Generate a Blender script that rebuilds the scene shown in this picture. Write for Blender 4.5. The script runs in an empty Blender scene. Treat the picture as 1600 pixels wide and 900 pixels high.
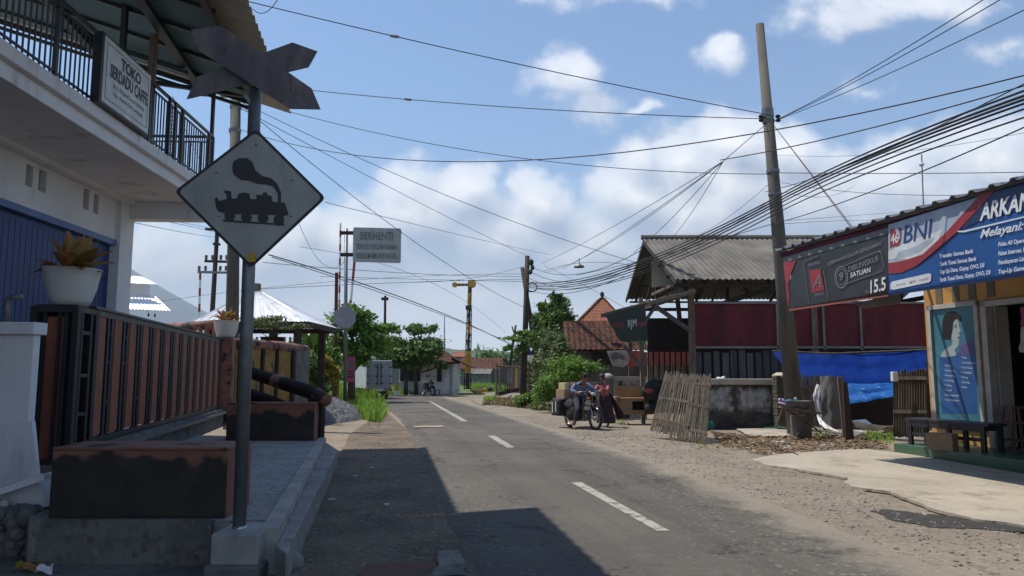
import bpy, bmesh, math, random
import numpy as np
from mathutils import Vector, Matrix, noise
R = math.radians
random.seed(7)
scene = bpy.context.scene
col = scene.collection

# ---------------------------------------------------------------- camera
FPX, HOR, EYE = 1155.0, 580.0, 1.6
PITCH = math.atan((HOR - 450) / FPX)
cam_d = bpy.data.cameras.new('camera'); cam = bpy.data.objects.new('camera', cam_d); col.objects.link(cam)
cam.location = (0, 0, EYE); cam.rotation_euler = (R(90) + PITCH, 0, 0)
cam_d.sensor_width = 36; cam_d.lens = FPX / 1600 * 36; cam_d.clip_start = 0.05; cam_d.clip_end = 30000
scene.camera = cam
CP, SP = math.cos(PITCH), math.sin(PITCH)
def ray(px, py):
    a, b = (px - 800) / FPX, (450 - py) / FPX
    return Vector((a, CP - b * SP, SP + b * CP))
def F(px, py, D):
    d = ray(px, py); return Vector((0, 0, EYE)) + d * (D / d.y)
def G(px, py, z=0.0):
    d = ray(px, py); return Vector((0, 0, EYE)) + d * ((z - EYE) / d.z)
def RP(px, py, P0, n):
    d = ray(px, py); o = Vector((0, 0, EYE)); return o + d * ((P0 - o).dot(n) / d.dot(n))
def proj(p):
    q = p - Vector((0, 0, EYE)); dc = q.y * CP + q.z * SP
    return 800 + FPX * q.x / dc, 450 - FPX * (-q.y * SP + q.z * CP) / dc

# ---------------------------------------------------------------- light
SUNV = Vector((0.45, -0.16, -1.0)).normalized()
w = bpy.data.worlds.new('World'); scene.world = w; w.use_nodes = True
nt = w.node_tree; N = nt.nodes; L = nt.links
for n_ in list(N): N.remove(n_)
out = N.new('ShaderNodeOutputWorld'); bg = N.new('ShaderNodeBackground'); L.new(bg.outputs[0], out.inputs[0])
SKY = 0.14
bg.inputs[1].default_value = SKY
sky = N.new('ShaderNodeTexSky'); sky.sky_type = 'NISHITA'; sky.sun_disc = False
sky.sun_elevation = math.asin(-SUNV.z); sky.sun_rotation = math.atan2(-SUNV.x, -SUNV.y)
sky.air_density = 1.0; sky.dust_density = 0.6; sky.ozone_density = 1.5
sun_d = bpy.data.lights.new('sun', 'SUN'); sun_d.energy = 4.5; sun_d.angle = R(0.5); sun_d.color = (1.0, 0.93, 0.82)
sun = bpy.data.objects.new('sun', sun_d); col.objects.link(sun)
sun.rotation_euler = SUNV.to_track_quat('-Z', 'Y').to_euler(); sun.location = (-20, 5, 40)
scene.view_settings.view_transform = 'Standard'; scene.view_settings.look = 'None'
scene.view_settings.exposure = 0.25; scene.view_settings.gamma = 1.0; scene.view_settings.use_curve_mapping = False
scene.cycles.volume_bounces = 0

def UV(px, py):
    d = ray(px, py); return d.x / d.y, d.z / d.y
def mth(nt, op, a, b=None, c=None, clamp=False):
    n = nt.nodes.new('ShaderNodeMath'); n.operation = op; n.use_clamp = clamp
    for i, v in enumerate((a, b, c)):
        if v is None: continue
        if isinstance(v, (int, float)): n.inputs[i].default_value = v
        else: nt.links.new(v, n.inputs[i])
    return n.outputs[0]
def vmth(nt, op, a, b=None, scale=None):
    n = nt.nodes.new('ShaderNodeVectorMath'); n.operation = op
    for i, v in enumerate((a, b)):
        if v is None: continue
        if isinstance(v, (tuple, list)): n.inputs[i].default_value = v
        else: nt.links.new(v, n.inputs[i])
    if scale is not None:
        if isinstance(scale, (int, float)): n.inputs[3].default_value = scale
        else: nt.links.new(scale, n.inputs[3])
    return n.outputs['Value'] if op in ('LENGTH', 'DOT_PRODUCT') else n.outputs[0]
def noi(nt, vec, scale, detail=5, rough=0.55, dist=0.0, color=False):
    n = nt.nodes.new('ShaderNodeTexNoise'); n.inputs['Scale'].default_value = scale; n.inputs['Detail'].default_value = detail
    n.inputs['Roughness'].default_value = rough; n.inputs['Distortion'].default_value = dist
    if vec is not None: nt.links.new(vec, n.inputs['Vector'])
    return n.outputs['Color'] if color else n.outputs['Fac']
def maprange(nt, v, a, b, c=0.0, d=1.0, smooth=True):
    n = nt.nodes.new('ShaderNodeMapRange'); n.interpolation_type = 'SMOOTHSTEP' if smooth else 'LINEAR'
    nt.links.new(v, n.inputs[0])
    for i, x in enumerate((a, b, c, d)): n.inputs[i + 1].default_value = x
    return n.outputs[0]
def mixc(nt, f, a, b, mode='MIX'):
    n = nt.nodes.new('ShaderNodeMix'); n.data_type = 'RGBA'; n.blend_type = mode
    if isinstance(f, (int, float)): n.inputs[0].default_value = f
    else: nt.links.new(f, n.inputs[0])
    for i, v in ((6, a), (7, b)):
        if isinstance(v, (tuple, list)): n.inputs[i].default_value = tuple(v) + (1,) if len(v) == 3 else v
        else: nt.links.new(v, n.inputs[i])
    return n.outputs[2]

# cumulus: soft ellipses in the (x/y, z/y) plane of the sky direction, broken up by noise
CL = [  # px, py, rx, ry, weight
 (240, 430, 150, 95, 1.0), (430, 400, 140, 90, 1.0), (640, 330, 95, 85, 1.0), (720, 300, 60, 50, 1.0), (560, 380, 120, 80, 1.0), (480, 340, 60, 45, .8),
 (840, 320, 60, 60, 1.0), (780, 370, 130, 70, 1.0), (900, 400, 130, 80, 1.0), (1000, 300, 75, 75, 1.0), (1060, 250, 70, 65, 1.0), (1000, 235, 45, 40, .9),
 (1140, 225, 90, 65, 1.0), (1215, 235, 75, 50, 1.0), (1120, 330, 200, 130, 1.1), (1300, 310, 150, 90, 1.0), (1420, 280, 120, 75, 1.0), (1540, 250, 120, 75, 1.0),
 (1500, 350, 260, 110, 1.0), (890, 125, 75, 52, .62), (930, 160, 60, 38, .5), (1010, 168, 28, 14, .45), (1115, 70, 48, 30, .62), (1340, 15, 130, 52, .58),
 (1480, 10, 120, 40, .45), (1560, 85, 60, 25, .3), (930, -10, 150, 25, .3), (650, 480, 700, 90, 1.0), (1500, 480, 700, 120, 1.0), (1360, 140, 50, 20, .22), (-300, 420, 500, 140, .9), (1800, 150, 160, 120, .6)]
grp = bpy.data.node_groups.new('cloud_field', 'ShaderNodeTree')
grp.interface.new_socket('P', in_out='INPUT', socket_type='NodeSocketVector')
grp.interface.new_socket('D', in_out='OUTPUT', socket_type='NodeSocketFloat')
gi = grp.nodes.new('NodeGroupInput'); go = grp.nodes.new('NodeGroupOutput')
pin = gi.outputs[0]
wob = vmth(grp, 'SCALE', vmth(grp, 'SUBTRACT', noi(grp, pin, 9.0, 3, 0.5, color=True), (0.5, 0.5, 0.5)), scale=0.085)
pp = vmth(grp, 'ADD', pin, wob)
acc = None
for (cx, cy, rx, ry, wt) in CL:
    u, v = UV(cx, cy)
    q = vmth(grp, 'MULTIPLY', vmth(grp, 'SUBTRACT', pp, (u, v, 0)), (FPX / rx, FPX / ry, 0))
    m = mth(grp, 'MULTIPLY', mth(grp, 'SUBTRACT', 1.25, vmth(grp, 'LENGTH', q)), wt)
    acc = m if acc is None else mth(grp, 'SMOOTH_MAX', acc, m, 0.12)
n1 = noi(grp, pin, 12.0, 12, 0.62)
n0 = noi(grp, pin, 5.0, 3, 0.5)
dens = mth(grp, 'ADD', acc, mth(grp, 'MULTIPLY', mth(grp, 'SUBTRACT', n1, 0.52), 1.25))
dens = mth(grp, 'ADD', dens, mth(grp, 'MULTIPLY', mth(grp, 'SUBTRACT', n0, 0.5), 0.6))
grp.links.new(dens, go.inputs[0])
tc = N.new('ShaderNodeTexCoord')
sep = N.new('ShaderNodeSeparateXYZ'); L.new(tc.outputs['Generated'], sep.inputs[0])
yy = mth(nt, 'MAXIMUM', mth(nt, 'ABSOLUTE', sep.outputs[1]), 0.08)
cmb = N.new('ShaderNodeCombineXYZ')
L.new(mth(nt, 'DIVIDE', sep.outputs[0], yy), cmb.inputs[0]); L.new(mth(nt, 'DIVIDE', sep.outputs[2], yy), cmb.inputs[1])
def field(v):
    g = N.new('ShaderNodeGroup'); g.node_tree = grp; L.new(v, g.inputs[0]); return g.outputs[0]
d0 = field(cmb.outputs[0])
d1 = field(vmth(nt, 'ADD', cmb.outputs[0], (-0.022, 0.040, 0)))
mask = mth(nt, 'MULTIPLY', maprange(nt, d0, 0.0, 0.46), maprange(nt, d0, 0.0, 1.1, 0.50, 1.0, False))
lit = mth(nt, 'ADD', 0.16, mth(nt, 'MULTIPLY', mth(nt, 'SUBTRACT', d0, d1), 0.95))
lit = mth(nt, 'ADD', lit, mth(nt, 'MULTIPLY', maprange(nt, d0, 0.1, 1.1, 1, 0), 0.34))
lit = mth(nt, 'ADD', lit, mth(nt, 'MULTIPLY', mth(nt, 'SUBTRACT', maprange(nt, cmb_v := sep.outputs[2], 0.02, 0.30), 0.5), 0.40))
lit = mth(nt, 'MINIMUM', mth(nt, 'MAXIMUM', lit, 0.0), 1.0)
ccol = mixc(nt, lit, (3.0, 3.3, 4.1), (8.2, 8.1, 8.1))
hz = maprange(nt, sep.outputs[2], 0.0, 0.17)
ccol = mixc(nt, hz, (8.2, 8.6, 9.6), ccol)
skc = mixc(nt, 1.0, sky.outputs[0], (0.80, 0.94, 1.03), 'MULTIPLY')
fin = mixc(nt, mth(nt, 'MULTIPLY', mask, 0.94), skc, ccol)
L.new(fin, bg.inputs[0])

# ---------------------------------------------------------------- materials
def mat(name, c1, c2=None, scale=3.0, rough=0.8, bump=0.0, bscale=30.0, metal=0.0, c3=None, s3=1.0, t3=(0.55, 0.65), spec=0.5, island=0.0, stretch=None, detail=6, trans=0.0, alpha=None):
    m = bpy.data.materials.new(name); m.use_nodes = True; t = m.node_tree
    b = t.nodes['Principled BSDF']
    tcn = t.nodes.new('ShaderNodeTexCoord'); v = tcn.outputs['Object']
    if stretch:
        v = vmth(t, 'MULTIPLY', v, stretch)
    c2 = c2 or tuple(x * 0.75 for x in c1)
    c = mixc(t, maprange(t, noi(t, v, scale, detail), 0.3, 0.7), c1, c2)
    if c3: c = mixc(t, maprange(t, noi(t, v, s3, 8, 0.65), t3[0], t3[1]), c, c3)
    if island:
        g = t.nodes.new('ShaderNodeNewGeometry')
        k = maprange(t, g.outputs['Random Per Island'], 0, 1, 1 - island, 1 + island, False)
        c = vmth(t, 'SCALE', c, scale=k)
    t.links.new(c, b.inputs['Base Color'])
    b.inputs['Roughness'].default_value = rough; b.inputs['Metallic'].default_value = metal
    b.inputs['Specular IOR Level'].default_value = spec
    if bump:
        bn = t.nodes.new('ShaderNodeBump'); bn.inputs['Strength'].default_value = bump; bn.inputs['Distance'].default_value = 0.02
        t.links.new(noi(t, v, bscale, 6, 0.6), bn.inputs['Height']); t.links.new(bn.outputs[0], b.inputs['Normal'])
    if trans:
        tr = t.nodes.new('ShaderNodeBsdfTranslucent'); t.links.new(c, tr.inputs[0])
        mx = t.nodes.new('ShaderNodeMixShader'); mx.inputs[0].default_value = trans
        t.links.new(b.outputs[0], mx.inputs[1]); t.links.new(tr.outputs[0], mx.inputs[2])
        t.links.new(mx.outputs[0], t.nodes['Material Output'].inputs[0])
    return m
M = {}
M['white'] = mat('white_plaster', (.74, .74, .75), (.65, .65, .67), 1.2, .8, .15, 40, c3=(.36, .35, .34), s3=1.6, t3=(.52, .78), stretch=(1, 1, .35))
M['whitedirty'] = mat('dirty_white_plaster', (.6, .6, .6), (.48, .48, .48), 1.2, .85, .2, 40, c3=(.2, .19, .18), s3=2, t3=(.6, .72))
M['blue'] = mat('blue_paint', (.010, .042, .165), (.008, .035, .135), 1.4, .5, c3=(.02, .06, .17), s3=3, t3=(.55, .7))
M['bluesill'] = mat('pale_blue_paint', (.10, .17, .38), None, 3, .5)
M['black'] = mat('black_paint', (.018, .019, .024), (.028, .028, .032), 6, .45)
M['darkbox'] = mat('sooty_paint', (.022, .018, .016), (.035, .027, .024), 3, .85, .3, 30, spec=.12)
M['terra'] = mat('terracotta_paint', (.30, .098, .055), (.235, .072, .042), 4, .7, .15, 40)
M['terra2'] = mat('worn_terracotta_paint', (.20, .085, .06), (.26, .125, .09), 5, .8, .3, 40, c3=(.03, .025, .022), s3=2.2, t3=(.52, .56))
M['conc'] = mat('concrete', (.40, .385, .36), (.29, .28, .265), 2.5, .9, .4, 60, c3=(.13, .125, .115), s3=3, t3=(.58, .75))
M['concdark'] = mat('mossy_concrete', (.17, .165, .155), (.09, .09, .08), 3, .92, .5, 40, c3=(.28, .27, .25), s3=4, t3=(.6, .7))
M['pole'] = mat('pole_concrete', (.145, .132, .112), (.095, .088, .076), 5, .9, .4, 50, stretch=(1, 1, .25))
M['galv'] = mat('galvanised_steel', (.22, .23, .24), (.16, .17, .18), 8, .5, .1, 40, metal=.6)
M['greyalu'] = mat('weathered_sign_back', (.165, .150, .160), (.095, .085, .098), 2.2, .5, .15, 30, metal=.2, c3=(.23, .19, .185), s3=2.5, t3=(.5, .7), stretch=(2.5, 1, .7))
M['signw'] = mat('faded_sign_white', (.38, .40, .385), (.29, .31, .30), 2.5, .5, c3=(.22, .24, .235), s3=3, t3=(.5, .78), stretch=(1.6, 1, .6))
M['paint_y'] = mat('yellow_paint', (.55, .33, .02), (.42, .24, .02), 5, .6, c3=(.1, .06, .02), s3=8, t3=(.6, .7))
M['paint_o'] = mat('orange_paint', (.60, .20, .02), None, 5, .6)
M['red'] = mat('red_paint', (.38, .04, .035), None, 5, .6)
M['maroon'] = mat('maroon_panel', (.165, .034, .040), (.115, .024, .032), 1.6, .75, .2, 12, c3=(.075, .022, .028), s3=1.2, t3=(.48, .68), spec=.2, stretch=(1.6, 1, .45))
M['wood'] = mat('weathered_wood', (.20, .155, .115), (.11, .083, .062), 6, .9, .4, 40, stretch=(3, 3, .4), island=.3)
M['woodgrey'] = mat('grey_wood', (.115, .112, .112), (.07, .068, .07), 5, .9, .4, 40, stretch=(3, 3, .4), island=.25)
M['wooddark'] = mat('dark_wood', (.055, .04, .032), (.03, .024, .02), 5, .85, .3, 40)
M['bamboo'] = mat('bamboo', (.12, .093, .063), (.06, .048, .035), 6, .8, .3, 50, stretch=(2, 2, .3), island=.35)
M['ply'] = mat('brown_plywood', (.30, .19, .09), (.22, .13, .06), 3, .6)
M['asb'] = mat('asbestos_roof', (.165, .152, .132), (.10, .092, .08), 1.1, .9, .3, 30, c3=(.075, .065, .055), s3=.9, t3=(.48, .68), stretch=(1, .35, 1))
M['asbu'] = mat('roof_sheet_beige', (.48, .45, .38), (.40, .37, .31), 2, .8)
M['teal'] = mat('teal_ceiling_sheet', (.07, .13, .14), (.055, .10, .11), 1, .7)
M['tin'] = mat('white_tin_roof', (.78, .79, .82), (.70, .71, .74), 2, .35, metal=.1, c3=(.6, .6, .6), s3=2)
M['shoproof'] = mat('grey_shop_roof', (.22, .23, .25), (.14, .14, .15), 3, .5, metal=.3)
M['tile'] = mat('old_clay_tiles', (.125, .050, .032), (.065, .032, .024), 4.5, .95, .3, 20, c3=(.04, .026, .02), s3=3, t3=(.48, .6), detail=9, spec=.2)
M['tileo'] = mat('orange_clay_tiles', (.26, .088, .042), (.17, .058, .03), 5, .85, .3, 20)
M['ochre'] = mat('ochre_wall_paint', (.50, .27, .08), (.45, .24, .07), 1.5, .8, .15, 40, c3=(.34, .18, .07), s3=1.5, t3=(.6, .8))
M['yellow'] = mat('yellow_wall_paint', (.30, .18, .04), (.20, .125, .035), 3, .85, .2, 30, c3=(.07, .05, .035), s3=2, t3=(.5, .62))
M['frame'] = mat('grey_white_frame', (.45, .44, .42), None, 4, .7)
M['green'] = mat('green_terrace_tile', (.06, .13, .075), (.045, .10, .06), 2, .35)
M['dark'] = mat('painted_room_shade', (.012, .012, .013), None, 2, .9)  # near-black colour standing in for the shade of the room
M['glass'] = mat('dark_glass', (.02, .026, .03), None, 2, .12)
M['leaf'] = mat('leaf_green', (.17, .30, .04), (.10, .20, .028), 1.2, .6, island=.45, trans=.35)
M['leafd'] = mat('leaf_dark_green', (.11, .20, .035), (.065, .13, .025), 1.0, .6, island=.45, trans=.3)
M['leafo'] = mat('leaf_olive', (.16, .20, .07), (.10, .14, .05), 1.2, .65, island=.45, trans=.3)
M['leafy'] = mat('leaf_yellow', (.38, .30, .03), (.25, .22, .03), 1.2, .6, island=.45, trans=.3)
M['grass'] = mat('grass_green', (.24, .40, .045), (.17, .30, .04), .8, .7, island=.4, trans=.3)
M['drygrass'] = mat('dry_grass', (.30, .23, .11), (.2, .16, .08), 1, .8, island=.3)
M['litter'] = mat('dead_leaves', (.26, .17, .09), (.16, .10, .055), 2, .85, island=.5)
M['bark'] = mat('bark', (.10, .075, .055), (.06, .047, .036), 5, .95, .5, 30)
M['stone'] = mat('stone_grey', (.22, .21, .205), (.13, .125, .12), 3, .9, .3, 40, island=.35)
M['stonel'] = mat('pebble_pale', (.25, .235, .21), (.15, .14, .125), 3, .9, .3, 40, island=.4)
M['cable'] = mat('cable_black', (.012, .012, .013), None, 4, .7)
M['cablered'] = mat('cable_brown', (.10, .03, .025), None, 4, .7)
M['insul'] = mat('brown_insulator', (.16, .10, .07), None, 5, .4)
M['pot'] = mat('white_pot_plastic', (.60, .60, .58), (.55, .55, .53), 4, .5)
M['croton'] = mat('croton_leaf', (.42, .13, .06), (.34, .30, .09), 9, .5, island=.4, trans=.25)
M['cbox'] = mat('cardboard', (.36, .24, .14), (.30, .20, .12), 4, .85)
M['cboxy'] = mat('yellow_cardboard', (.52, .46, .25), (.45, .4, .22), 4, .85)
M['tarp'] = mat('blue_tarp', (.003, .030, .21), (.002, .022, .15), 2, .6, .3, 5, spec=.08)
M['tarplit'] = mat('sunlit_creased_tarp', (.008, .075, .33), (.03, .15, .42), 5, .5, .5, 12, spec=.1, stretch=(1, 1, 4), c3=(.45, .6, .75), s3=7, t3=(.6, .72))  # brighter copy of the tarp colour for its sunlit part, pale creases painted in
M['sheet'] = mat('white_plastic_sheet', (.72, .72, .72), (.6, .6, .6), 3, .5)
M['sack'] = mat('grey_sacking', (.16, .155, .145), (.12, .115, .11), 6, .9, .3, 40)
M['rubber'] = mat('black_rubber', (.02, .02, .02), None, 5, .8)
M['chrome'] = mat('chrome', (.55, .55, .55), None, 5, .25, metal=.9)
M['silver'] = mat('silver_fairing', (.40, .42, .45), None, 5, .3, metal=.4)
M['bikeblack'] = mat('glossy_black_fairing', (.015, .016, .02), None, 5, .2)
M['skin'] = mat('skin', (.24, .12, .075), (.21, .10, .065), 8, .55)
M['hair'] = mat('hair_black', (.012, .010, .010), None, 20, .6)
M['shirtb'] = mat('pale_blue_shirt', (.17, .23, .38), (.10, .14, .26), 6, .85, .3, 12)
M['trous'] = mat('dark_slate_trousers', (.035, .038, .06), None, 6, .85, .3, 12)
M['pink'] = mat('coral_red_shirt', (.55, .13, .13), (.42, .09, .10), 9, .85, .3, 12)
M['maroonc'] = mat('dark_patterned_cloth', (.06, .025, .035), (.02, .015, .02), 9, .85, .3, 12)
M['bunnerk'] = mat('charcoal_banner', (.020, .021, .024), (.034, .034, .037), 2, .45)
M['banblue'] = mat('blue_banner', (.012, .08, .27), (.010, .06, .22), 1.5, .4)
M['bandark'] = mat('dark_blue_banner', (.014, .03, .10), None, 1.5, .4)
M['banred'] = mat('red_banner_stripe', (.32, .03, .04), None, 3, .45)
M['bangrey'] = mat('pale_grey_banner', (.40, .45, .52), (.30, .35, .42), 3, .45)
M['banwhite'] = mat('white_banner', (.66, .68, .70), None, 3, .45)
M['txtw'] = mat('white_lettering', (.66, .68, .70), (.6, .62, .64), 3, .5)
M['txtg'] = mat('grey_lettering', (.20, .20, .21), None, 3, .5)
M['txtd'] = mat('dark_lettering', (.05, .05, .055), None, 3, .5)
M['txtf'] = mat('faded_lettering', (.12, .12, .11), (.20, .205, .195), 12, .6)
M['txtblue'] = mat('navy_lettering', (.02, .05, .20), None, 3, .5)
M['postblue'] = mat('poster_blue', (.03, .10, .28), (.02, .07, .22), 1, .4)
M['postteal'] = mat('poster_teal', (.06, .20, .26), (.04, .14, .2), 1, .4)
M['postface'] = mat('poster_pale_grey', (.34, .40, .42), (.28, .34, .36), 3, .4)
M['postpurple'] = mat('poster_purple', (.10, .08, .22), None, 3, .4)
M['bangreen'] = mat('dark_green_banner', (.018, .032, .024), (.016, .022, .022), 2, .5)
M['postpink'] = mat('pink_poster', (.55, .10, .20), (.45, .08, .16), 4, .5)
M['banpink'] = mat('salmon_banner', (.55, .20, .17), (.48, .17, .15), 2, .5, trans=.5)
M['mosswall'] = mat('blackened_plaster', (.050, .047, .043), (.085, .08, .072), 3, .9, .3, 30, c3=(.30, .31, .32), s3=1.6, t3=(.56, .62))
M['lime'] = mat('limewashed_plaster', (.44, .45, .46), (.36, .37, .38), 3, .9, .2, 30, c3=(.06, .055, .05), s3=2.2, t3=(.54, .60))
M['brickm'] = mat('mossy_brick', (.10, .085, .065), (.06, .06, .04), 5, .95, .5, 30)
M['dblueroof'] = mat('dark_blue_roof', (.03, .04, .065), None, 3, .6)
M['graywall'] = mat('grey_wall', (.24, .23, .22), (.18, .17, .165), 2, .9, .2, 20)
M['truck'] = mat('truck_white_panel', (.50, .54, .56), (.42, .46, .48), 2, .45, c3=(.26, .25, .23), s3=2.5, t3=(.55, .75))
M['truckg'] = mat('truck_door_grey', (.34, .36, .39), (.26, .28, .31), 2.5, .5, c3=(.14, .13, .12), s3=3, t3=(.55, .72))
M['lamp'] = mat('clear_lamp_glass', (.6, .6, .58), None, 3, .2)
M['purple'] = mat('lilac_cloth', (.40, .32, .50), None, 6, .8)
M['bucket'] = mat('grey_plastic', (.14, .14, .145), None, 6, .6)
M['teeth'] = mat('warm_white', (.5, .46, .38), None, 6, .6)

def ground_mat(name, cols, s1=.5, s2=6, bump=.6, far=None, cell=13):
    m = bpy.data.materials.new(name); m.use_nodes = True; t = m.node_tree; b = t.nodes['Principled BSDF']
    g = t.nodes.new('ShaderNodeNewGeometry'); v = g.outputs['Position']
    c = mixc(t, maprange(t, noi(t, v, s1, 6, .65), .38, .62), cols[0], cols[1])
    c = mixc(t, maprange(t, noi(t, v, s2, 8, .75), .50, .66), c, cols[2])
    for cs, st in ((cell, .55), (cell * 2.3, .6)):
        vo = t.nodes.new('ShaderNodeTexVoronoi'); vo.inputs['Scale'].default_value = cs; t.links.new(v, vo.inputs['Vector'])
        sp = t.nodes.new('ShaderNodeSeparateColor'); t.links.new(vo.outputs['Color'], sp.inputs[0])
        k = mth(t, 'MULTIPLY', maprange(t, vo.outputs['Distance'], .22, .42, 1, 0), st)
        c = mixc(t, mth(t, 'MULTIPLY', k, maprange(t, sp.outputs[0], .62, .75)), c, cols[3])
        c = mixc(t, mth(t, 'MULTIPLY', k, maprange(t, sp.outputs[1], .66, .8)), c, cols[4])
    c = mixc(t, mth(t, 'MULTIPLY', maprange(t, noi(t, v, 14, 8, .8), .52, .66), .6), c, cols[4])
    if far:
        ln = vmth(t, 'LENGTH', v)
        k = maprange(t, mth(t, 'ADD', ln, mth(t, 'MULTIPLY', noi(t, v, .15, 4), 30)), 55, 85)
        gr = mixc(t, maprange(t, noi(t, v, .05, 6), .4, .6), far[0], far[1])
        c = mixc(t, k, c, gr)
    t.links.new(c, b.inputs['Base Color']); b.inputs['Roughness'].default_value = .95; b.inputs['Specular IOR Level'].default_value = .2
    bn = t.nodes.new('ShaderNodeBump'); bn.inputs['Strength'].default_value = bump; bn.inputs['Distance'].default_value = .05
    h = mth(t, 'ADD', noi(t, v, 11, 8, .75), mth(t, 'MULTIPLY', noi(t, v, 2.5, 4, .6), 1.5))
    t.links.new(h, bn.inputs['Height']); t.links.new(bn.outputs[0], b.inputs['Normal'])
    return m
DIRT = ((.30, .25, .19), (.24, .20, .155), (.15, .115, .08), (.38, .33, .27), (.10, .08, .06))
M['ground'] = ground_mat('dirt_ground', DIRT, far=((.07, .13, .03), (.12, .15, .05)))
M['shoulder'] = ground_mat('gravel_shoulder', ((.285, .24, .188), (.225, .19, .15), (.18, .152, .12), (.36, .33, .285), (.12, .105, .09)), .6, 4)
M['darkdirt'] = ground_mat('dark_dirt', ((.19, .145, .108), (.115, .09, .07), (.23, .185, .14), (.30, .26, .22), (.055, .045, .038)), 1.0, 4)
M['pad'] = ground_mat('pale_concrete_pad', ((.42, .37, .30), (.34, .30, .245), (.26, .225, .18), (.44, .40, .33), (.29, .255, .205)), .7, 1.3, .15)
M['pebbleconc'] = ground_mat('washed_pebble_concrete', ((.42, .41, .39), (.34, .33, .315), (.2, .195, .19), (.50, .49, .47), (.07, .065, .06)), 1, 10, .8, cell=12)
M['plotconc'] = ground_mat('stained_concrete', ((.22, .21, .19), (.14, .135, .125), (.10, .093, .082), (.25, .24, .22), (.09, .08, .07)), 1.2, 3, .4, cell=9)
def road_mat():
    m = bpy.data.materials.new('asphalt'); m.use_nodes = True; t = m.node_tree; b = t.nodes['Principled BSDF']
    g = t.nodes.new('ShaderNodeNewGeometry'); v = g.outputs['Position']
    at = t.nodes.new('ShaderNodeAttribute'); at.attribute_name = 'edge'
    # the road's own axes: across and along, to stretch wear along the traffic
    rot = t.nodes.new('ShaderNodeVectorRotate'); rot.rotation_type = 'Z_AXIS'; rot.inputs['Angle'].default_value = -math.atan2(.2, 1); t.links.new(v, rot.inputs['Vector'])
    rv = rot.outputs[0]
    c = mixc(t, maprange(t, noi(t, v, .35, 5), .35, .65), (.100, .092, .082), (.130, .119, .104))
    c = mixc(t, mth(t, 'MULTIPLY', maprange(t, noi(t, vmth(t, 'MULTIPLY', rv, (1.6, .07, 1)), 1, 5, .6), .46, .66), .45), c, (.060, .055, .050))
    c = mixc(t, mth(t, 'MULTIPLY', maprange(t, noi(t, v, 14, 8, .85), .50, .64), .38), c, (.175, .160, .138))
    c = mixc(t, mth(t, 'MULTIPLY', maprange(t, noi(t, vmth(t, 'ADD', v, (9, 9, 9)), 17, 8, .85), .50, .64), .45), c, (.052, .048, .044))
    c = mixc(t, mth(t, 'MULTIPLY', maprange(t, noi(t, v, 2.2, 8, .75), .56, .70), .5), c, (.175, .150, .118))
    # fine cracks and a few darker repairs
    vo = t.nodes.new('ShaderNodeTexVoronoi'); vo.feature = 'DISTANCE_TO_EDGE'; vo.inputs['Scale'].default_value = .55
    t.links.new(vmth(t, 'ADD', v, vmth(t, 'SCALE', noi(t, v, 2.2, 6, .7, color=True), scale=1.1)), vo.inputs['Vector'])
    ck = mth(t, 'MULTIPLY', maprange(t, vo.outputs['Distance'], .006, .016, 1, 0), maprange(t, noi(t, v, .5, 3), .47, .56))
    c = mixc(t, mth(t, 'MULTIPLY', ck, .75), c, (.028, .026, .024))
    c = mixc(t, mth(t, 'MULTIPLY', maprange(t, noi(t, v, .9, 3, .5), .66, .69), .5), c, (.06, .055, .05))
    e = mth(t, 'ADD', at.outputs['Fac'], mth(t, 'MULTIPLY', mth(t, 'SUBTRACT', noi(t, v, 1.1, 10, .78), .5), 2.1))
    c = mixc(t, maprange(t, e, .1, .8, 1, 0), c, (.245, .212, .17))
    for cs in (12, 27):
        vo = t.nodes.new('ShaderNodeTexVoronoi'); vo.inputs['Scale'].default_value = cs; t.links.new(v, vo.inputs['Vector'])
        sp = t.nodes.new('ShaderNodeSeparateColor'); t.links.new(vo.outputs['Color'], sp.inputs[0])
        c = mixc(t, mth(t, 'MULTIPLY', mth(t, 'MULTIPLY', maprange(t, vo.outputs['Distance'], .2, .4, 1, 0), maprange(t, e, .4, 2.4, 1, 0)), mth(t, 'MULTIPLY', maprange(t, sp.outputs[0], .6, .75), .5)), c, (.33, .30, .25))
    t.links.new(c, b.inputs['Base Color']); b.inputs['Roughness'].default_value = .9; b.inputs['Specular IOR Level'].default_value = .2
    bn = t.nodes.new('ShaderNodeBump'); bn.inputs['Strength'].default_value = .6; bn.inputs['Distance'].default_value = .02
    t.links.new(noi(t, v, 22, 6, .8), bn.inputs['Height']); t.links.new(bn.outputs[0], b.inputs['Normal'])
    return m
M['road'] = road_mat()
M['mark'] = mat('road_paint', (.40, .37, .31), (.31, .29, .245), 8, .85, .3, 60, c3=(.13, .118, .10), s3=5, t3=(.50, .60))

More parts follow.
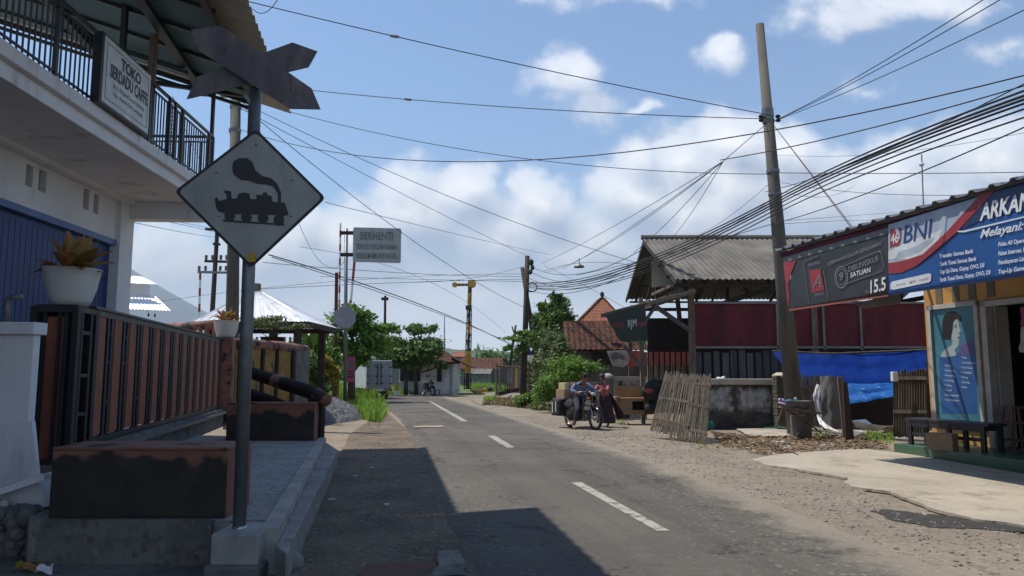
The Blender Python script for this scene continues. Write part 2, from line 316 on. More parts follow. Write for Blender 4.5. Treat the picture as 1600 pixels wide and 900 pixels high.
# ---------------------------------------------------------------- helpers
WL = {}
class MB:
    def __init__(s): s.v = []; s.f = []
    def add(s, vs, fs):
        o = len(s.v); s.v += [Vector(v) for v in vs]; s.f += [tuple(i + o for i in f) for f in fs]; return s
    def hexa(s, p):   # p: 4 bottom, 4 top
        return s.add(p, [(3, 2, 1, 0), (4, 5, 6, 7), (0, 1, 5, 4), (1, 2, 6, 5), (2, 3, 7, 6), (3, 0, 4, 7)])
    def box(s, a, b):
        x0, y0, z0 = a; x1, y1, z1 = b
        return s.hexa([(x0, y0, z0), (x1, y0, z0), (x1, y1, z0), (x0, y1, z0), (x0, y0, z1), (x1, y0, z1), (x1, y1, z1), (x0, y1, z1)])
    def fbox(s, fr, a0, a1, b0, b1, z0, z1):
        return s.hexa([fr(a0, b0, z0), fr(a1, b0, z0), fr(a1, b1, z0), fr(a0, b1, z0), fr(a0, b0, z1), fr(a1, b0, z1), fr(a1, b1, z1), fr(a0, b1, z1)])
    def beam(s, p, q, wd, ht, up=(0, 0, 1)):
        p, q = Vector(p), Vector(q); d = (q - p).normalized(); up = Vector(up)
        if abs(d.dot(up)) > .98: up = Vector((0, 1, 0))
        r = d.cross(up).normalized() * (wd / 2); u = r.cross(d).normalized() * (ht / 2)
        return s.hexa([p - r - u, p + r - u, q + r - u, q - r - u, p - r + u, p + r + u, q + r + u, q - r + u])
    def tube(s, pts, r, n=8, cap=True):
        pts = [Vector(p) for p in pts]; rs = r if isinstance(r, (list, tuple)) else [r] * len(pts)
        prev = None; rings = []
        for i, p in enumerate(pts):
            d = (pts[min(i + 1, len(pts) - 1)] - pts[max(i - 1, 0)]).normalized()
            if prev is None:
                a = Vector((0, 0, 1)) if abs(d.z) < .9 else Vector((1, 0, 0)); x = d.cross(a).normalized()
            else: x = (prev - d * prev.dot(d)).normalized()
            prev = x; y = d.cross(x)
            rings.append([p + (x * math.cos(2 * math.pi * k / n) + y * math.sin(2 * math.pi * k / n)) * rs[i] for k in range(n)])
        vs = [v for rg in rings for v in rg]; fs = []
        for i in range(len(pts) - 1):
            for k in range(n): fs.append((i * n + k, i * n + (k + 1) % n, (i + 1) * n + (k + 1) % n, (i + 1) * n + k))
        if cap: fs.append(tuple(range(n - 1, -1, -1))); fs.append(tuple((len(pts) - 1) * n + k for k in range(n)))
        return s.add(vs, fs)
    def lathe(s, c, prof, n=24, cap=True):
        c = Vector(c); vs = []; fs = []
        for (r, z) in prof:
            for k in range(n):
                a = 2 * math.pi * k / n; vs.append(c + Vector((r * math.cos(a), r * math.sin(a), z)))
        for i in range(len(prof) - 1):
            for k in range(n): fs.append((i * n + k, i * n + (k + 1) % n, (i + 1) * n + (k + 1) % n, (i + 1) * n + k))
        if cap: fs.append(tuple(range(n - 1, -1, -1))); fs.append(tuple((len(prof) - 1) * n + k for k in range(n)))
        return s.add(vs, fs)
    def ell(s, c, r, n=12, m=8, rot=None):
        c = Vector(c); vs = [c + Vector((0, 0, -r[2]))]; fs = []
        for i in range(1, m):
            t = math.pi * i / m - math.pi / 2
            for k in range(n):
                a = 2 * math.pi * k / n
                vs.append(c + Vector((r[0] * math.cos(t) * math.cos(a), r[1] * math.cos(t) * math.sin(a), r[2] * math.sin(t))))
        vs.append(c + Vector((0, 0, r[2])))
        if rot is not None: vs = [c + rot @ (v - c) for v in vs]
        for k in range(n): fs.append((0, 1 + (k + 1) % n, 1 + k))
        for i in range(m - 2):
            for k in range(n): fs.append((1 + i * n + k, 1 + i * n + (k + 1) % n, 1 + (i + 1) * n + (k + 1) % n, 1 + (i + 1) * n + k))
        e = len(vs) - 1
        for k in range(n): fs.append((e, 1 + (m - 2) * n + k, 1 + (m - 2) * n + (k + 1) % n))
        return s.add(vs, fs)
    def prism(s, pts, vec):
        pts = [Vector(p) for p in pts]; vec = Vector(vec); n = len(pts)
        return s.add(pts + [p + vec for p in pts], [tuple(range(n - 1, -1, -1)), tuple(range(n, 2 * n))] + [(i, (i + 1) % n, n + (i + 1) % n, n + i) for i in range(n)])
    def patch(s, p00, p10, p11, p01, nu, nv, fn=None, thick=0.0, nrm=None):
        p00, p10, p11, p01 = map(Vector, (p00, p10, p11, p01))
        nn = nrm or (p10 - p00).cross(p01 - p00).normalized(); vs = []; fs = []
        for j in range(nv + 1):
            for i in range(nu + 1):
                u, v = i / nu, j / nv
                p = (p00 * (1 - u) + p10 * u) * (1 - v) + (p01 * (1 - u) + p11 * u) * v
                vs.append(p + nn * (fn(u, v) if fn else 0))
        W = nu + 1
        for j in range(nv):
            for i in range(nu): fs.append((j * W + i, j * W + i + 1, (j + 1) * W + i + 1, (j + 1) * W + i))
        if thick:
            o = len(vs); vs += [v - nn * thick for v in vs]; fs += [tuple(i + o for i in reversed(f)) for f in fs]
            for i in range(nu):
                fs.append((i, o + i, o + i + 1, i + 1)); k = nv * W + i; fs.append((k + 1, o + k + 1, o + k, k))
            for j in range(nv):
                a, b = j * W, (j + 1) * W; fs.append((b, o + b, o + a, a)); a, b = j * W + nu, (j + 1) * W + nu; fs.append((a, o + a, o + b, b))
        return s.add(vs, fs)
    def xf(s, m):
        s.v = [m @ v for v in s.v]; return s
    def parts(s, name, m, parent, **k):
        # one object per connected piece
        up = list(range(len(s.v)))
        def fd(i):
            while up[i] != i: up[i] = up[up[i]]; i = up[i]
            return i
        for f in s.f:
            for i in f[1:]: up[fd(i)] = fd(f[0])
        gs = {}
        for f in s.f: gs.setdefault(fd(f[0]), []).append(f)
        for fs in gs.values():
            ix = sorted({i for f in fs for i in f}); mp_ = {i: j for j, i in enumerate(ix)}; q = MB(); q.v = [s.v[i] for i in ix]; q.f = [tuple(mp_[i] for i in f) for f in fs]; q.build(name, m, parent, **k)
    def build(s, name, m, parent=None, smooth=False, bevel=0, label=None, org=None):
        if parent is not None: o0 = WL[parent.name]; org = o0
        elif org is None:
            xs = [v.x for v in s.v]; ys = [v.y for v in s.v]; zs = [v.z for v in s.v]
            org = Vector(((min(xs) + max(xs)) / 2, (min(ys) + max(ys)) / 2, min(zs)))
        me = bpy.data.meshes.new(name); me.from_pydata([v - org for v in s.v], [], s.f)
        me.materials.append(M[m] if isinstance(m, str) else m)
        if smooth: me.polygons.foreach_set('use_smooth', [True] * len(me.polygons))
        me.validate(); me.update()
        o = bpy.data.objects.new(name, me); col.objects.link(o)
        if parent is not None: o.parent = parent
        else: o.location = org
        WL[o.name] = org.copy()
        if bevel:
            b = o.modifiers.new('bevel', 'BEVEL'); b.width = bevel; b.segments = 2; b.limit_method = 'ANGLE'
        if label: o['label'] = label
        return o
def tag(o, label, cat, group=None):
    o['label'] = label; o['category'] = cat
    if group: o['group'] = group
    return o
def T(name, label, cat, loc, group=None):
    o = bpy.data.objects.new(name, None); col.objects.link(o); o.location = Vector(loc); o.empty_display_size = .2
    WL[o.name] = Vector(loc); return tag(o, label, cat, group)
def O(mb, name, m, label, cat, group=None, **k): return tag(mb.build(name, m, **k), label, cat, group)
def S(mb, name, m, **k):
    o = mb.build(name, m, **k); o['kind'] = 'structure'; return o
def frame(o, d):
    o = Vector((o[0], o[1], 0)); d = Vector((d[0], d[1], 0)).normalized(); p = Vector((d.y, -d.x, 0))
    def f(a, b, z): return o + d * a + p * b + Vector((0, 0, z))
    f.o, f.d, f.p = o, d, p
    def at(px, b, z):   # distance along the frame's line (at offset b, height z) that shows at column px
        P0 = f(0, b, z); A = (px - 800) / FPX; dc = P0.y * CP + (z - EYE) * SP
        return (A * dc - P0.x) / (d.x - A * d.y * CP)
    f.at = at
    def hit(px, py, b=0): return RP(px, py, f(0, b, 0), p)
    f.hit = hit
    return f
def copy_tree(o, parent=None):
    c = o.copy(); col.objects.link(c); c.parent = parent
    for ch in [x for x in bpy.data.objects if x.parent == o]: copy_tree(ch, c)
    return c
DG = None
def text(body, p0, right, up, wid, hgt, m, parent, name='lettering', shear=0.0, off=0.0, depth=.002):
    cu = bpy.data.curves.new('t', 'FONT'); cu.body = body; cu.shear = shear; cu.offset = off; cu.extrude = 0; cu.resolution_u = 3
    ob = bpy.data.objects.new('t', cu); col.objects.link(ob)
    bpy.context.view_layer.update()
    dg = bpy.context.evaluated_depsgraph_get(); me = bpy.data.meshes.new_from_object(ob.evaluated_get(dg))
    co = [v.co.copy() for v in me.vertices]; fs = [tuple(p.vertices) for p in me.polygons]
    bpy.data.objects.remove(ob); bpy.data.curves.remove(cu); bpy.data.meshes.remove(me)
    x0 = min(c.x for c in co); x1 = max(c.x for c in co); sx = wid / (x1 - x0); sy = hgt / 0.7
    right = Vector(right).normalized(); up = Vector(up).normalized()
    mb = MB(); mb.add([Vector(p0) + right * ((c.x - x0) * sx) + up * (c.y * sy) for c in co], fs)
    return mb.build(name, m, parent)
def textpx(body, hit, a, b, hpx, m, parent, lift=Vector((0, 0, 0)), **k):
    p, q = hit(*a), hit(*b); t = hit(a[0], a[1] - hpx)
    return text(body, p + lift, q - p, t - p, (q - p).length, (t - p).length, m, parent, **k)

def leaves(clumps, n, size, seed=1, shell=.45, up=.35, asp=2.2, droop=0.0):
    rg = np.random.default_rng(seed); vol = np.array([c[3] * c[4] * c[5] for c in clumps]); vol = vol ** .75
    ix = rg.choice(len(clumps), n, p=vol / vol.sum()); C = np.array(clumps, float)[ix]
    d = rg.normal(size=(n, 3)); d /= np.linalg.norm(d, axis=1)[:, None]
    r = rg.random(n) ** shell * (1 + .30 * rg.normal(size=n))
    p = C[:, :3] + d * r[:, None] * C[:, 3:6]
    nr = d * .6 + rg.normal(size=(n, 3)) * .6; nr[:, 2] += up; nr /= np.linalg.norm(nr, axis=1)[:, None]
    a = rg.normal(size=(n, 3)); a[:, 2] -= droop; a -= nr * (a * nr).sum(1)[:, None]; a /= np.linalg.norm(a, axis=1)[:, None]
    b = np.cross(nr, a); s = size * (.45 + 1.15 * rg.random(n) ** 1.5)[:, None]
    q = np.stack([p - a * s, p + b * s / asp + nr * s * .1, p + a * s, p - b * s / asp + nr * s * .1], 1).reshape(-1, 3)
    return q, n
def lbuild(name, q, n, m, parent=None, org=None):
    if parent is not None: org = WL[parent.name]
    me = bpy.data.meshes.new(name); me.vertices.add(4 * n); me.vertices.foreach_set('co', (q - np.array(org)).ravel())
    me.loops.add(4 * n); me.loops.foreach_set('vertex_index', np.arange(4 * n)); me.polygons.add(n)
    me.polygons.foreach_set('loop_start', np.arange(0, 4 * n, 4)); me.polygons.foreach_set('loop_total', np.full(n, 4))
    me.update(calc_edges=True); me.materials.append(M[m]); o = bpy.data.objects.new(name, me); col.objects.link(o)
    if parent is not None: o.parent = parent
    else: o.location = org
    WL[o.name] = Vector(org); return o
def tree(name, label, cat, base, clumps, n, size, m, trunk=.12, seed=1, group=None, asp=2.2, sub=None, trunks=None):
    base = Vector(base); t = T(name, label, cat, base, group)
    C = [tuple(c) for c in clumps]
    rg = random.Random(seed)
    tops = trunks or [base]
    mb = MB()
    cen = sum((Vector(c[:3]) for c in C), Vector()) / len(C)
    for tb in tops:
        tb = Vector(tb); fork = tb.lerp(cen, .45) + Vector((rg.uniform(-.1, .1), 0, 0))
        mb.tube([tb, tb.lerp(fork, .5) + Vector((rg.uniform(-.06, .06), rg.uniform(-.06, .06), 0)), fork], [trunk, trunk * .8, trunk * .65], 8)
        for c in C:
            e = Vector(c[:3]); mid = fork.lerp(e, .5) + Vector((0, 0, -.08 * (e - fork).length))
            mb.tube([fork, mid, e], [trunk * .5, trunk * .3, trunk * .1], 6)
    mb.build('trunk', 'bark', t, smooth=True)
    # break every clump into small ones so the outline stays ragged
    cl = []
    for c in C:
        k = sub or 10
        for _ in range(k):
            v = Vector((rg.gauss(0, 1), rg.gauss(0, 1), rg.gauss(0, 1))).normalized() * rg.uniform(.2, 1.0)
            s = rg.choice((.22, .32, .45, .6, .7)) * rg.uniform(.8, 1.2)
            cl.append((c[0] + v.x * c[3], c[1] + v.y * c[4], c[2] + v.z * c[5], c[3] * s, c[4] * s, c[5] * s * .8))
    q, n = leaves(cl, n, size, seed, asp=asp); lbuild('crown', q, n, m, t)
    return t
def pxc(px, py, D, rx, ry, rd=None):
    """foliage clump seen at px,py with pixel radii rx,ry at depth D"""
    p = F(px, py, D); k = D / FPX; return (p.x, p.y, p.z, rx * k, (rd or rx * k), ry * k)
HAZE = 1.3e-4
# ================================================================ GROUND
def sheet(name, pts, m, z, jag=0.0, sub=6):
    P = [Vector((p[0], p[1], 0)) for p in pts]; out = []
    for i, p in enumerate(P):
        q = P[(i + 1) % len(P)]
        for k in range(sub):
            v = p.lerp(q, k / sub); f = min(1, .2 + v.length / 12)
            if jag:
                v = v + Vector((noise.noise(v * 3.1 + Vector((5, 0, 0))), noise.noise(v * 3.1 + Vector((0, 9, 0))), 0)) * jag
                v = v + Vector((noise.noise(v * 14), noise.noise(v * 14 + Vector((3, 3, 3))), 0)) * jag * .35
            out.append((v.x, v.y, z))
    return S(MB().add(out, [tuple(range(len(out)))]), name, m)
# one sheet to the horizon, gently uneven nearby
gm = MB()
xs = [-9000, -2500, -700, -200, -80, -40] + [x * .5 - 25 for x in range(101)] + [40, 80, 200, 700, 2500, 9000]
ys = [-9000, -1000, -100, -20] + [y * .5 - 6 for y in range(120)] + [60, 75, 100, 150, 300, 800, 2500, 9000]
W = len(xs)
for y in ys:
    for x in xs:
        h = noise.noise(Vector((x * .5, y * .5, 0))) * .012 - .012 if abs(x) < 26 and -7 < y < 60 else -.012
        gm.v.append(Vector((x, y, h)))
for j in range(len(ys) - 1):
    for i in range(W - 1): gm.f.append((j * W + i, j * W + i + 1, (j + 1) * W + i + 1, (j + 1) * W + i))
S(gm, 'ground', 'ground', smooth=True)

# road: left and right edges in the world, resampled into a grid with the distance to the edge on each vertex
RD = Vector((-.2, 1, 0)).normalized()
Lp = [(727, 900), (713, 847), (693, 820), (680, 783), (675, 760), (665, 733), (645, 697), (637, 672), (623, 652), (601, 637), (585, 629), (540, 622), (480, 618), (400, 616.5)]
Rp = [(1500, 902), (1409, 867), (1325, 835), (1239, 801), (1170, 774), (1119, 756), (1020, 721), (925, 690), (850, 667), (790, 649), (763, 640), (700, 620), (560, 613.4), (440, 611.5)]
LW = [G(*p) for p in Lp]; RW = [G(*p) for p in Rp]
LW = [LW[0] - RD * 22] + LW; RW = [RW[0] - RD * 22] + RW
LW[1:1] = [LW[0].lerp(LW[1], .6)]; RW[1:1] = [RW[0].lerp(RW[1], .6)]
rm = MB(); edge = []; NC = 24; zr = .012
rows = []
for i in range(len(LW) - 1):
    k = max(3, int((LW[i + 1] - LW[i]).length / .25)); k = min(k, 60)
    for j in range(k): rows.append((LW[i].lerp(LW[i + 1], j / k), RW[i].lerp(RW[i + 1], j / k)))
for (a, b) in rows:
    a = a + Vector((1, 0, 0)) * (noise.noise(a * 2.2) * .10 + noise.noise(a * 9) * .05)
    wd = (b - a).length
    for c in range(NC + 1):
        u = c / NC; u = u * u * (3 - 2 * u) if False else u
        p = a.lerp(b, u); zc = .03 * math.sin(math.pi * u)
        lowl = -.02 if c == 0 else 0
        rm.v.append(Vector((p.x, p.y, zr + zc + lowl)))
        edge.append(min(.9 + u * wd, (1 - u) * wd))
for j in range(len(rows) - 1):
    for i in range(NC):
        o = j * (NC + 1) + i; rm.f.append((o, o + 1, o + NC + 2, o + NC + 1))
road = S(rm, 'road', 'road', smooth=True)
at = road.data.attributes.new('edge', 'FLOAT', 'POINT'); at.data.foreach_set('value', edge)
def zroad(p): return zr + .03 + .006
# lane dashes: a worn parallelogram each, along the middle of the road
def dash(a, b, c, d):
    P = [G(*q, z=.03) for q in (a, b, c, d)]; mb = MB()
    n = max(2, int((P[1] - P[0]).length / .2))
    for i in range(n + 1):
        for e in (0, .25, .5, .75, 1):
            l = P[0].lerp(P[1], i / n); r = P[3].lerp(P[2], i / n); p = l.lerp(r, e)
            # height of the road grid below it
            mb.v.append(Vector((p.x, p.y, zat(p) + .005)))
    for i in range(n):
        for e in range(4): o = i * 5 + e; mb.f.append((o, o + 1, o + 6, o + 5))
    S(mb, 'road_marking', 'mark')
from mathutils.bvhtree import BVHTree
bvh = BVHTree.FromPolygons([v[:] for v in rm.v], rm.f)
def zat(p):
    h = bvh.ray_cast(Vector((p.x, p.y, 5)), Vector((0, 0, -1)))
    return h[0].z if h[0] else .02
dash((892, 755.5), (1026, 832), (1047, 832), (908, 755))
dash((762, 682), (792, 700.5), (804, 700), (773, 681.5))
dash((669.5, 627.5), (722, 659.5), (731, 659), (674, 627.5))
dash((478, 915), (478, 916), (480, 916), (480, 915)) if False else None

# sides of the road
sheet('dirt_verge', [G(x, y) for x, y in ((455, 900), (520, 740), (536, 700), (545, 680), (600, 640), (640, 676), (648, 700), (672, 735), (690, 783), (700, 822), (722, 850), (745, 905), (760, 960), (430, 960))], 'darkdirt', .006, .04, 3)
sheet('gravel_verge', [G(x, y) for x, y in ((1700, 960), (1360, 900), (1220, 835), (1119, 790), (980, 735), (840, 690), (780, 655), (745, 632), (800, 634), (860, 640), (1000, 668), (1110, 700), (1180, 718), (1330, 760), (1480, 815), (1720, 860))], 'shoulder', .004, .1, 4)
pad = [(1174, 721), (1210, 713), (1290, 707), (1345, 703), (1420, 712), (1520, 730), (1720, 765), (1900, 800), (1900, 860), (1600, 826), (1520, 815), (1460, 800), (1425, 785), (1390, 772), (1330, 764), (1318, 758), (1325, 750), (1290, 744), (1240, 735), (1200, 730)]
pp_ = [G(*p) for p in pad]; outp = []
for i, p in enumerate(pp_):
    q = pp_[(i + 1) % len(pp_)]
    for k in range(8):
        v = p.lerp(q, k / 8); j = .05 if i >= 9 else .01
        v = v + Vector((noise.noise(v * 4), noise.noise(v * 4 + Vector((7, 0, 0))), 0)) * j + Vector((noise.noise(v * 17), noise.noise(v * 17 + Vector((7, 0, 0))), 0)) * j * .5
        outp.append((v.x, v.y, 0.0))
S(MB().prism(outp, (0, 0, .035)), 'pavement', 'pad')
sheet('oil_stain', [G(x, y) for x, y in ((1352, 800), (1400, 799), (1470, 806), (1540, 815), (1640, 825), (1640, 834), (1560, 832), (1500, 828), (1430, 822), (1380, 812))], mat('spilled_bitumen', (.03, .027, .025), (.05, .045, .04), 9, .9, .6, 50), .011, .16, 6)
sheet('broken_slab', [G(x, y) for x, y in ((1150, 672), (1235, 670), (1245, 683), (1170, 684))], 'pad', .035, .05, 4)
sheet('concrete_patch', [G(x, y) for x, y in ((598, 862 - 0), (640, 868), (0 + 724, 866), (724, 905), (600, 905))] if False else [G(x, y) for x, y in ((685, 865), (722, 865), (728, 905), (680, 905))], 'plotconc', .03, .06, 5)
sheet('forecourt', [G(x, y) for x, y in ((-150, 868), (330, 862), (470, 862), (430, 960), (-200, 960))], 'plotconc', .009, .04, 4)
sheet('brick_rubble_patch', [G(x, y) for x, y in ((560, 885), (660, 880), (675, 905), (560, 908))], mat('red_brick_dust', (.16, .07, .045), (.10, .06, .045), 8, .95, .5, 50), .010, .12, 5)
sheet('side_road', [G(x, y) for x, y in ((735, 626), (760, 616), (860, 605), (880, 601), (905, 604), (850, 616), (790, 632), (763, 640))], 'shoulder', .018, .12, 4)
# transverse worn strip and dirt across the road
sheet('dirt_streak', [G(x, y) for x, y in ((645, 668.5), (692, 667), (694, 669.5), (648, 670.5))], mat('pale_dirt', (.30, .22, .16), (.36, .28, .22), 9, .95), .046, .1, 5)

def stones(name, n, area, m, smin, smax, seed, label, z=.0, flat=.6, kind='stuff'):
    rg = random.Random(seed); mb = MB(); poly = [G(*p) for p in area]
    x0, x1 = min(p.x for p in poly), max(p.x for p in poly); y0, y1 = min(p.y for p in poly), max(p.y for p in poly)
    def inside(x, y):
        c = False
        for i in range(len(poly)):
            a, b = poly[i], poly[i - 1]
            if (a.y > y) != (b.y > y) and x < (b.x - a.x) * (y - a.y) / (b.y - a.y) + a.x: c = not c
        return c
    k = 0
    while k < n:
        x, y = rg.uniform(x0, x1), rg.uniform(y0, y1)
        if not inside(x, y): continue
        k += 1; s = smin * (smax / smin) ** (rg.random() ** 2.2); a = rg.uniform(0, 6.28)
        r = Vector((s * rg.uniform(.7, 1.2), s * rg.uniform(.6, 1), s * flat * rg.uniform(.6, 1)))
        vs = [(r.x, 0, 0), (0, r.y, 0), (-r.x, 0, 0), (0, -r.y, 0), (0, 0, r.z), (r.x * .6, r.y * .6, r.z * .5), (-r.x * .6, -r.y * .6, r.z * .6)]
        ca, sa = math.cos(a), math.sin(a)
        vs = [Vector((v[0] * ca - v[1] * sa + x, v[0] * sa + v[1] * ca + y, v[2] + z)) for v in vs]
        mb.add(vs, [(0, 5, 4), (5, 1, 4), (1, 2, 4), (2, 6, 4), (6, 3, 4), (3, 0, 4), (0, 1, 5), (2, 3, 6)])
    o = mb.build(name, m); o['kind'] = kind; o['label'] = label; return o
stones('gravel', 9000, [(1700, 930), (1400, 910), (1200, 822), (1000, 735), (850, 682), (780, 648), (900, 655), (1110, 700), (1180, 720), (1330, 766), (1480, 815), (1720, 850)], 'stonel', .004, .030, 3, 'loose pale stones along the right road edge', .01)
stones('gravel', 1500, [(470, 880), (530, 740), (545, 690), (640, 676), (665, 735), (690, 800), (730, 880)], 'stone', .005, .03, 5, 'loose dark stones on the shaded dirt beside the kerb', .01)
stones('gravel', 900, [(905, 760), (1200, 835), (1500, 900), (1100, 900), (960, 800), (800, 690), (780, 660), (850, 690)], 'stonel', .003, .010, 9, 'small grit scattered over the asphalt', .035)

# gravel heap, left of the road
gp = MB(); c0 = G(512, 655); NG = 40
for j in range(NG + 1):
    for i in range(NG + 1):
        x, y = (i / NG - .5) * 4.4, (j / NG - .5) * 7
        h = .85 * max(0, 1 - ((x + .3) / 2.0) ** 2 - (y / 3.2) ** 2) ** .8 * (1 if x < 0 else 1)
        v = Vector((c0.x - .5 + x, c0.y + y, 0)); v.z = h + (noise.noise(v * 5) * .07 + noise.noise(v * 15) * .05) * (1 if h > 0 else 0) - .02; gp.v.append(v)
for j in range(NG):
    for i in range(NG): o = j * (NG + 1) + i; gp.f.append((o, o + 1, o + NG + 2, o + NG + 1))
gb = BVHTree.FromPolygons([v[:] for v in gp.v], gp.f)
o = gp.build('gravel_heap', ground_mat('grey_gravel', ((.20, .195, .20), (.15, .148, .155), (.11, .11, .115), (.27, .265, .27), (.07, .07, .075)), 1, 14, 1.0), smooth=False)
o['kind'] = 'stuff'; o['label'] = 'heap of grey crushed stone beside the grass verge'
rg = random.Random(4); mb = MB()
for _ in range(2600):
    x, y = c0.x - .5 + rg.uniform(-2.2, 2.2), c0.y + rg.uniform(-3.4, 3.4); h = gb.ray_cast(Vector((x, y, 5)), Vector((0, 0, -1)))
    if not h[0] or h[0].z < -.015: continue
    s = rg.uniform(.015, .05); a = rg.uniform(0, 6.28); p = h[0]
    mb.add([p + Vector((s * math.cos(a + k * 2.1), s * math.sin(a + k * 2.1), 0)) for k in range(3)] + [p + Vector((0, 0, s * .9))], [(0, 1, 3), (1, 2, 3), (2, 0, 3)])
o = mb.build('loose_stones', 'stone'); o['kind'] = 'stuff'; o['label'] = 'loose grey stones covering the gravel heap'

def grass(name, label, area, n, h, m, seed, z0=0.0):
    rg = random.Random(seed); poly = [G(*p) for p in area]
    x0, x1 = min(p.x for p in poly), max(p.x for p in poly); y0, y1 = min(p.y for p in poly), max(p.y for p in poly)
    vs = []; fs = []; k = 0
    while k < n:
        x, y = rg.uniform(x0, x1), rg.uniform(y0, y1); c = False
        for i in range(len(poly)):
            a, b = poly[i], poly[i - 1]
            if (a.y > y) != (b.y > y) and x < (b.x - a.x) * (y - a.y) / (b.y - a.y) + a.x: c = not c
        if not c: continue
        k += 1; hh = h * rg.uniform(.35, 1.1) * (.6 + .8 * max(0, noise.noise(Vector((x * .7, y * .7, 3))) + .4)); a = rg.uniform(0, 6.28); wd = .006 + .012 * hh + y * .0003
        bx, by = rg.gauss(0, .3) * hh, rg.gauss(0, .3) * hh; dx, dy = math.cos(a) * wd, math.sin(a) * wd; o = len(vs)
        vs += [(x - dx, y - dy, z0), (x + dx, y + dy, z0), (x + bx * .5 + dx * .7, y + by * .5 + dy * .7, z0 + hh * .6), (x + bx * .5 - dx * .7, y + by * .5 - dy * .7, z0 + hh * .6), (x + bx * 1.3, y + by * 1.3, z0 + hh)]
        fs += [(o, o + 1, o + 2, o + 3), (o + 3, o + 2, o + 4)]
    o = MB().add(vs, fs).build(name, m); o['kind'] = 'stuff'; o['label'] = label
    return o
grass('grass', 'lush green grass verge around the round-backed sign post', [(480, 640), (505, 636), (535, 645), (560, 655), (592, 662), (604, 650), (600, 636), (580, 626), (540, 620), (480, 618), (440, 618)], 16000, .42, 'grass', 1)
grass('grass', 'tall green grass behind the sign post on the left', [(440, 622), (560, 624), (600, 634), (570, 615), (470, 611), (420, 612)], 9000, .8, 'grass', 2)
grass('grass', 'short grass at the foot of the guard house trees', [(596, 618), (660, 616), (700, 614), (700, 611), (610, 610), (590, 613)], 4000, .45, 'grass', 3)
grass('grass', 'green grass around the railway signal mast', [(735, 612), (800, 612), (880, 612), (900, 603), (800, 600), (735, 602)], 7000, .6, 'grass', 4)
grass('dry_grass', 'dry straw-coloured grass beside the road on the right', [(752, 634), (780, 634), (830, 640), (850, 636), (812, 626), (770, 624)], 4000, .22, 'drygrass', 5)
grass('grass', 'small green tuft at the road edge', [(755, 628), (775, 628), (778, 625), (758, 624)], 500, .3, 'grass', 6)
rgx = random.Random(2); mb = MB(); poly = None
# leaf litter on the right
def litter(area, n, m, name, label, seed, smin=.02, smax=.07, z=.01):
    rg = random.Random(seed); A = [G(*p) for p in area]; mb = MB(); x0, x1 = min(p.x for p in A), max(p.x for p in A); y0, y1 = min(p.y for p in A), max(p.y for p in A); k = 0
    while k < n:
        x, y = rg.uniform(x0, x1), rg.uniform(y0, y1); c = False
        for i in range(len(A)):
            a, b = A[i], A[i - 1]
            if (a.y > y) != (b.y > y) and x < (b.x - a.x) * (y - a.y) / (b.y - a.y) + a.x: c = not c
        if not c: continue
        k += 1; s = rg.uniform(smin, smax); m3 = Matrix.Rotation(rg.uniform(0, 6.28), 3, 'Z') @ Matrix.Rotation(rg.gauss(0, .5), 3, 'X'); p = Vector((x, y, z + rg.uniform(.004, .04)))
        mb.add([p + m3 @ Vector(v) for v in ((-s, 0, 0), (0, -s * .35, s * .1), (s, 0, 0), (0, s * .35, s * .15))], [(0, 1, 2, 3)])
    o = mb.build(name, m); o['kind'] = 'stuff'; o['label'] = label
litter([(1110, 676), (1200, 684), (1260, 680), (1330, 682), (1385, 694), (1390, 702), (1300, 707), (1200, 712), (1130, 700)], 3800, 'litter', 'leaf_litter', 'dry brown leaves between the bamboo panel and the pale pavement', 3)
litter([(1120, 690), (1390, 690), (1385, 704), (1200, 712)], 260, 'banwhite', 'trash_scraps', 'torn white scraps among the dry leaves', 8, .015, .05)
litter([(900, 672), (1130, 690), (1180, 705), (1100, 720), (900, 690)], 500, 'litter', 'leaf_litter', 'sparse dry leaves on the gravel beside the motorbike', 5, .015, .04)

for i, (px, py, s, lb) in enumerate(((581, 732, .035, 'crumpled white paper scrap with a folded corner on the shaded dirt'), (556, 745, .03, 'white plastic scrap on the dirt near the kerb'), (519, 782, .04, 'flat white wrapper on the dirt close to the kerb edge'), (604, 790, .04, 'pale stick of paper lying on the shaded dirt'), (1220, 692, .12, 'crushed white plastic cup on the leaf litter'))):
    c = G(px, py, .02); mb = MB(); mb.patch(c + Vector((-s, -s * .6, 0)), c + Vector((s, -s * .5, 0)), c + Vector((s * .8, s * .6, 0)), c + Vector((-s * .8, s * .5, 0)), 5, 4, lambda u, v: .35 * s * noise.noise(Vector((u * 3 + i, v * 3, i))) + .02, .003)
    O(mb, 'paper_scrap', 'sheet', lb, 'litter', smooth=False)

# ================================================================ HILLS, MOUNTAIN
hm = MB()
mp = F(188, 412, 8000)
prof = [(0, 1), (.05, .95), (.2, .77), (.4, .54), (.65, .27), (1, 0)]
n = 48
for (r, z) in prof:
    for k in range(n):
        a = 2 * math.pi * k / n; rr = 2300 * r * (1 + .05 * noise.noise(Vector((math.cos(a) * 3, math.sin(a) * 3, r * 4)))) + 15
        hm.v.append(Vector((mp.x + rr * math.cos(a), mp.y + rr * math.sin(a), mp.z * z - 5)))
for i in range(len(prof) - 1):
    for k in range(n): hm.f.append((i * n + k, (i + 1) * n + k, (i + 1) * n + (k + 1) % n, i * n + (k + 1) % n))
hm.f.append(tuple(range(n)))
S(hm, 'mountain', mat('haze_tinted_forest', (.022, .042, .05), (.03, .055, .06), .002, .95), smooth=True)  # forest colour shifted to blue to add to the distance haze
hf = mat('forested_hills', (.030, .060, .018), (.055, .090, .025), .02, .95, 1.0, .08)
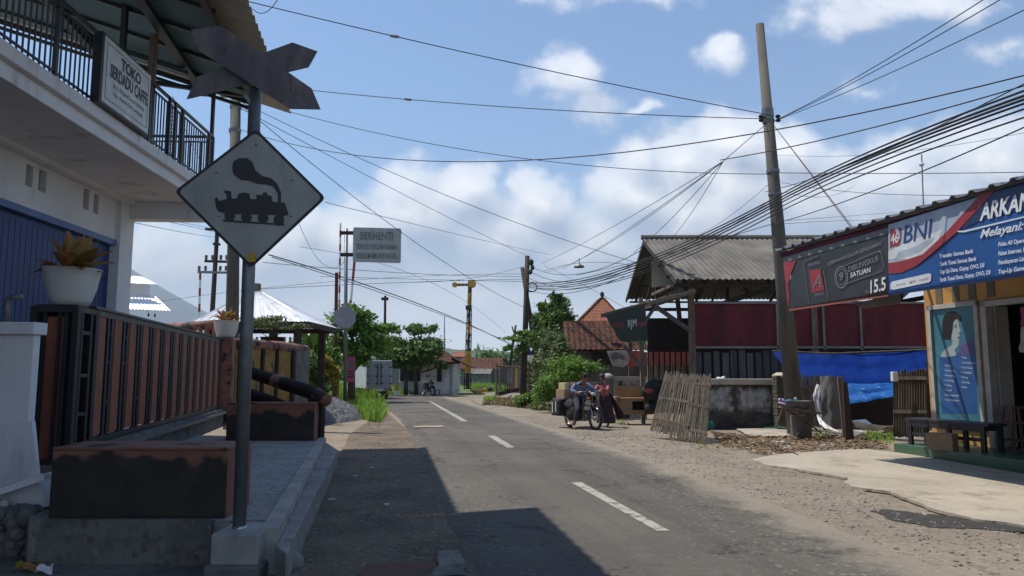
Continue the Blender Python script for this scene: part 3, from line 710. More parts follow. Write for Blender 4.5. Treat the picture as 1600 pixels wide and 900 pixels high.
def ridge(name, D, pts, seed, thick):
    mb = MB(); NU = 160; xs_ = [p[0] for p in pts]
    for j in range(9):
        v = j / 8
        for i in range(NU + 1):
            px = xs_[0] + (xs_[-1] - xs_[0]) * i / NU; y = np.interp(px, xs_, [p[1] for p in pts])
            top = F(px, y, D); h = top.z * math.sin(math.pi * min(1, v * 1.0) * .5 if v < 1 else math.pi * .5)
            q = Vector((top.x, D - thick * (1 - v), h * v ** .6)); q.z += noise.noise(q * .02 + Vector((seed, 0, 0))) * 5 * v + noise.noise(q * .08) * 2.5 * v
            mb.v.append(q)
    W = NU + 1
    for j in range(8):
        for i in range(NU): mb.f.append((j * W + i, j * W + i + 1, (j + 1) * W + i + 1, (j + 1) * W + i))
    for i in range(NU + 1): mb.v.append(mb.v[8 * W + i] + Vector((0, thick, -mb.v[8 * W + i].z - 1)))
    for i in range(NU): mb.f.append((8 * W + i, 8 * W + i + 1, 9 * W + i + 1, 9 * W + i))
    S(mb, name, hf)
ridge('hill', 2200, [(380, 570), (470, 560), (560, 556), (600, 549), (660, 544), (720, 545), (800, 550), (860, 556), (950, 560), (1100, 566), (1300, 566)], 1, 500)
ridge('hill', 1300, [(520, 578), (640, 566), (740, 556), (790, 549), (850, 553), (900, 553), (960, 560), (1060, 562), (1200, 568)], 7, 260)
# treeline far behind the houses
q, n_ = leaves([pxc(px, py, D, rx, ry) for (px, py, D, rx, ry) in [(760, 560, 190, 18, 13), (790, 565, 190, 22, 12), (815, 560, 170, 20, 12), (735, 566, 170, 14, 8), (850, 562, 160, 26, 14), (690, 572, 150, 22, 9), (640, 576, 150, 40, 10), (585, 574, 150, 30, 12), (555, 570, 150, 20, 18), (900, 566, 150, 40, 10), (960, 572, 140, 30, 9), (500, 580, 130, 50, 14), (440, 585, 130, 50, 14), (330, 585, 130, 80, 14)]], 16000, .55, 11)
o = lbuild('distant_woodland', q, n_, 'leafd', org=(0, 160, 0)); o['kind'] = 'stuff'; o['label'] = 'far dark treeline behind the red-roofed houses'

# ================================================================ LEFT: CAFE BUILDING
K = F(328, 289, 16); CF = frame(K, ((740 - 800) / FPX, 1)); slabz = K.z
cafe = T('cafe_building', 'white two-storey cafe building with blue shutter and open railed terrace', 'building', (K.x - 3, K.y - 5, 0))
wb = -1.75
sh_top = 4.36
mb = MB()
mb.fbox(CF, -22, -.6, wb - .2, wb, 0, .02)
acol = CF.at(176, wb, 3.5)       # wall corner
# wall above the shutter with slots (built as strips round the holes)
holes = []
for (x0, x1, y0, y1) in ((39, 50, 254, 289), (59, 71, 262, 297), (129, 138, 292, 325), (145, 153, 300, 332)):
    a0, a1 = CF.at(x0, wb, 4.7), CF.at(x1, wb, 4.7); pa, pb = CF.hit(x0, y0, wb), CF.hit(x0, y1, wb); holes.append((a0, a1, pb.z, pa.z))
zt = slabz - .42
cur = -22
for (a0, a1, z0, z1) in holes:
    mb.fbox(CF, cur, a0, wb - .2, wb, sh_top, zt); mb.fbox(CF, a0, a1, wb - .2, wb, sh_top, z0); mb.fbox(CF, a0, a1, wb - .2, wb, z1, zt); cur = a1
mb.fbox(CF, cur, acol, wb - .2, wb, sh_top, zt)
mb.fbox(CF, acol + .001, acol + .6, wb - .18, wb + .10, 0, zt)     # corner column
mb.fbox(CF, acol + .4, acol + .6, wb - 8, wb - .19, 0, zt)           # end wall
mb.fbox(CF, -22, acol, wb - .2, wb, 0, .5)
mb.build('wall', 'white', cafe)
mb = MB(); 
for (a0, a1, z0, z1) in holes: mb.fbox(CF, a0, a1, wb - .19, wb - .12, z0, z1)
mb.parts('vent_slot', 'graywall', cafe)
mb = MB()
nrib = 90
for i in range(nrib):
    a = -15 + (acol + 15) * i / nrib; mb.fbox(CF, a, a + (acol + 15) / nrib * .6, wb - .10, wb - .095, .5, sh_top - .22)
mb.fbox(CF, -22, acol, wb - .15, wb - .10, .5, sh_top - .1)
mb.build('shutter', 'blue', cafe)
MB().fbox(CF, -22, acol, wb - .08, wb + .03, sh_top - .12, sh_top).build('shutter_frame', 'bluesill', cafe)
mb = MB()
mb.fbox(CF, -22, .35, -9, .0, slabz - .20, slabz); mb.fbox(CF, -22, .28, -9, -.10, slabz - .42, slabz - .20)
mb.fbox(CF, -.1, .25, -9, -.12, slabz - .80, slabz - .42); mb.fbox(CF, -3.6, -3.3, wb, -.12, slabz - .62, slabz - .42) if False else None
mb.build('balcony_slab', 'white', cafe, bevel=.01)
MB().fbox(CF, -22, .2, -1.72, -1.55, slabz - .50, slabz - .42).build('cornice', 'white', cafe)
# railing
rz = F(328, 208, 16).z
def railing(a0, a1, b0, b1, name, step=.125):
    mb = MB(); p, q = CF(a0, b0, 0), CF(a1, b1, 0); n = int((q - p).length / step)
    for z in (slabz + .10, rz - .12, rz): mb.beam(p + Vector((0, 0, z)), q + Vector((0, 0, z)), .05 if z == rz else .03, .05 if z == rz else .03)
    for i in range(n + 1):
        c = p.lerp(q, i / n); w_ = .06 if i % 12 == 0 else .02
        mb.beam(c + Vector((0, 0, slabz)), c + Vector((0, 0, rz if i % 12 == 0 else rz - .12)), w_, w_)
    return mb.build(name, 'black', cafe)
railing(-15, .28, -.08, -.08, 'railing'); railing(.28, .28, -.08, -8, 'railing')
# lattice infill near the corner
mb = MB()
for k in range(14):
    for aa in (CF.at(266, -.08, slabz + .6), ):
        z = slabz + .1 + k * .08; mb.beam(CF(aa - .09, -.06, z), CF(aa + .09, -.06, z + .05), .015, .015)
for aa in (CF.at(262, -.08, slabz + .6), CF.at(271, -.08, slabz + .6)): mb.beam(CF(aa, -.06, slabz), CF(aa, -.06, rz), .05, .05)
mb.build('railing_ornament', 'black', cafe)
# posts up to the roof
mb = MB()
mb.beam(CF(.25, -.1, slabz), CF(.25, -.1, F(323, 160, 16).z + .5), .07, .07)
mb.beam(CF(CF.at(190, -.5, 7), -.5, slabz), CF(CF.at(190, -.5, 7), -.5, 9.5), .09, .09)
mb.beam(CF(-9, -.5, slabz), CF(-9, -.5, 9.5), .09, .09)
mb.beam(CF(-.6, -6.5, slabz), CF(-.6, -6.5, 11), .09, .09); mb.beam(CF(-9, -6.5, slabz), CF(-9, -6.5, 11), .09, .09)
mb.parts('post', 'black', cafe)
mb = MB(); aa = CF.at(238, -.15, 6.5); mb.fbox(CF, aa - .05, aa + .05, -.25, -.13, slabz, 7.9); mb.build('pillar', 'wood', cafe)
# awning roof: outer edge parallel to the road, rising towards the building
C0 = F(455, 177, 17); AF = frame(C0, (-.165, 1)); az = C0.z; SL = .285
def aw(a, b, dz=0): return AF(a, b, az - b * SL + dz)       # b negative = towards the building
def roofpatch(name, a0, a1, b0, b1, per, amp, m, parent, dz=0, th=.012):
    L_ = abs(a1 - a0); nu = int(L_ / per * 6)
    mb = MB(); mb.patch(aw(a0, b0, dz), aw(a1, b0, dz), aw(a1, b1, dz), aw(a0, b1, dz), nu, 2, lambda u, v: amp * max(-.6, min(.6, math.sin(2 * math.pi * u * L_ / per))) , th, Vector((0, 0, 1)))
    return mb.build(name, m, parent)
roofpatch('awning_roof', 0, -7.3, 0, -9.5, .30, .05, 'asbu', cafe)
roofpatch('awning_roof', -7.32, -22, 1.05, -9.5, .32, .035, 'asbu', cafe)
mb = MB(); mb.patch(aw(-.75, -.68, -.16), aw(-22, -.68, -.16), aw(-22, -9.4, -.16), aw(-.75, -9.4, -.16), 8, 4, None, .02, Vector((0, 0, 1))); mb.build('ceiling_sheet', 'teal', cafe)
mb = MB()
for k in range(18):
    a = -.06 - k * 1.25; mb.beam(aw(a, -.6 if k else -.9, -.22), aw(a, -9.3, -.22), .07, .07, (0, 0, 1))
for b in (-.68, -1.9, -4.1, -7.5): mb.beam(aw(-.3 if b != -.68 else -1.6, b, -.30), aw(-21, b, -.30), .10 if b == -.68 else .16, .12, (0, 0, 1))
mb.beam(aw(-.03, -.9, -.07), aw(-.03, -9.3, -.07), .05, .10); mb.beam(aw(-1.5, -3.2, -.3), CF(-1.2, -.15, rz + .9), .08, .08)
mb.beam(aw(-.5, -1.0, -.1), aw(-.5, -3.6, -.6), .09, .09)
mb.build('roof_frame', 'black', cafe)
b0 = F(269, 36, 13.5)
bl = T('light_bulb', 'clear bulb hanging under the green terrace ceiling', 'light bulb', b0)
MB().tube([b0 + Vector((0, 0, .06)), b0 + Vector((0, 0, .9))], .012, 6).build('cord', 'cable', bl); MB().ell(b0, (.06, .06, .075)).build('bulb', 'lamp', bl, smooth=True)
MB().tube([b0 + Vector((0, 0, .05)), b0 + Vector((0, 0, .13))], .03, 8).build('socket', 'black', bl)
# sign
sb = .02
pA, pB, pC, pD = CF.hit(162, 50, .12), CF.hit(234, 112, .12), CF.hit(232, 213, .12), CF.hit(160, 163, .12)
a0, a1 = CF.at(161, .12, 6.2), CF.at(234, .12, 6.2); z0, z1 = (pC.z + pD.z) / 2, (pA.z + pB.z) / 2
z0 = max(z0, slabz - .05)
sg = T('shop_sign', 'white lightbox sign reading TOKO SERDADU CAFFE on the balcony railing', 'sign', CF((a0 + a1) / 2, 0, z0))
mb = MB(); mb.fbox(CF, a0 - .05, a1, -.03, .11, z0, z1); mb.build('case', 'black', sg, bevel=.01)
mb = MB(); mb.fbox(CF, a0 + .01, a1 - .02, .11, .12, z0 + .04, z1 - .04); mb.build('face', 'banwhite', sg)
mb = MB(); i_ = .09
for (s0, s1, t0, t1) in ((a0 + i_, a1 - i_, z0 + i_ + .03, z0 + i_ + .04), (a0 + i_, a1 - i_, z1 - i_ - .04, z1 - i_ - .03), (a0 + i_, a0 + i_ + .012, z0 + i_ + .03, z1 - i_ - .03), (a1 - i_ - .012, a1 - i_, z0 + i_ + .03, z1 - i_ - .03)): mb.fbox(CF, s0, s1, .12, .123, t0, t1)
mb.build('border_line', 'txtd', sg)
wdt, hgt = a1 - a0, z1 - z0
for (s, u0, u1, v, h, of) in (('TOKO', .33, .76, .68, .16, .045), ('SERDADU CAFFE', .13, .93, .46, .18, .035), ('Jln. S. Brigjend Surya Rambang', .2, .86, .335, .06, .0), ('Kec. Klakah Kab. Lumajang', .22, .84, .22, .06, .0)):
    p = CF(a0 + wdt * u0, .125, z0 + hgt * v)
    text(s, p, CF.d, (0, 0, 1), wdt * (u1 - u0), hgt * h, 'txtd', sg, off=of)

# ---------------------------------------------------------------- low white wall, left
lw = T('white_garden_wall', 'low white plastered wall with cap and leaning panel at the left edge', 'wall', (-5.5, 7.2, 0))
xr = F(64, 600, 7.27).x
zw = F(30, 503, 7.1).z
mb = MB().box((xr - 4, 7.15, .3), (xr - .02, 7.25, zw - .12)); mb.build('wall', 'white', lw, bevel=.01)
MB().box((xr - 4, 7.09, zw - .12), (xr + .01, 7.30, zw)).build('cap', 'white', lw, bevel=.01)
p = [F(-60, 672, 6.95), F(50, 658, 6.95), F(58, 745, 6.9), F(-60, 790, 6.9)]
MB().prism(p, (0, .05, 0)).build('leaning_panel', 'white', lw)
p = [F(-60, 782, 6.85), F(58, 742, 6.85), F(72, 792, 6.85), F(-60, 830, 6.85)]
MB().prism(p, (0, .25, 0)).build('lower_panel', 'white', lw)
MB().tube([F(6, 788, 6.84), F(6, 788, 6.74)], .035, 12).build('drain_pipe', 'whitedirty', lw)
g = O(MB().beam(F(-40, 782, 6.7), F(74, 744, 6.72), .10, .055), 'pvc_gutter', 'tin', 'white plastic gutter length lying against the low white wall', 'gutter')
ps = [F(10, 505, 7.2), F(12, 470, 7.2), F(34, 464, 7.2)]
O(MB().tube([ps[0], F(11, 480, 7.2), F(13, 468, 7.2), F(20, 464, 7.2), ps[2]], .028, 8), 'water_pipe', 'galv', 'bent grey water pipe standing on the white wall', 'pipe', smooth=True)
mb = MB(); rg = random.Random(3)
for k in range(150):
    px, py = rg.uniform(-40, 85), rg.uniform(795, 885); s = rg.uniform(.03, .10); c = F(px, py, 6.75 + rg.uniform(-.15, .1)); c.z = max(c.z, .02)
    mb.ell(c, (s * rg.uniform(.7, 1.3), s, s * rg.uniform(.6, 1)), 7, 5, Matrix.Rotation(rg.uniform(0, 3), 3, 'X'))
mb.box((xr - 4, 6.95, 0), (xr - .25, 7.14, .42))
O(mb, 'rubble_footing', 'concdark', 'dark rubble stone footing under the low white wall', 'stone footing')
for (px, py, D, m, lb, s) in ((35, 888, 5.7, 'leafy', 'yellow leaf lying beside the stone footing', .05), (48, 890, 5.7, 'croton', 'orange-brown leaf on the concrete by the footing', .06), (70, 893, 5.6, 'sheet', 'crumpled white wrapper beside fallen leaves', .06)):
    c = G(px, py, .03); O(MB().patch(c + Vector((-s, -s * .5, 0)), c + Vector((s, -s * .4, 0)), c + Vector((s, s * .5, .04)), c + Vector((-s * .6, s * .6, .05)), 4, 4, lambda u, v: .03 * math.sin(u * 5 + v * 3), .003), 'fallen_leaf' if 'leaf' in lb[:20] else 'wrapper', m, lb, 'leaf' if 'leaf' in lb[:20] else 'litter')

# ---------------------------------------------------------------- fence
fo = F(135, 600, 8.9); FF = frame((fo.x, fo.y), ((555 - 800) / FPX, 1)); fz0, fz1 = .76, 2.32; FL = 12.2
fn = T('street_fence', 'black steel fence with broad terracotta slats in front of the cafe', 'fence', FF(FL / 2, 0, .35))
mb = MB()
for z in (fz0, fz1): mb.beam(FF(0, 0, z), FF(FL, 0, z), .06, .07 if z == fz0 else .09)
mb.beam(FF(0, 0, fz1 - .0 + .05), FF(FL, 0, fz1 + .05), .12, .03)
mb.parts('rail', 'black', fn)
ms = MB(); mo = MB(); per = .675; k = 0; a = .22
while a < FL - .3:
    ms.fbox(FF, a, a + .30, -.02, .02, fz0 + .05, fz1 - .04)
    for dx in (.40, .56):
        mo.beam(FF(a + dx, 0, fz0), FF(a + dx, 0, fz1), .055, .05)
    for z in (fz0 + .45, fz0 + .95, fz1 - .25):
        mo.beam(FF(a + .40, 0, z), FF(a + .56, 0, z), .03, .04); mo.lathe(FF(a + .48, 0, z - .02), [(.045, 0), (.045, .03)], 8)
    a += per
ms.build('slat', 'terra', fn, bevel=.006); mo.build('ornamental_bar', 'black', fn)
MB().fbox(FF, -.4, FL + .3, -.10, .12, .30, fz0 - .05).build('base_ledge', 'concdark', fn)
MB().fbox(FF, 0, FL + .3, .12, .24, fz0 - .14, fz0 - .10).build('ledge_trim', 'galv', fn)
# gate pillar
def pillar(a0, wd, z0, z1, lab):
    t = T('gate_pillar', lab, 'gate pillar', FF(a0, 0, z0))
    mb = MB(); h = wd / 2
    for (i, j) in ((-1, -1), (-1, 1), (1, -1), (1, 1)): mb.beam(FF(a0 + i * h, j * h, z0), FF(a0 + i * h, j * h, z1), .07, .07)
    for z in (z0 + .03, z1 - .04):
        for s in (-1, 1): mb.beam(FF(a0 - h, s * h, z), FF(a0 + h, s * h, z), .06, .06); mb.beam(FF(a0 + s * h, -h, z), FF(a0 + s * h, h, z), .06, .06)
    for s in (-.25, .1, .25): mb.beam(FF(a0 - h, s * wd, z0), FF(a0 - h, s * wd, z1), .03, .03)
    for s in (-.25, .25):
        mb.beam(FF(a0 + s * wd, h, z0), FF(a0 + s * wd, h, z1), .04, .04)
    for z in (z0 + .55, z0 + 1.0, z0 + 1.5): mb.beam(FF(a0 - .25 * wd, h, z), FF(a0 + .25 * wd, h, z), .03, .04)
    mb.build('frame', 'black', t)
    MB().fbox(FF, a0 - h + .02, a0 - h + .05, -.24 * wd, .20 * wd, z0 + .05, z1 - .12).build('slat', 'terra', t)
    MB().fbox(FF, a0 - h, a0 + h, -h, h, z1 - .02, z1 + .02).build('top_plate', 'black', t)
    mb = MB(); mb.fbox(FF, a0 + h - .04, a0 + h - .02, -h, h, z0, z1 - .05); mb.fbox(FF, a0 - h, a0 + h, -h + .02, -h + .04, z0, z1 - .05); mb.parts('back_panel', 'black', t)
    return t
pc = F(96, 600, 8.75); an = (Vector((pc.x, pc.y, 0)) - FF.o).dot(FF.d); bn = (Vector((pc.x, pc.y, 0)) - FF.o).dot(FF.p)
PZ = F(96, 478, 8.5).z
FF0 = FF; FF = frame((pc.x, pc.y), (-.1, 1)); pillar(0, .46, .55, PZ, 'black steel frame gate pillar carrying the nearer white flower pot'); 
FFp = FF; FF = FF0
def plantpot(c, rt, h, name_l, seed, kk=1.0):
    t = T('flower_pot', name_l, 'potted plant', c)
    prof = [(rt * .62, 0), (rt * .72, h * .15), (rt * .86, h * .45), (rt * .95, h * .8), (rt, h * .97), (rt * 1.03, h), (rt * .95, h), (rt * .9, h * .9)]
    MB().lathe(c, prof, 32, True).build('pot', 'pot', t, smooth=True)
    MB().lathe(c + Vector((0, 0, h * .88)), [(rt * .88, 0), (rt * .88, .01)], 20).build('soil', 'wooddark', t)
    rg = random.Random(seed); mb = MB()
    for k in range(46):
        a = rg.uniform(0, 6.28); el = rg.uniform(.25, 1.45); L_ = rt * rg.uniform(1.0, 1.7) * kk; d = Vector((math.cos(a) * math.cos(el), math.sin(a) * math.cos(el), math.sin(el)))
        s = d.cross(Vector((0, 0, 1))).normalized(); w0 = L_ * .19; p0 = c + Vector((0, 0, h * .9)) + Vector((math.cos(a), math.sin(a), 0)) * rt * .15; vs = []; fs = []
        up = s.cross(d)
        for i in range(6):
            t_ = i / 5; p = p0 + d * (L_ * t_) - Vector((0, 0, 1)) * (L_ * .35 * t_ * t_ * math.cos(el)); wd = w0 * math.sin(math.pi * min(.97, .12 + t_ * .86)) ** .8
            vs += [p - s * wd + up * wd * .35, p, p + s * wd + up * wd * .35]
        for i in range(5): fs += [(i * 3, i * 3 + 1, i * 3 + 4, i * 3 + 3), (i * 3 + 1, i * 3 + 2, i * 3 + 5, i * 3 + 4)]
        mb.add(vs, fs)
    mb.build('plant', 'croton', t)
    return t
pc2 = Vector((pc.x + .04, pc.y, PZ + .02))
plantpot(pc2 + Vector((0, 0, 0)), .31, .44, 'large white pot of red-green croton on the near gate pillar', 5, 1.1)
a2 = FF.at(352, .05, 2.2)
pp2 = FF(a2, .05, 0); 
mb = MB(); mb.fbox(FF, a2 - .25, a2 + .25, -.2, .25, .35, F(352, 529, pp2.y).z)
t2 = O(mb, 'fence_pillar', 'terra2', 'stubby worn fence pillar under the smaller flower pot', 'pillar')
plantpot(Vector((pp2.x, pp2.y, F(352, 528, pp2.y).z)), .30, .42, 'smaller white pot of spiky plant beside the concrete pole', 8, .9).scale = (1, 1, 1)

# ---------------------------------------------------------------- platform, planters, drain
PFz = .35
pR = [G(415, 815, PFz), G(497, 686, PFz)]
dl = (pR[1] - pR[0])
KF = frame(pR[0], dl); Lk = dl.length
pl = []
lft0, lft1 = F(-30, 820, 6.4), None
platpts = [Vector((F(66, 800, 6.42).x - .1, 6.42, 0)), Vector((KF(0, 0, 0).x, 6.42, 0)), KF(Lk + .2, 0, 0), FF(6, .1, 0), FF(-1.8, .1, 0)]
S(MB().prism(platpts, (0, 0, PFz)), 'forecourt_platform', 'pebbleconc')
S(MB().prism([Vector((F(66, 800, 6.36).x, 6.34, 0)), Vector((F(332, 800, 6.36).x, 6.34, 0)), Vector((F(332, 800, 6.4).x, 6.42, 0)), Vector((F(66, 800, 6.4).x, 6.42, 0))], (0, 0, PFz + .015)), 'platform_riser', 'plotconc')
S(MB().fbox(KF, -.35, Lk + .1, 0, .14, 0, PFz + .02), 'kerb', 'conc', bevel=.01)
sR = [G(447, 862, .27), G(528, 702, .27)]
mb = MB(); A0 = KF(-.5, .14, 0); A1 = KF(Lk + .3, .14, 0); dv = (sR[1] - sR[0]).normalized()
e0 = Vector((sR[0].x, sR[0].y, 0)); e1 = Vector((sR[1].x, sR[1].y, 0)); NS = 40; vs = []
Rside = [e0.lerp(e1, i / NS) + Vector((noise.noise(Vector((i * .6, 1, 0))) * .02, 0, 0)) for i in range(NS + 1)]
poly = [A0] + Rside + [A1]
S(MB().prism(poly, (0, 0, .26)), 'drain_cover', mat('rough_grey_screed', (.31, .30, .285), (.22, .212, .20), 3, .95, .6, 60, c3=(.10, .10, .085), s3=4, t3=(.55, .7)), bevel=.012)
def planter(D, px0, px1, ztop, dep, lab):
    a, b = F(px0, 700, D), F(px1, 700, D); t = T('planter_wall', lab, 'block wall', ((a.x + b.x) / 2, D + dep / 2, PFz))
    sk = .12
    pts = [Vector((a.x, D, PFz)), Vector((b.x, D, PFz)), Vector((b.x - .05 + sk * .3, D + dep, PFz)), Vector((a.x - .05, D + dep, PFz))]
    mb = MB().prism(pts, (0, 0, ztop - PFz - .03)); mb.build('block', M['pl_mat'], t, bevel=.012)
    pts = [p + Vector((0, 0, ztop - PFz - .03)) for p in pts]; MB().prism(pts, (0, 0, .03)).build('top', 'terra2', t, bevel=.01)
def plmat():
    m = bpy.data.materials.new('half_blackened_terracotta'); m.use_nodes = True; t = m.node_tree; b = t.nodes['Principled BSDF']
    g = t.nodes.new('ShaderNodeTexCoord'); v = g.outputs['Object']; sp = t.nodes.new('ShaderNodeSeparateXYZ'); t.links.new(v, sp.inputs[0])
    # soot-black paint brushed up unevenly to a ragged line below the top
    h = mth(t, 'ADD', sp.outputs[2], mth(t, 'MULTIPLY', mth(t, 'SUBTRACT', noi(t, v, 1.9, 4, .55), .5), .62))
    k = maprange(t, mth(t, 'ADD', h, mth(t, 'MULTIPLY', noi(t, v, 22, 6, .7), .06)), .49, .54)
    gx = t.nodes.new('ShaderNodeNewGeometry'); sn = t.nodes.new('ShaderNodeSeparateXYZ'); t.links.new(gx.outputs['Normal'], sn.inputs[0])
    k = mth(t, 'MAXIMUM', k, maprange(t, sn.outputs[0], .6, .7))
    c1 = mixc(t, maprange(t, noi(t, v, 5, 6), .35, .65), (.26, .11, .075), (.20, .08, .055))
    c2 = mixc(t, maprange(t, noi(t, v, 4, 6), .35, .65), (.030, .024, .021), (.045, .036, .031))
    t.links.new(mixc(t, k, c2, c1), b.inputs['Base Color']); b.inputs['Roughness'].default_value = .75
    bn = t.nodes.new('ShaderNodeBump'); bn.inputs['Strength'].default_value = .35; bn.inputs['Distance'].default_value = .02; t.links.new(noi(t, v, 25, 6), bn.inputs['Height']); t.links.new(bn.outputs[0], b.inputs['Normal'])
    return m
M['pl_mat'] = plmat()
planter(6.5, 82, 357, F(200, 699, 6.5).z, .62, 'near low block wall painted black over terracotta beside the railway sign')
planter(13.6, 352, 490, F(420, 629, 13.6).z, .35, 'far low block wall painted black over terracotta at the drain end')
# black stub post and charred log rail
c = F(492, 650, 14.0); O(MB().box((c.x - .13, 13.95, 0), (c.x + .13, 14.25, F(492, 622, 14).z)), 'stub_post', 'darkbox', 'square black stub post under the end of the log rail', 'post', bevel=.01)
lg = T('log_rail', 'curved blackened log rail with bare terracotta patches', 'log', F(440, 600, 15))
pts = [F(388, 581, 15.8), F(425, 593, 15.2), F(455, 603, 14.6), F(480, 611, 14.2), F(496, 619, 14.05)]
MB().tube(pts, [.13, .13, .13, .13, .12], 14).build('log', 'darkbox', lg, smooth=True)
MB().tube([F(494, 616, 14.05), F(512, 626, 13.9)], [.13, .11], 14).build('bare_end', 'terra2', lg, smooth=True)
MB().tube([F(430, 594.8, 15.1), F(445, 599.6, 14.8)], .136, 14, cap=False).build('bare_patch', 'terra2', lg, smooth=True)
lg = T('log_rail', 'lower short log rail blackened behind the far block wall', 'log', F(400, 620, 15))
MB().tube([F(390, 617, 15), F(420, 626, 14.8), F(450, 636, 14.6)], [.13, .12, .09], 12).build('log', 'darkbox', lg, smooth=True)

# yellow wall beyond the fence
YF = frame(F(385, 600, 19.6), (F(468, 600, 23.5) - F(385, 600, 19.6))); YL = (F(468, 600, 23.5) - F(385, 600, 19.6)).length
yw = T('yellow_wall', 'yellow panelled garden wall with rough brown coping', 'wall', YF(YL / 2, 0, 0)); yt = 2.28
MB().fbox(YF, -1, YL - 1.0, 0, .15, 0, yt).build('panel', 'yellow', yw)
mb = MB()
for a in (-.9, .5, 1.5, YL - 1.2): mb.fbox(YF, a, a + .16, -.02, .2, 0, yt)
mb.parts('pilaster', 'darkbox', yw)
MB().fbox(YF, YL - 1.0, YL + .2, -.05, .25, 0, yt - .05).build('end_block', 'concdark', yw, bevel=.02)
MB().tube([YF(-1, .08, yt), YF(YL * .5, .08, yt + .04), YF(YL + .2, .08, yt)], .15, 10).build('coping', 'terra2', yw, smooth=True)

# ---------------------------------------------------------------- railway sign
sx = T('railway_crossing_sign', 'crossbuck and diamond train warning sign on a grey post in a concrete footing', 'sign', F(372, 840, 6.1) * 1)
b0 = F(374, 824, 6.1); t0 = F(399, 138, 6.1)
MB().tube([b0 - Vector((0, 0, .1)), t0], .052, 16).build('post', 'galv', sx, smooth=True)
MB().tube([b0 - Vector((0, 0, .03)), b0 + Vector((0, 0, .012))], .056, 16).build('base_ring', 'chrome', sx, smooth=True)
c = F(371, 860, 6.1)
mb = MB(); f0, f1 = F(329, 835, 5.86), F(404, 835, 5.86)
mb.box((f0.x, 5.86, .0), (f1.x, 6.36, f0.z)); mb.build('footing', M['foot_mat'] if 'foot_mat' in M else 'conc', sx, bevel=.015)
mb = MB(); mb.box((f0.x - .04, 5.82, 0), (f1.x + .03, 6.4, .13)); mb.build('footing_foot', 'concdark', sx, bevel=.03)
o = O(MB().ell(G(437, 880, .03), (.20, .17, .12), 14, 9), 'boulder', 'stonel', 'rounded pale stone wedged beside the sign footing', 'stone', smooth=True)
def plate(pts, D, th, name, m, parent, **k):
    return MB().prism([F(x, y, D) for x, y in pts], (0, th, 0)).build(name, m, parent, **k)
def rounded(pts, r):
    out = []; n = len(pts)
    for i in range(n):
        p, a, b = Vector(pts[i]), Vector(pts[i - 1]), Vector(pts[(i + 1) % n]); da, db = (a - p).normalized(), (b - p).normalized()
        s, e = p + da * r, p + db * r
        for t_ in (0, .25, .5, .75, 1): out.append(tuple((s * (1 - t_) ** 2 + p * 2 * t_ * (1 - t_) + e * t_ * t_)))
    return out
dm = rounded([(400, 201), (509, 309), (392, 419), (272, 299)], 9)
plate(dm, 6.02, .008, 'border', 'black', sx)
cx_, cy_ = 394, 307
inn = [(cx_ + (x - cx_) * .945, cy_ + (y - cy_) * .945) for x, y in dm]
dp = plate(inn, 6.014, .005, 'diamond_plate', 'signw', sx)
z2 = lambda L_: [(x / 2 + 240, y / 2) for x, y in L_]
smoke = z2([(245, 525), (250, 503), (268, 494), (292, 494), (308, 506), (318, 532), (340, 550), (366, 556), (385, 572), (398, 600), (398, 634), (388, 634), (388, 604), (372, 582), (352, 577), (322, 574), (300, 565), (272, 562), (250, 545)])
body = z2([(191, 620), (198, 616), (204, 628), (228, 622), (228, 607), (221, 604), (221, 594), (242, 598), (243, 620), (260, 620), (265, 606), (280, 601), (298, 604), (303, 622), (321, 622), (321, 609), (340, 609), (343, 601), (353, 601), (356, 609), (368, 612), (372, 630), (410, 634), (422, 670), (402, 678), (380, 672), (230, 668), (205, 662), (196, 652)])
tr_ = MB(); tr_.prism([F(x, y, 6.010) for x, y in smoke], (0, .004, 0)); tr_.prism([F(x, y, 6.010) for x, y in body], (0, .004, 0))
for (x, y) in ((238, 674), (290, 679), (342, 681), (391, 688)):
    tr_.prism([F((x + 17 * math.cos(k * .52)) / 2 + 240, (y + 17 * math.sin(k * .52)) / 2, 6.007) for k in range(12)], (0, .003, 0))
tr_.prism([F(x, y, 6.004) for x, y in z2([(216, 686), (410, 700), (410, 704), (216, 691)])], (0, .003, 0))
tr_.build('train_pictogram', 'black', sx)
plate([(388, 395), (399, 395), (399, 409), (388, 409)], 6.006, .003, 'sticker', 'paint_y', sx)
mb = MB()
for (x, y) in ((400, 226), (457, 282), (338, 270), (455, 338), (342, 338)): mb.lathe(F(x, y, 6.01), [(.008, -.003), (.008, .003)], 8)
mb.build('bolt', 'black', sx)
plate([(457, 66), (496, 80), (482, 105), (440, 115), (360, 139), (300, 153), (291, 155), (307, 120), (346, 106)], 6.09, .008, 'crossbuck_board', 'greyalu', sx, bevel=.002)
plate([(298, 46), (345, 40), (487, 138), (501, 171), (453, 170), (312, 80)], 6.00, .008, 'crossbuck_board', 'greyalu', sx, bevel=.002)
mb = MB(); mb.beam(F(383, 150, 6.06), F(399, 170, 6.08), .03, .03); mb.beam(F(355, 105, 6.05), F(455, 135, 6.05), .03, .04)
mb.parts('bracket', 'galv', sx)
mb = MB()
for (x, y) in ((351, 76), (454, 89), (453, 140), (354, 127)): mb.ell(F(x, y, 5.995), (.008, .006, .008), 6, 4)
mb.build('board_bolt', 'black', sx)

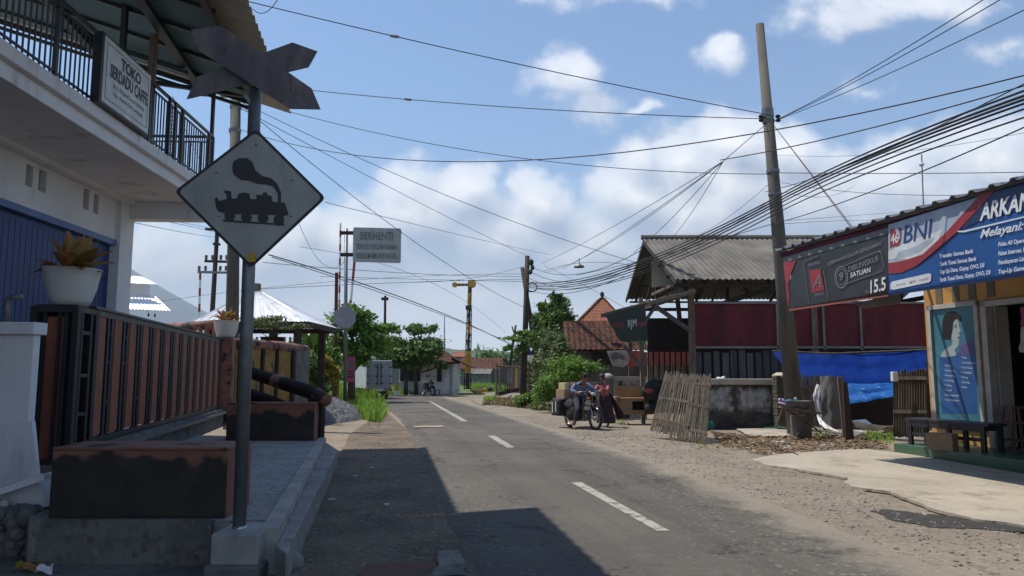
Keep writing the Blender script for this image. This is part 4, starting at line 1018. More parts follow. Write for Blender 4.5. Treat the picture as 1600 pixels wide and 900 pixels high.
for k_, (ar, n_w, hh) in enumerate((([(1225, 664), (1300, 676), (1300, 690), (1220, 678)], 110, .12), ([(1355, 676), (1400, 680), (1396, 694), (1350, 690)], 350, .12), ([(940, 655), (975, 655), (985, 664), (950, 666)], 120, .08), ([(1080, 690), (1130, 696), (1120, 704), (1085, 700)], 60, .08))):
    grass('weeds', ('weeds at the foot of the basin stand', 'green weeds beside the stake fence', 'small green tuft on the dirt right of the motorbike', 'scattered weeds before the bamboo lattice')[k_], ar, n_w, hh, 'grass', 40 + k_)
# ================================================================ LEFT BACKGROUND
def poleobj(name, lab, cat, base, top, r0, r1, m, part='pole'):
    t = T(name, lab, cat, base); MB().tube([base, base.lerp(top, .5), top], [r0, (r0 + r1) / 2, r1], 20).build(part, m, t, smooth=True); return t
Lb = F(363, 600, 21.0); Lb.z = 0; Lt = F(369, 120, 21.0)
lp = poleobj('utility_pole', 'thick concrete utility pole rising behind the fence and cafe terrace', 'utility pole', Lb, Lt, .20, .135, 'pole')
q0 = F(367, 207, 21); MB().tube([q0, q0 + Vector((0, 0, .1))], .175, 16).build('strap', 'galv', lp)
q0 = F(368, 170, 21); MB().tube([q0, q0 + Vector((0, 0, .1))], .165, 16).build('strap', 'galv', lp)
mb = MB(); mb.beam(F(345, 150, 21), F(395, 150, 21), .08, .08); mb.build('crossarm', 'galv', lp)
# far pole with crossarms
b_ = F(326, 570, 52); t_ = F(340, 352, 52); b_.z = 0
up = poleobj('utility_pole', 'slightly tilted dark utility pole with two insulator crossarms', 'utility pole', b_, t_, .2, .14, 'wooddark')
for (y, x0, x1, m) in ((408, 320, 356, 'wooddark'), (425, 309, 355, 'galv'), (381, 333, 344, 'wooddark'), (358, 321, 343, 'wooddark')):
    ca = MB().beam(F(x0, y, 51.8), F(x1, y + 1, 51.8), .16, .16).build('crossarm', m, up)
    if y > 400:
        mb = MB()
        for x in (x0 + 2, x0 + 12, x1 - 11, x1 - 2): mb.lathe(F(x, y - 2, 51.8), [(.06, 0), (.12, .08), (.06, .14), (.12, .2), (.08, .34)], 8)
        mb.parts('insulator', 'insul', ca)
# red-white mast far left
ma = T('radio_mast', 'thin red and white radio mast behind the tilted pole', 'mast', F(312, 500, 120))
bs = F(311, 500, 120); ts = F(313, 425, 120)
for k in range(6):
    MB().tube([bs.lerp(ts, k / 6), bs.lerp(ts, (k + 1) / 6)], .18, 6).build('mast_section', 'red' if k % 2 else 'tin', ma)
# white tin-roofed house, far left
hx = F(232, 470, 30)
hs = T('tin_roof_house', 'white house with two white corrugated eaves beyond the blue shutter', 'house', (hx.x - 3, 33, 0))
wz = F(232, 463, 30).z; uz = F(232, 446, 30).z
HF = frame((hx.x, 30.1), (-.50, 1))
MB().fbox(HF, .3, 7, -8, -1.0, 0, wz).build('wall', 'white', hs); MB().fbox(HF, 0, 6.6, -8, -.02, wz - .1, uz + .1).build('upper_wall', 'white', hs)
def hroof(nm, ze, zt, ov, b0, b1, n): MB().patch(HF(-ov, b0, ze), HF(-ov, b1, ze), HF(0, b1 - .55, zt), HF(0, b0, zt), n * 2, 2, lambda u, v: .011 * math.sin(u * n * 2.2), .02, Vector((0, 0, 1))).build(nm, 'tin', hs)
hroof('lower_roof', F(250, 484, 28.9).z, F(232, 462, 30).z, 1.3, -8, .75, 200); hroof('upper_roof', F(235, 443, 29.5).z, F(225, 436, 30).z + .1, .5, -8, .25, 200)
MB().box((F(188, 490, 29.5).x, 29.5, 0), (F(198, 490, 29.5).x, 29.7, F(190, 486, 29.4).z)).build('porch_post', 'ochre', hs)
for i, px in enumerate((232, 242)):
    c = F(px, 492 + i, 29); mb = MB().tube([c + Vector((0, 0, .25)), c + Vector((0, 0, 0))], .008, 4); mb.ell(c, (.04, .04, .07))
    O(mb, 'hanging_ornament', 'black', ('left' if i == 0 else 'right') + ' of two small dark ornaments hanging under the white tin eave', 'ornament', 'ornaments under the tin eave')
# terracotta garden wall behind the fence
wv = T('garden_wall', 'low terracotta baluster wall with rounded coping behind the fence', 'wall', F(300, 520, 27))
a_, b_ = F(255, 507, 27), F(335, 512, 25); a_.z = b_.z = F(300, 510, 26).z
MB().tube([a_, b_], .16, 8).build('coping', 'terra2', wv, smooth=True)
mb = MB()
for k in range(9): p = a_.lerp(b_, k / 8); mb.tube([Vector((p.x, p.y, 1.6)), p], .07, 8)
mb.beam(Vector((a_.x, a_.y, 1.0)), Vector((b_.x, b_.y, 1.0)), .25, 2.0)
mb.build('baluster', 'terra', wv)
# pavilion
PV = 30; ap = F(401, 452, PV + 0.3); el, er = F(300, 502, PV - 2.2), F(482, 503, PV - 2.2)
pv = T('garden_pavilion', 'open pavilion with glaring white hipped tin roof on dark posts', 'pavilion', (ap.x, PV, 0))
hw = (er.x - el.x) / 2; cxm = (el.x + er.x) / 2; ze = el.z
cor = [Vector((cxm - hw, PV - 2.2, ze)), Vector((cxm + hw, PV - 2.2, ze)), Vector((cxm + hw, PV + 2.6, ze)), Vector((cxm - hw, PV + 2.6, ze))]
apx = Vector((ap.x, PV + .2, ap.z))
mb = MB()
for k in range(4):
    A, B = cor[k], cor[(k + 1) % 4]; tA = apx.lerp(A, .06); tB = apx.lerp(B, .06)
    mb.patch(A, B, tB, tA, 90, 2, lambda u, v: .02 * math.sin(u * 170), .02)
mb.build('roof', 'tin', pv); MB().box((apx.x - .16, apx.y - .16, apx.z - .1), (apx.x + .16, apx.y + .16, apx.z + .22)).build('roof_cap', 'wood', pv)
mb = MB()
for k in range(4): mb.beam(cor[k] - Vector((0, 0, .12)), cor[(k + 1) % 4] - Vector((0, 0, .12)), .1, .2)
mb.build('fascia', 'wooddark', pv)
mb = MB()
for (dx, dy) in ((-1, -1), (1, -1), (1, 1), (-1, 1), (.45, -1)): mb.box((cxm + dx * (hw - .5) - .13, PV + dy * 1.8 - .13, 0), (cxm + dx * (hw - .5) + .13, PV + dy * 1.8 + .13, ze))
mb.parts('post', 'wooddark', pv)
mb = MB()
for k in range(16): x = cxm - hw + .6 + k * (2 * hw - 1.2) / 15; mb.box((x - .035, PV - 1.75, 1.9), (x + .035, PV - 1.68, 2.9))
mb.box((cxm - hw + .5, PV - 1.8, 1.8), (cxm + hw - .5, PV - 1.6, 1.95)); mb.build('railing', 'graywall', pv)
# potted tree by the wall end
pb = F(425, 548, 23)
pt = tree('potted_tree', 'flat-topped feathery potted tree above the yellow wall', 'potted plant', pb, [pxc(420, 503, 23, 34, 9), pxc(395, 505, 23, 20, 7), pxc(455, 508, 23, 22, 8)], 2600, .045, 'leafo', .03, 3)
MB().lathe(pb - Vector((0, 0, .1)), [(.25, 0), (.36, .5), (.4, .52)], 16).build('pot', 'darkbox', pt, smooth=True)

# banana plants and shrubs
def banana(lab, base, n, L_, seed):
    t = T('banana_plant', lab, 'banana plant', base, 'banana plants behind the yellow wall'); rg = random.Random(seed); hgt = L_ * 1.0
    MB().tube([base, base + Vector((0, 0, hgt))], [.13, .09], 10).build('trunk', 'leafo', t, smooth=True); mb = MB()
    for k in range(n):
        a = k * 2.4 + rg.uniform(-.3, .3); el = rg.uniform(.5, 1.35); d = Vector((math.cos(a) * math.cos(el), math.sin(a) * math.cos(el), math.sin(el))); s = d.cross(Vector((0, 0, 1))).normalized(); l = L_ * rg.uniform(.7, 1.1); vs = []; fs = []; up_ = s.cross(d)
        for i in range(10):
            u = i / 9; p = base + Vector((0, 0, hgt)) + d * l * u - Vector((0, 0, 1)) * l * .55 * u ** 2.2 * math.cos(el); wd = l * .13 * math.sin(math.pi * min(.98, .06 + u * .92)) ** .6 * (1 if i > 1 else .3)
            vs += [p - s * wd + up_ * wd * .5, p, p + s * wd + up_ * wd * .5]
        for i in range(9): fs += [(i * 3, i * 3 + 1, i * 3 + 4, i * 3 + 3), (i * 3 + 1, i * 3 + 2, i * 3 + 5, i * 3 + 4)]
        mb.add(vs, fs)
    mb.build('leaf', 'leafd', t, smooth=True)
for i, (px, D, L_) in enumerate(((482, 36, 2.0), (497, 38, 2.3), (468, 37, 1.8), (508, 40, 1.9))):
    b = F(px, 600, D); b.z = 0
    banana(('banana plant nearest the pavilion post', 'tallest banana plant, middle of the clump left of the sign post', 'low banana plant leaning over the wall end', 'banana plant at the right edge of the clump')[(2, 1, 0, 3)[i]], b, 9, L_, i)
def bush(lab, clumps, n, size, m, seed, cat='shrub', name='shrub', trunk=.04, group=None, sub=14):
    c = clumps[0]; base = (c[0], c[1], 0)
    return tree(name, lab, cat, base, clumps, n, size, m, trunk, seed, group, sub=sub)
bush('rounded dark green shrub mass behind the wall end', [pxc(478, 572, 34, 26, 30), pxc(500, 585, 34, 24, 26), pxc(462, 545, 35, 14, 22)], 5200, .10, 'leafd', 21)
bush('bright green shrub left of the round-backed sign', [pxc(508, 560, 36, 20, 24), pxc(520, 545, 37, 14, 14)], 2600, .09, 'leaf', 22)
bush('yellow-leaved croton bush under the orange crossing sign', [pxc(516, 574, 33, 13, 14), pxc(522, 588, 33, 7, 10)], 1500, .08, 'leafy', 23)
tree('shade_tree', 'leafy tree behind the pole of the BERHENTI sign', 'tree', F(548, 632, 38), [pxc(552, 505, 38, 34, 22), pxc(530, 530, 38, 22, 26), pxc(575, 530, 38, 34, 20), pxc(548, 482, 38, 16, 12), pxc(560, 555, 38, 24, 16), pxc(600, 512, 38, 22, 8)], 9000, .12, 'leaf', .20, 31)
tree('shade_tree', 'spreading two-stemmed tree in front of the white guard house', 'tree', F(634, 617, 49), [pxc(640, 545, 49, 44, 22), pxc(615, 560, 49, 34, 20), pxc(668, 555, 49, 28, 20), pxc(655, 517, 49, 22, 10), pxc(600, 538, 49, 26, 14), pxc(675, 512, 49, 14, 5), pxc(605, 518, 49, 14, 6), pxc(690, 570, 49, 12, 7)], 13000, .14, 'leafd', .16, 32, trunks=[F(634, 617, 49), F(650, 617, 49.3)])
b = F(560, 600, 44)
# BERHENTI sign
D = 30; sp = T('stop_sign_post', 'grey pole with faded BERHENTI panel and the back of a round-cornered octagon', 'sign', F(539, 637, D))
MB().tube([F(539, 640, D), F(541, 357, D)], .075, 12).build('post', 'galv', sp, smooth=True)
pnl = MB().prism([F(x, y, D - .1) for x, y in rounded([(552, 355), (627, 357), (626, 411), (551, 409)], 3)], (0, .04, 0)).build('panel', 'signw', sp)
hitD = lambda dd: (lambda x, y: F(x, y, dd))
for (s, a, b, h, m) in (('BERHENTI', (563, 374), (614, 375), 12, 'txtf'), ('TENGOK KIRI DAN KANAN', (556, 389), (621, 390), 8, 'txtf'), ('SEBELUM MELINTASI REL', (556, 403), (621, 404), 8, 'txtf')):
    textpx(s, hitD(D - .115), a, b, h, m, pnl, off=.02)
mb = MB()
for y in (364, 398): mb.beam(F(532, y, D - .05), F(552, y, D - .05), .10, .14)
mb.parts('bracket', 'rubber', sp)
mb = MB(); mb.prism([F(538.5 + 18.5 * math.cos(R(22.5 + 45 * k)), 496 + 18.5 * math.sin(R(22.5 + 45 * k)), D - .12) for k in range(8)], (0, .02, 0)); mb.build('octagon_plate', mat('dull_pale_metal', (.30, .30, .32), None, 4, .5), sp, bevel=.005)
# red poles / crossing gate arms
rp = T('gate_post', 'rusty red post left of the BERHENTI sign', 'post', F(524, 600, 36)); MB().tube([F(523, 632, 36), F(526, 426, 36)], .085, 8).build('post', mat('rust_red', (.13, .035, .03), None, 4, .8), rp)
def arm(lab, a, b, D, n, r):
    t = T('crossing_gate_arm', lab, 'barrier arm', F(a[0], a[1], D)); A, B = F(*a, D), F(*b, D)
    for k in range(n): MB().tube([A.lerp(B, k / n), A.lerp(B, (k + 1) / n)], r, 8).build('stripe', 'red' if k % 2 == 0 else 'tin', t)
arm('raised red and white barrier arm left of the BERHENTI pole', (530, 480), (532, 349), 44, 12, .06)
arm('raised dark red barrier arm just behind the BERHENTI panel', (545, 500), (554, 408), 44, 3, .08)
xs_ = T('crossing_cross', 'orange-yellow crossing sign half hidden by the red post', 'sign', F(527, 615, 40)); MB().tube([F(527, 622, 40), F(527, 540, 40)], .10, 8).build('post', 'paint_o', xs_)
mb = MB(); mb.beam(F(513, 537, 39.9), F(536, 549, 39.9), .06, .22); mb.beam(F(514, 551, 39.95), F(535, 538, 39.95), .06, .22); mb.parts('cross_board', 'paint_o', xs_)
tr = T('tree_stump_post', 'bare brown trunk carrying the pink poster', 'trunk', F(549, 625, 33)); MB().tube([F(549, 632, 33), F(549, 560, 33)], .17, 10).build('trunk', 'bark', tr, smooth=True)
po = T('pink_poster', 'pink poster with grey figures tied to the pole by the grass', 'poster', F(548, 597, 32.7)); MB().prism([F(x, y, 32.7) for x, y in ((541, 557), (555, 558), (554, 597), (541, 597))], (0, .02, 0)).build('sheet', 'postpink', po)
mb = MB()
for y in (580, 584, 588): mb.prism([F(x, yy, 32.68) for x, yy in ((543, y), (552, y), (552, y + 1.6), (543, y + 1.6))], (0, .01, 0))
mb.build('text_line', 'txtd', po)
MB().prism([F(x, yy, 32.68) for x, yy in ((544, 572), (545, 563), (547, 561), (549, 566), (551, 562), (553, 570), (552, 575), (546, 576))], (0, .01, 0)).build('picture', 'txtg', po)

# truck
tb = F(592, 624, 42); ang = math.atan2(3.0, -1.5)
tk = T('box_truck', 'small white box truck parked by the guard house, seen from behind', 'truck', Vector((tb.x, tb.y, 0)))
fd = Vector((math.cos(ang), math.sin(ang), 0)); tf = frame((tb.x, tb.y), fd)
hwd = .74; bz0 = .62; bz1 = F(592, 563, 42).z; TL = 3.0
MB().fbox(tf, 0.03, TL, -hwd, hwd, bz0, bz1).build('cargo_box', 'truck', tk, bevel=.03)
dr = MB(); dr.fbox(tf, 0, .03, -hwd + .05, -.02, bz0 + .05, bz1 - .06); dr.fbox(tf, 0, .03, .02, hwd - .05, bz0 + .05, bz1 - .06); dr = dr.build('rear_door', 'truckg', tk)
mb = MB()
for b in (-.10, .10): mb.fbox(tf, -.04, 0, b - .02, b + .02, bz0 + .2, bz1 - .2)
for b in (-hwd + .1, hwd - .1, -.16, .16):
    for z in (.9, 1.3, 1.8): mb.fbox(tf, -.03, 0, b - .07, b + .07, z, z + .05)
mb.build('latch_bar', 'rubber', dr)
MB().fbox(tf, -.06, .04, -hwd, hwd, bz0 - .14, bz0).build('bumper', mat('red_white_bumper', (.30, .05, .04), (.5, .45, .42), 5, .6), tk)
MB().fbox(tf, .3, TL + 1.3, -.55, .55, .35, bz0 - .02).build('chassis', 'rubber', tk)
MB().fbox(tf, TL + .05, TL + 1.35, -hwd, hwd, .4, 1.75).build('cab', 'truck', tk, bevel=.06)
MB().fbox(tf, -.065, -.06, -.2, .2, .5, .62).build('number_plate', 'sheet', tk)
for (a, b) in ((.6, .5), (.6, -.5), (3.6, .58), (3.6, -.58)):
    c = tf(a, b, .30); wh = MB().tube([c - tf.p * .13, c + tf.p * .13], .30, 18).build('wheel', 'rubber', tk); MB().tube([c - tf.p * .14, c + tf.p * .14], .15, 12).build('rim', 'graywall', wh)
for b in (-.6, .6): MB().fbox(tf, -.075, -.06, b - .08, b + .08, .5, .6).build('tail_light', 'red', tk)
# yellow bollard
bo = T('bollard', 'short yellow and white bollard on the verge by the guard house', 'bollard', F(619, 619, 47.5)); b0, b1 = F(619, 620, 47.5), F(619, 601, 47.5); h = b1.z - b0.z
MB().box((b0.x - .12, 47.4, b0.z), (b0.x + .12, 47.65, b0.z + h * .5)).build('base', 'tin', bo); MB().box((b0.x - .12, 47.4, b0.z + h * .5), (b0.x + .12, 47.65, b1.z)).build('cap', 'paint_y', bo)

# guard house
gh = T('guard_house', 'small white railway guard house with clay-tile hipped roof and KAI emblem', 'hut', F(678, 615, 53))
gx0, gx1 = F(623, 600, 52).x, F(707, 600, 52).x; ez = F(665, 566, 52).z
mb = MB(); mb.box((gx0, 52, 0), (gx1, 55.5, ez)); mb.build('wall', 'white', gh)
def pbox(x0, x1, y0, y1, D, th, m, name, par, **k):
    a, b = F(x0, y1, D), F(x1, y0, D); return MB().box((a.x, D, a.z), (b.x, D + th, b.z)).build(name, m, par, **k)
pbox(622.5, 655, 597, 616, 51.9, .09, 'frame', 'sill_wall', gh)
for (x0, x1, y0, y1) in ((625, 636, 569, 596), (638, 657, 568, 596)): wn = pbox(x0, x1, y0, y1, 51.95, .04, 'black', 'window_frame', gh); pbox(x0 + 1, x1 - 1, y0 + 1, y1 - 1, 51.93, .02, 'glass', 'pane', wn)
wn = pbox(682, 691, 567, 597, 51.95, .04, 'frame', 'tall_window', gh); pbox(683, 690, 568, 596, 51.93, .02, 'glass', 'pane', wn)
pbox(694, 699, 568, 577, 51.95, .04, 'glass', 'small_window', gh)
dr = pbox(692.5, 702, 578, 615, 51.93, .06, 'tin', 'door', gh); textpx('PJL', hitD(51.92), (694, 588), (698, 588), 8, 'red', dr)
# hipped roof
def tilepatch(p00, p10, p11, p01, m, par, per=.24, row=.32, amp=.035, name='roof', step=.03):
    p00, p10, p11, p01 = map(Vector, (p00, p10, p11, p01)); wu = (p10 - p00).length; wv = (p01 - p00).length
    nu = max(6, int(wu / per) * 4); nr = max(2, int(wv / row)); mb = MB()
    rgk = random.Random(int(wu * 100)); jit = [rgk.uniform(-.012, .012) for _ in range(nu + 2)]
    mb.patch(p00, p10, p11, p01, nu, nr * 2, lambda u, v: amp * abs(math.sin(math.pi * u * wu / per)) + step * (1 - (v * nr) % 1) + jit[int(u * nu)] * .6, .05)
    return mb.build(name, m, par)
e0, e1 = F(618, 570, 51.2), F(736, 566, 51.2); r0, r1 = F(650, 548, 53.8), F(697, 550, 53.8)
ew = ez + .05
A, B, C_, D_ = Vector((e0.x, 51.2, ew - .1)), Vector((F(711, 566, 51.2).x, 51.2, ew - .1)), Vector((F(711, 566, 51.2).x, 56.3, ew - .1)), Vector((e0.x, 56.3, ew - .1))
tilepatch(A, B, r1, r0, 'tile', gh); tilepatch(B, C_, r1 + Vector((0, .02, 0)), r1, 'tile', gh); tilepatch(C_, D_, r0, r1, 'tile', gh); tilepatch(D_, A, r0, r0 + Vector((0, .02, 0)), 'tile', gh)
tilepatch(Vector((B.x - .3, 51.5, ew + .25)), Vector((F(737, 566, 51.3).x, 51.3, ew - .45)), Vector((F(737, 566, 51.3).x, 55.3, ew - .45)), Vector((B.x - .3, 55.3, ew + .25)), 'tile', gh, name='porch_roof')
MB().beam(A + Vector((0, -.02, 0)), B + Vector((0, -.02, 0)), .05, .16).build('fascia', 'wooddark', gh)
lg = pbox(663, 674, 583, 590.5, 51.9, .05, 'tin', 'emblem_panel', gh); textpx('KAI', hitD(51.88), (664, 589.5), (673, 589.5), 5.5, 'txtblue', lg, shear=.25, off=.03); MB().prism([F(x, y, 51.87) for x, y in ((669, 589.8), (672, 584), (673.5, 584), (671, 589.8))], (0, .01, 0)).build('stripe', 'paint_o', lg)
pbox(667, 671, 576, 580, 51.9, .05, 'paint_y', 'badge', gh)
mb = MB()
for k in range(12): mb.box((F(707, 600, 51.5).x, 51.5, k * .175), (F(713.5, 600, 51.5).x + (.05 if k % 2 else 0), 54.5, k * .175 + .15))
O(mb, 'block_stack', 'tin', 'stack of pale blocks at the right wall of the guard house', 'blocks')
bn = T('small_bench', 'low reddish bench beside the dark scooter at the guard house', 'bench', F(684, 616, 50.5))
a, b = F(679, 609, 50.5), F(688, 609, 50.5); MB().box((a.x, 50.3, a.z - .05), (b.x, 50.7, a.z)).build('seat', mat('red_brown_paint', (.2, .05, .04), None, 4, .6), bn)
for x in (a.x + .04, b.x - .04):
    MB().box((x - .03, 50.35, 0), (x + .03, 50.65, a.z - .05)).build('leg', 'wood', bn)

# semaphore
D = 60; sm = T('railway_signal_mast', 'tall black and yellow lattice semaphore signal mast with round-ended arm', 'signal mast', F(730, 608, D))
def xsec(y): return 730.5 + (y - 605) * (734.5 - 730.5) / (438 - 605)
segs = [(608, 583, 'black', .26), (583, 548, 'paint_y', .21), (548, 522, 'black', .20), (522, 505, 'paint_y', .19), (505, 482, 'black', .17), (482, 457, 'paint_y', .13), (457, 438, 'black', .12)]
for (ya, yb, m, hw_) in segs:
    a, b = F(xsec(ya), ya, D), F(xsec(yb), yb, D); mb = MB()
    for s in (-1, 1):
        for q_ in (-1, 1): mb.beam(a + Vector((s * hw_, q_ * hw_, 0)), b + Vector((s * hw_, q_ * hw_, 0)), .07, .07)
    n = max(2, int((b - a).length / .45))
    for k in range(n):
        p, q2 = a.lerp(b, k / n), a.lerp(b, (k + 1) / n); s = 1 if k % 2 else -1
        mb.beam(p, q2, hw_ * 1.1, hw_ * .5)
        for q_ in (-1, 1): mb.beam(p + Vector((-s * hw_, q_ * hw_, 0)), q2 + Vector((s * hw_, q_ * hw_, 0)), .05, .05); mb.beam(p + Vector((q_ * hw_, -s * hw_, 0)), q2 + Vector((q_ * hw_, s * hw_, 0)), .05, .05)
        mb.box((p.x - hw_, p.y - hw_ * .4, p.z), (p.x + hw_, p.y + hw_ * .4, p.z + .10))
    mb.build('mast_section', m, sm)
am = MB(); am.beam(F(713, 445, D - .35), F(734, 445, D - .35), .05, .22); 
for (x, y, r) in ((710.5, 445, 4.2), (738, 444, 6)): am.prism([F(x + r * math.cos(k * .4189), y + r * math.sin(k * .4189), D - .37) for k in range(15)], (0, .06, 0))
am = am.build('signal_arm', 'paint_y', sm); mb = MB()
for x in (716, 722, 728): mb.prism([F(q_[0], q_[1], D - .39) for q_ in ((x, 443.5), (x + 3, 443.5), (x + 2, 446.5), (x - 1, 446.5))], (0, .02, 0))
mb.build('arm_stripe', 'black', am)
MB().box((F(728, 484, D).x, D - .5, F(728, 484, D).z), (F(737, 484, D).x, D + .3, F(728, 478, D).z)).build('lamp_box', 'black', sm)
MB().tube([F(736, 445, D), F(735, 480, D)], .02, 4).build('rod', 'galv', sm)
mt = T('antenna_mast', 'thin grey antenna mast above the guard house', 'antenna', F(695, 560, 58)); MB().tube([F(694.5, 560, 58), F(694.5, 494, 58)], [.07, .03], 6).build('mast', 'galv', mt)
mt = T('utility_pole', 'dark thin pole with short crossarm behind the trees', 'utility pole', F(601, 600, 75)); MB().tube([F(600, 610, 75), F(602, 462, 75)], [.18, .12], 8).build('pole', mat('brown_red_pole', (.07, .03, .028), None, 4, .8), mt); MB().beam(F(596, 467, 75), F(607, 467, 75), .15, .3).build('crossarm', 'wooddark', mt)
# distant houses
def house(name, lab, x0, x1, yb, ye, yr, D, dep, rm_, wm, inset=.25, cat='house'):
    a, b = F(x0, ye, D), F(x1, ye, D); t = T(name, lab, cat, ((a.x + b.x) / 2, D + dep / 2, 0)); rz = F(x0, yr, D + dep / 2).z
    MB().box((a.x + .3, D + .3, 0), (b.x - .3, D + dep - .3, a.z + .05)).build('wall', wm, t)
    i_ = (b.x - a.x) * inset; e = a.z; R0, R1 = Vector((a.x + i_, D + dep / 2, rz)), Vector((b.x - i_, D + dep / 2, rz))
    P = [Vector((a.x, D, e)), Vector((b.x, D, e)), Vector((b.x, D + dep, e)), Vector((a.x, D + dep, e))]
    big = dict(per=.5, row=.6, amp=.06) if D > 60 else {}
    tilepatch(P[0], P[1], R1, R0, rm_, t, **big); tilepatch(P[2], P[3], R0, R1, rm_, t, **big)
    if inset > 0: tilepatch(P[1], P[2], R1 + Vector((0, .02, 0)), R1, rm_, t, **big); tilepatch(P[3], P[0], R0, R0 + Vector((0, .02, 0)), rm_, t, **big)
    else: MB().add([P[0], P[3], R0, P[1], P[2], R1], [(0, 1, 2), (3, 5, 4)]).build('gable', wm, t)
    return t
house('tiled_house', 'low house with bright orange hip roof between guard house and signal mast', 699, 728, 600, 558, 550, 100, 10, 'tileo', 'graywall', .3)
house('tiled_house', 'long low house with dull red-brown tiled roof right of the signal mast', 716, 786, 600, 577, 560, 84, 9, 'tile', 'graywall', .03)
house('tin_shed', 'small grey-roofed shed behind the grass right of the mast', 733, 768, 600, 585, 577, 72, 5, 'asb', 'graywall', 0, 'shed')
house('tiled_house', 'house with dark red roof hidden behind the guard house tree', 590, 640, 600, 563, 545, 75, 8, 'tile', 'graywall', .3)
h2 = T('church_spire_house', 'pale pointed gable showing above the far trees', 'building', F(746, 560, 230)); MB().prism([F(x, y, 230) for x, y in ((743, 562), (753, 562), (750, 545), (746.5, 536), (744, 546))], (0, 3, 0)).build('gable', mat('pale_yellow_wall', (.45, .42, .25), None, 2, .8), h2)
wl = T('plank_wall', 'grey plank wall behind the timber frame on the right', 'wall', F(785, 600, 68)); MB().prism([F(x, y, 68) for x, y in ((767, 608), (815, 608), (815, 576), (785, 574), (767, 580))], (0, .2, 0)).build('wall', 'woodgrey', wl)
sd = T('blue_roof_shed', 'shed with dark blue sloping roof behind the bare pole', 'shed', F(815, 600, 56)); MB().prism([F(x, y, 56) for x, y in ((792, 606), (838, 606), (838, 552), (828, 551), (800, 572), (792, 575))], (0, 4, 0)).build('wall', 'graywall', sd)
mb = MB(); mb.patch(F(786, 573, 55), F(829, 546, 55), F(829, 546, 60.5), F(786, 573, 60.5), 2, 2, None, .12, Vector((0, 0, 1))); mb.build('roof', 'dblueroof', sd); MB().prism([F(x, y, 55.2) for x, y in ((823, 556), (828, 556), (828, 540), (823, 541))], (0, 1, 0)).build('chimney', 'dblueroof', sd)
bt = O(MB().patch(F(826, 549, 52), F(842, 546, 52), F(842, 551, 54), F(826, 555, 54), 3, 3, None, .03), 'tarp', 'tarp', 'small bright blue tarp on the shed roof by the poles', 'tarp')
sg2 = house('tin_shed', 'low shed with brown sloping roof behind the bamboo rails', 820, 850, 612, 566, 556, 48, 3, 'asb', 'wooddark', 0, 'shed')
# timber frame (shelter) by the road
tf_ = T('timber_shelter', 'rusty pole frame with low platform beside the road right of the crossing', 'frame', F(795, 622, 44))
def tb_(a, b, D0, D1, r, m, nm, par): return MB().tube([F(a[0], a[1], D0), F(b[0], b[1], D1)], r, 8).build(nm, m, par)
for (x, y0, y1, D) in ((775.5, 622, 568, 44), (781, 614, 570, 47), (807, 612, 574, 47), (801, 612, 568, 49)): tb_((x, y0), (x + .5, y1), D, D, .06, 'paint_y' if x == 807 else 'wood', 'post', tf_)
for (a, b) in (((774, 572), (816, 575)), ((774, 616), (812, 611))): tb_(a, b, 44, 46, .06, 'wood', 'rail', tf_)
MB().prism([F(x, y, 44.2) for x, y in ((776, 613), (808, 606), (812, 606), (812, 611), (779, 619))], (0, .5, 0)).build('platform', 'wooddark', tf_)
ch = T('plank_chair', 'brown slatted wooden chair on the frame platform', 'chair', F(793, 611, 44.6)); 
mb = MB()
for x in (789, 792, 795, 798): mb.prism([F(q_[0], q_[1], 44.6) for q_ in ((x, 611), (x + 1.8, 611), (x + 1.8, 598), (x, 598))], (0, .04, 0))
mb.build('backrest', mat('brown_wood', (.18, .09, .05), None, 4, .8), ch); MB().prism([F(x, y, 44.1) for x, y in ((788, 606), (800, 606), (800, 608), (788, 608))], (0, .5, 0)).build('seat', 'wood', ch)
for x in (789, 799): MB().beam(F(x, 612, 44.2), F(x, 606, 44.2), .05, .05).build('leg', 'wood', ch)
O(MB().prism([F(x, y, 42) for x, y in ((786, 625), (798, 617), (801, 618), (790, 627))], (0, .4, 0)), 'concrete_block', 'conc', 'tilted concrete block under the frame platform', 'block')
mb = MB()
for k in range(5): mb.beam(F(738 + k * 2, 612 - k * .6, 57 + k * .5), F(768 - k, 608 - k * .8, 58 + k), .25, .18)
O(mb, 'sleeper_pile', 'wooddark', 'dark pile of old railway sleepers behind the crossing', 'timber pile')
O(MB().beam(F(741, 613.5, 54), F(760, 609, 54.5), .3, .25), 'painted_sleeper', 'paint_y', 'yellow painted sleeper lying near the signal mast', 'sleeper')
# bamboo rails
bf = T('bamboo_fence', 'pale bamboo rail fence behind the clipped hedge', 'fence', F(836, 620, 40))
mb = MB()
for y in (583, 592, 601, 610, 617): mb.tube([F(824, y, 41), F(848, y + 1, 39.5)], .035, 6)
mb.parts('rail', 'bamboo', bf); mb = MB()
for x in (826, 834, 842): mb.tube([F(x, 622, 40.4), F(x, 578, 40.4)], .04, 6)
mb.parts('post', 'bamboo', bf)
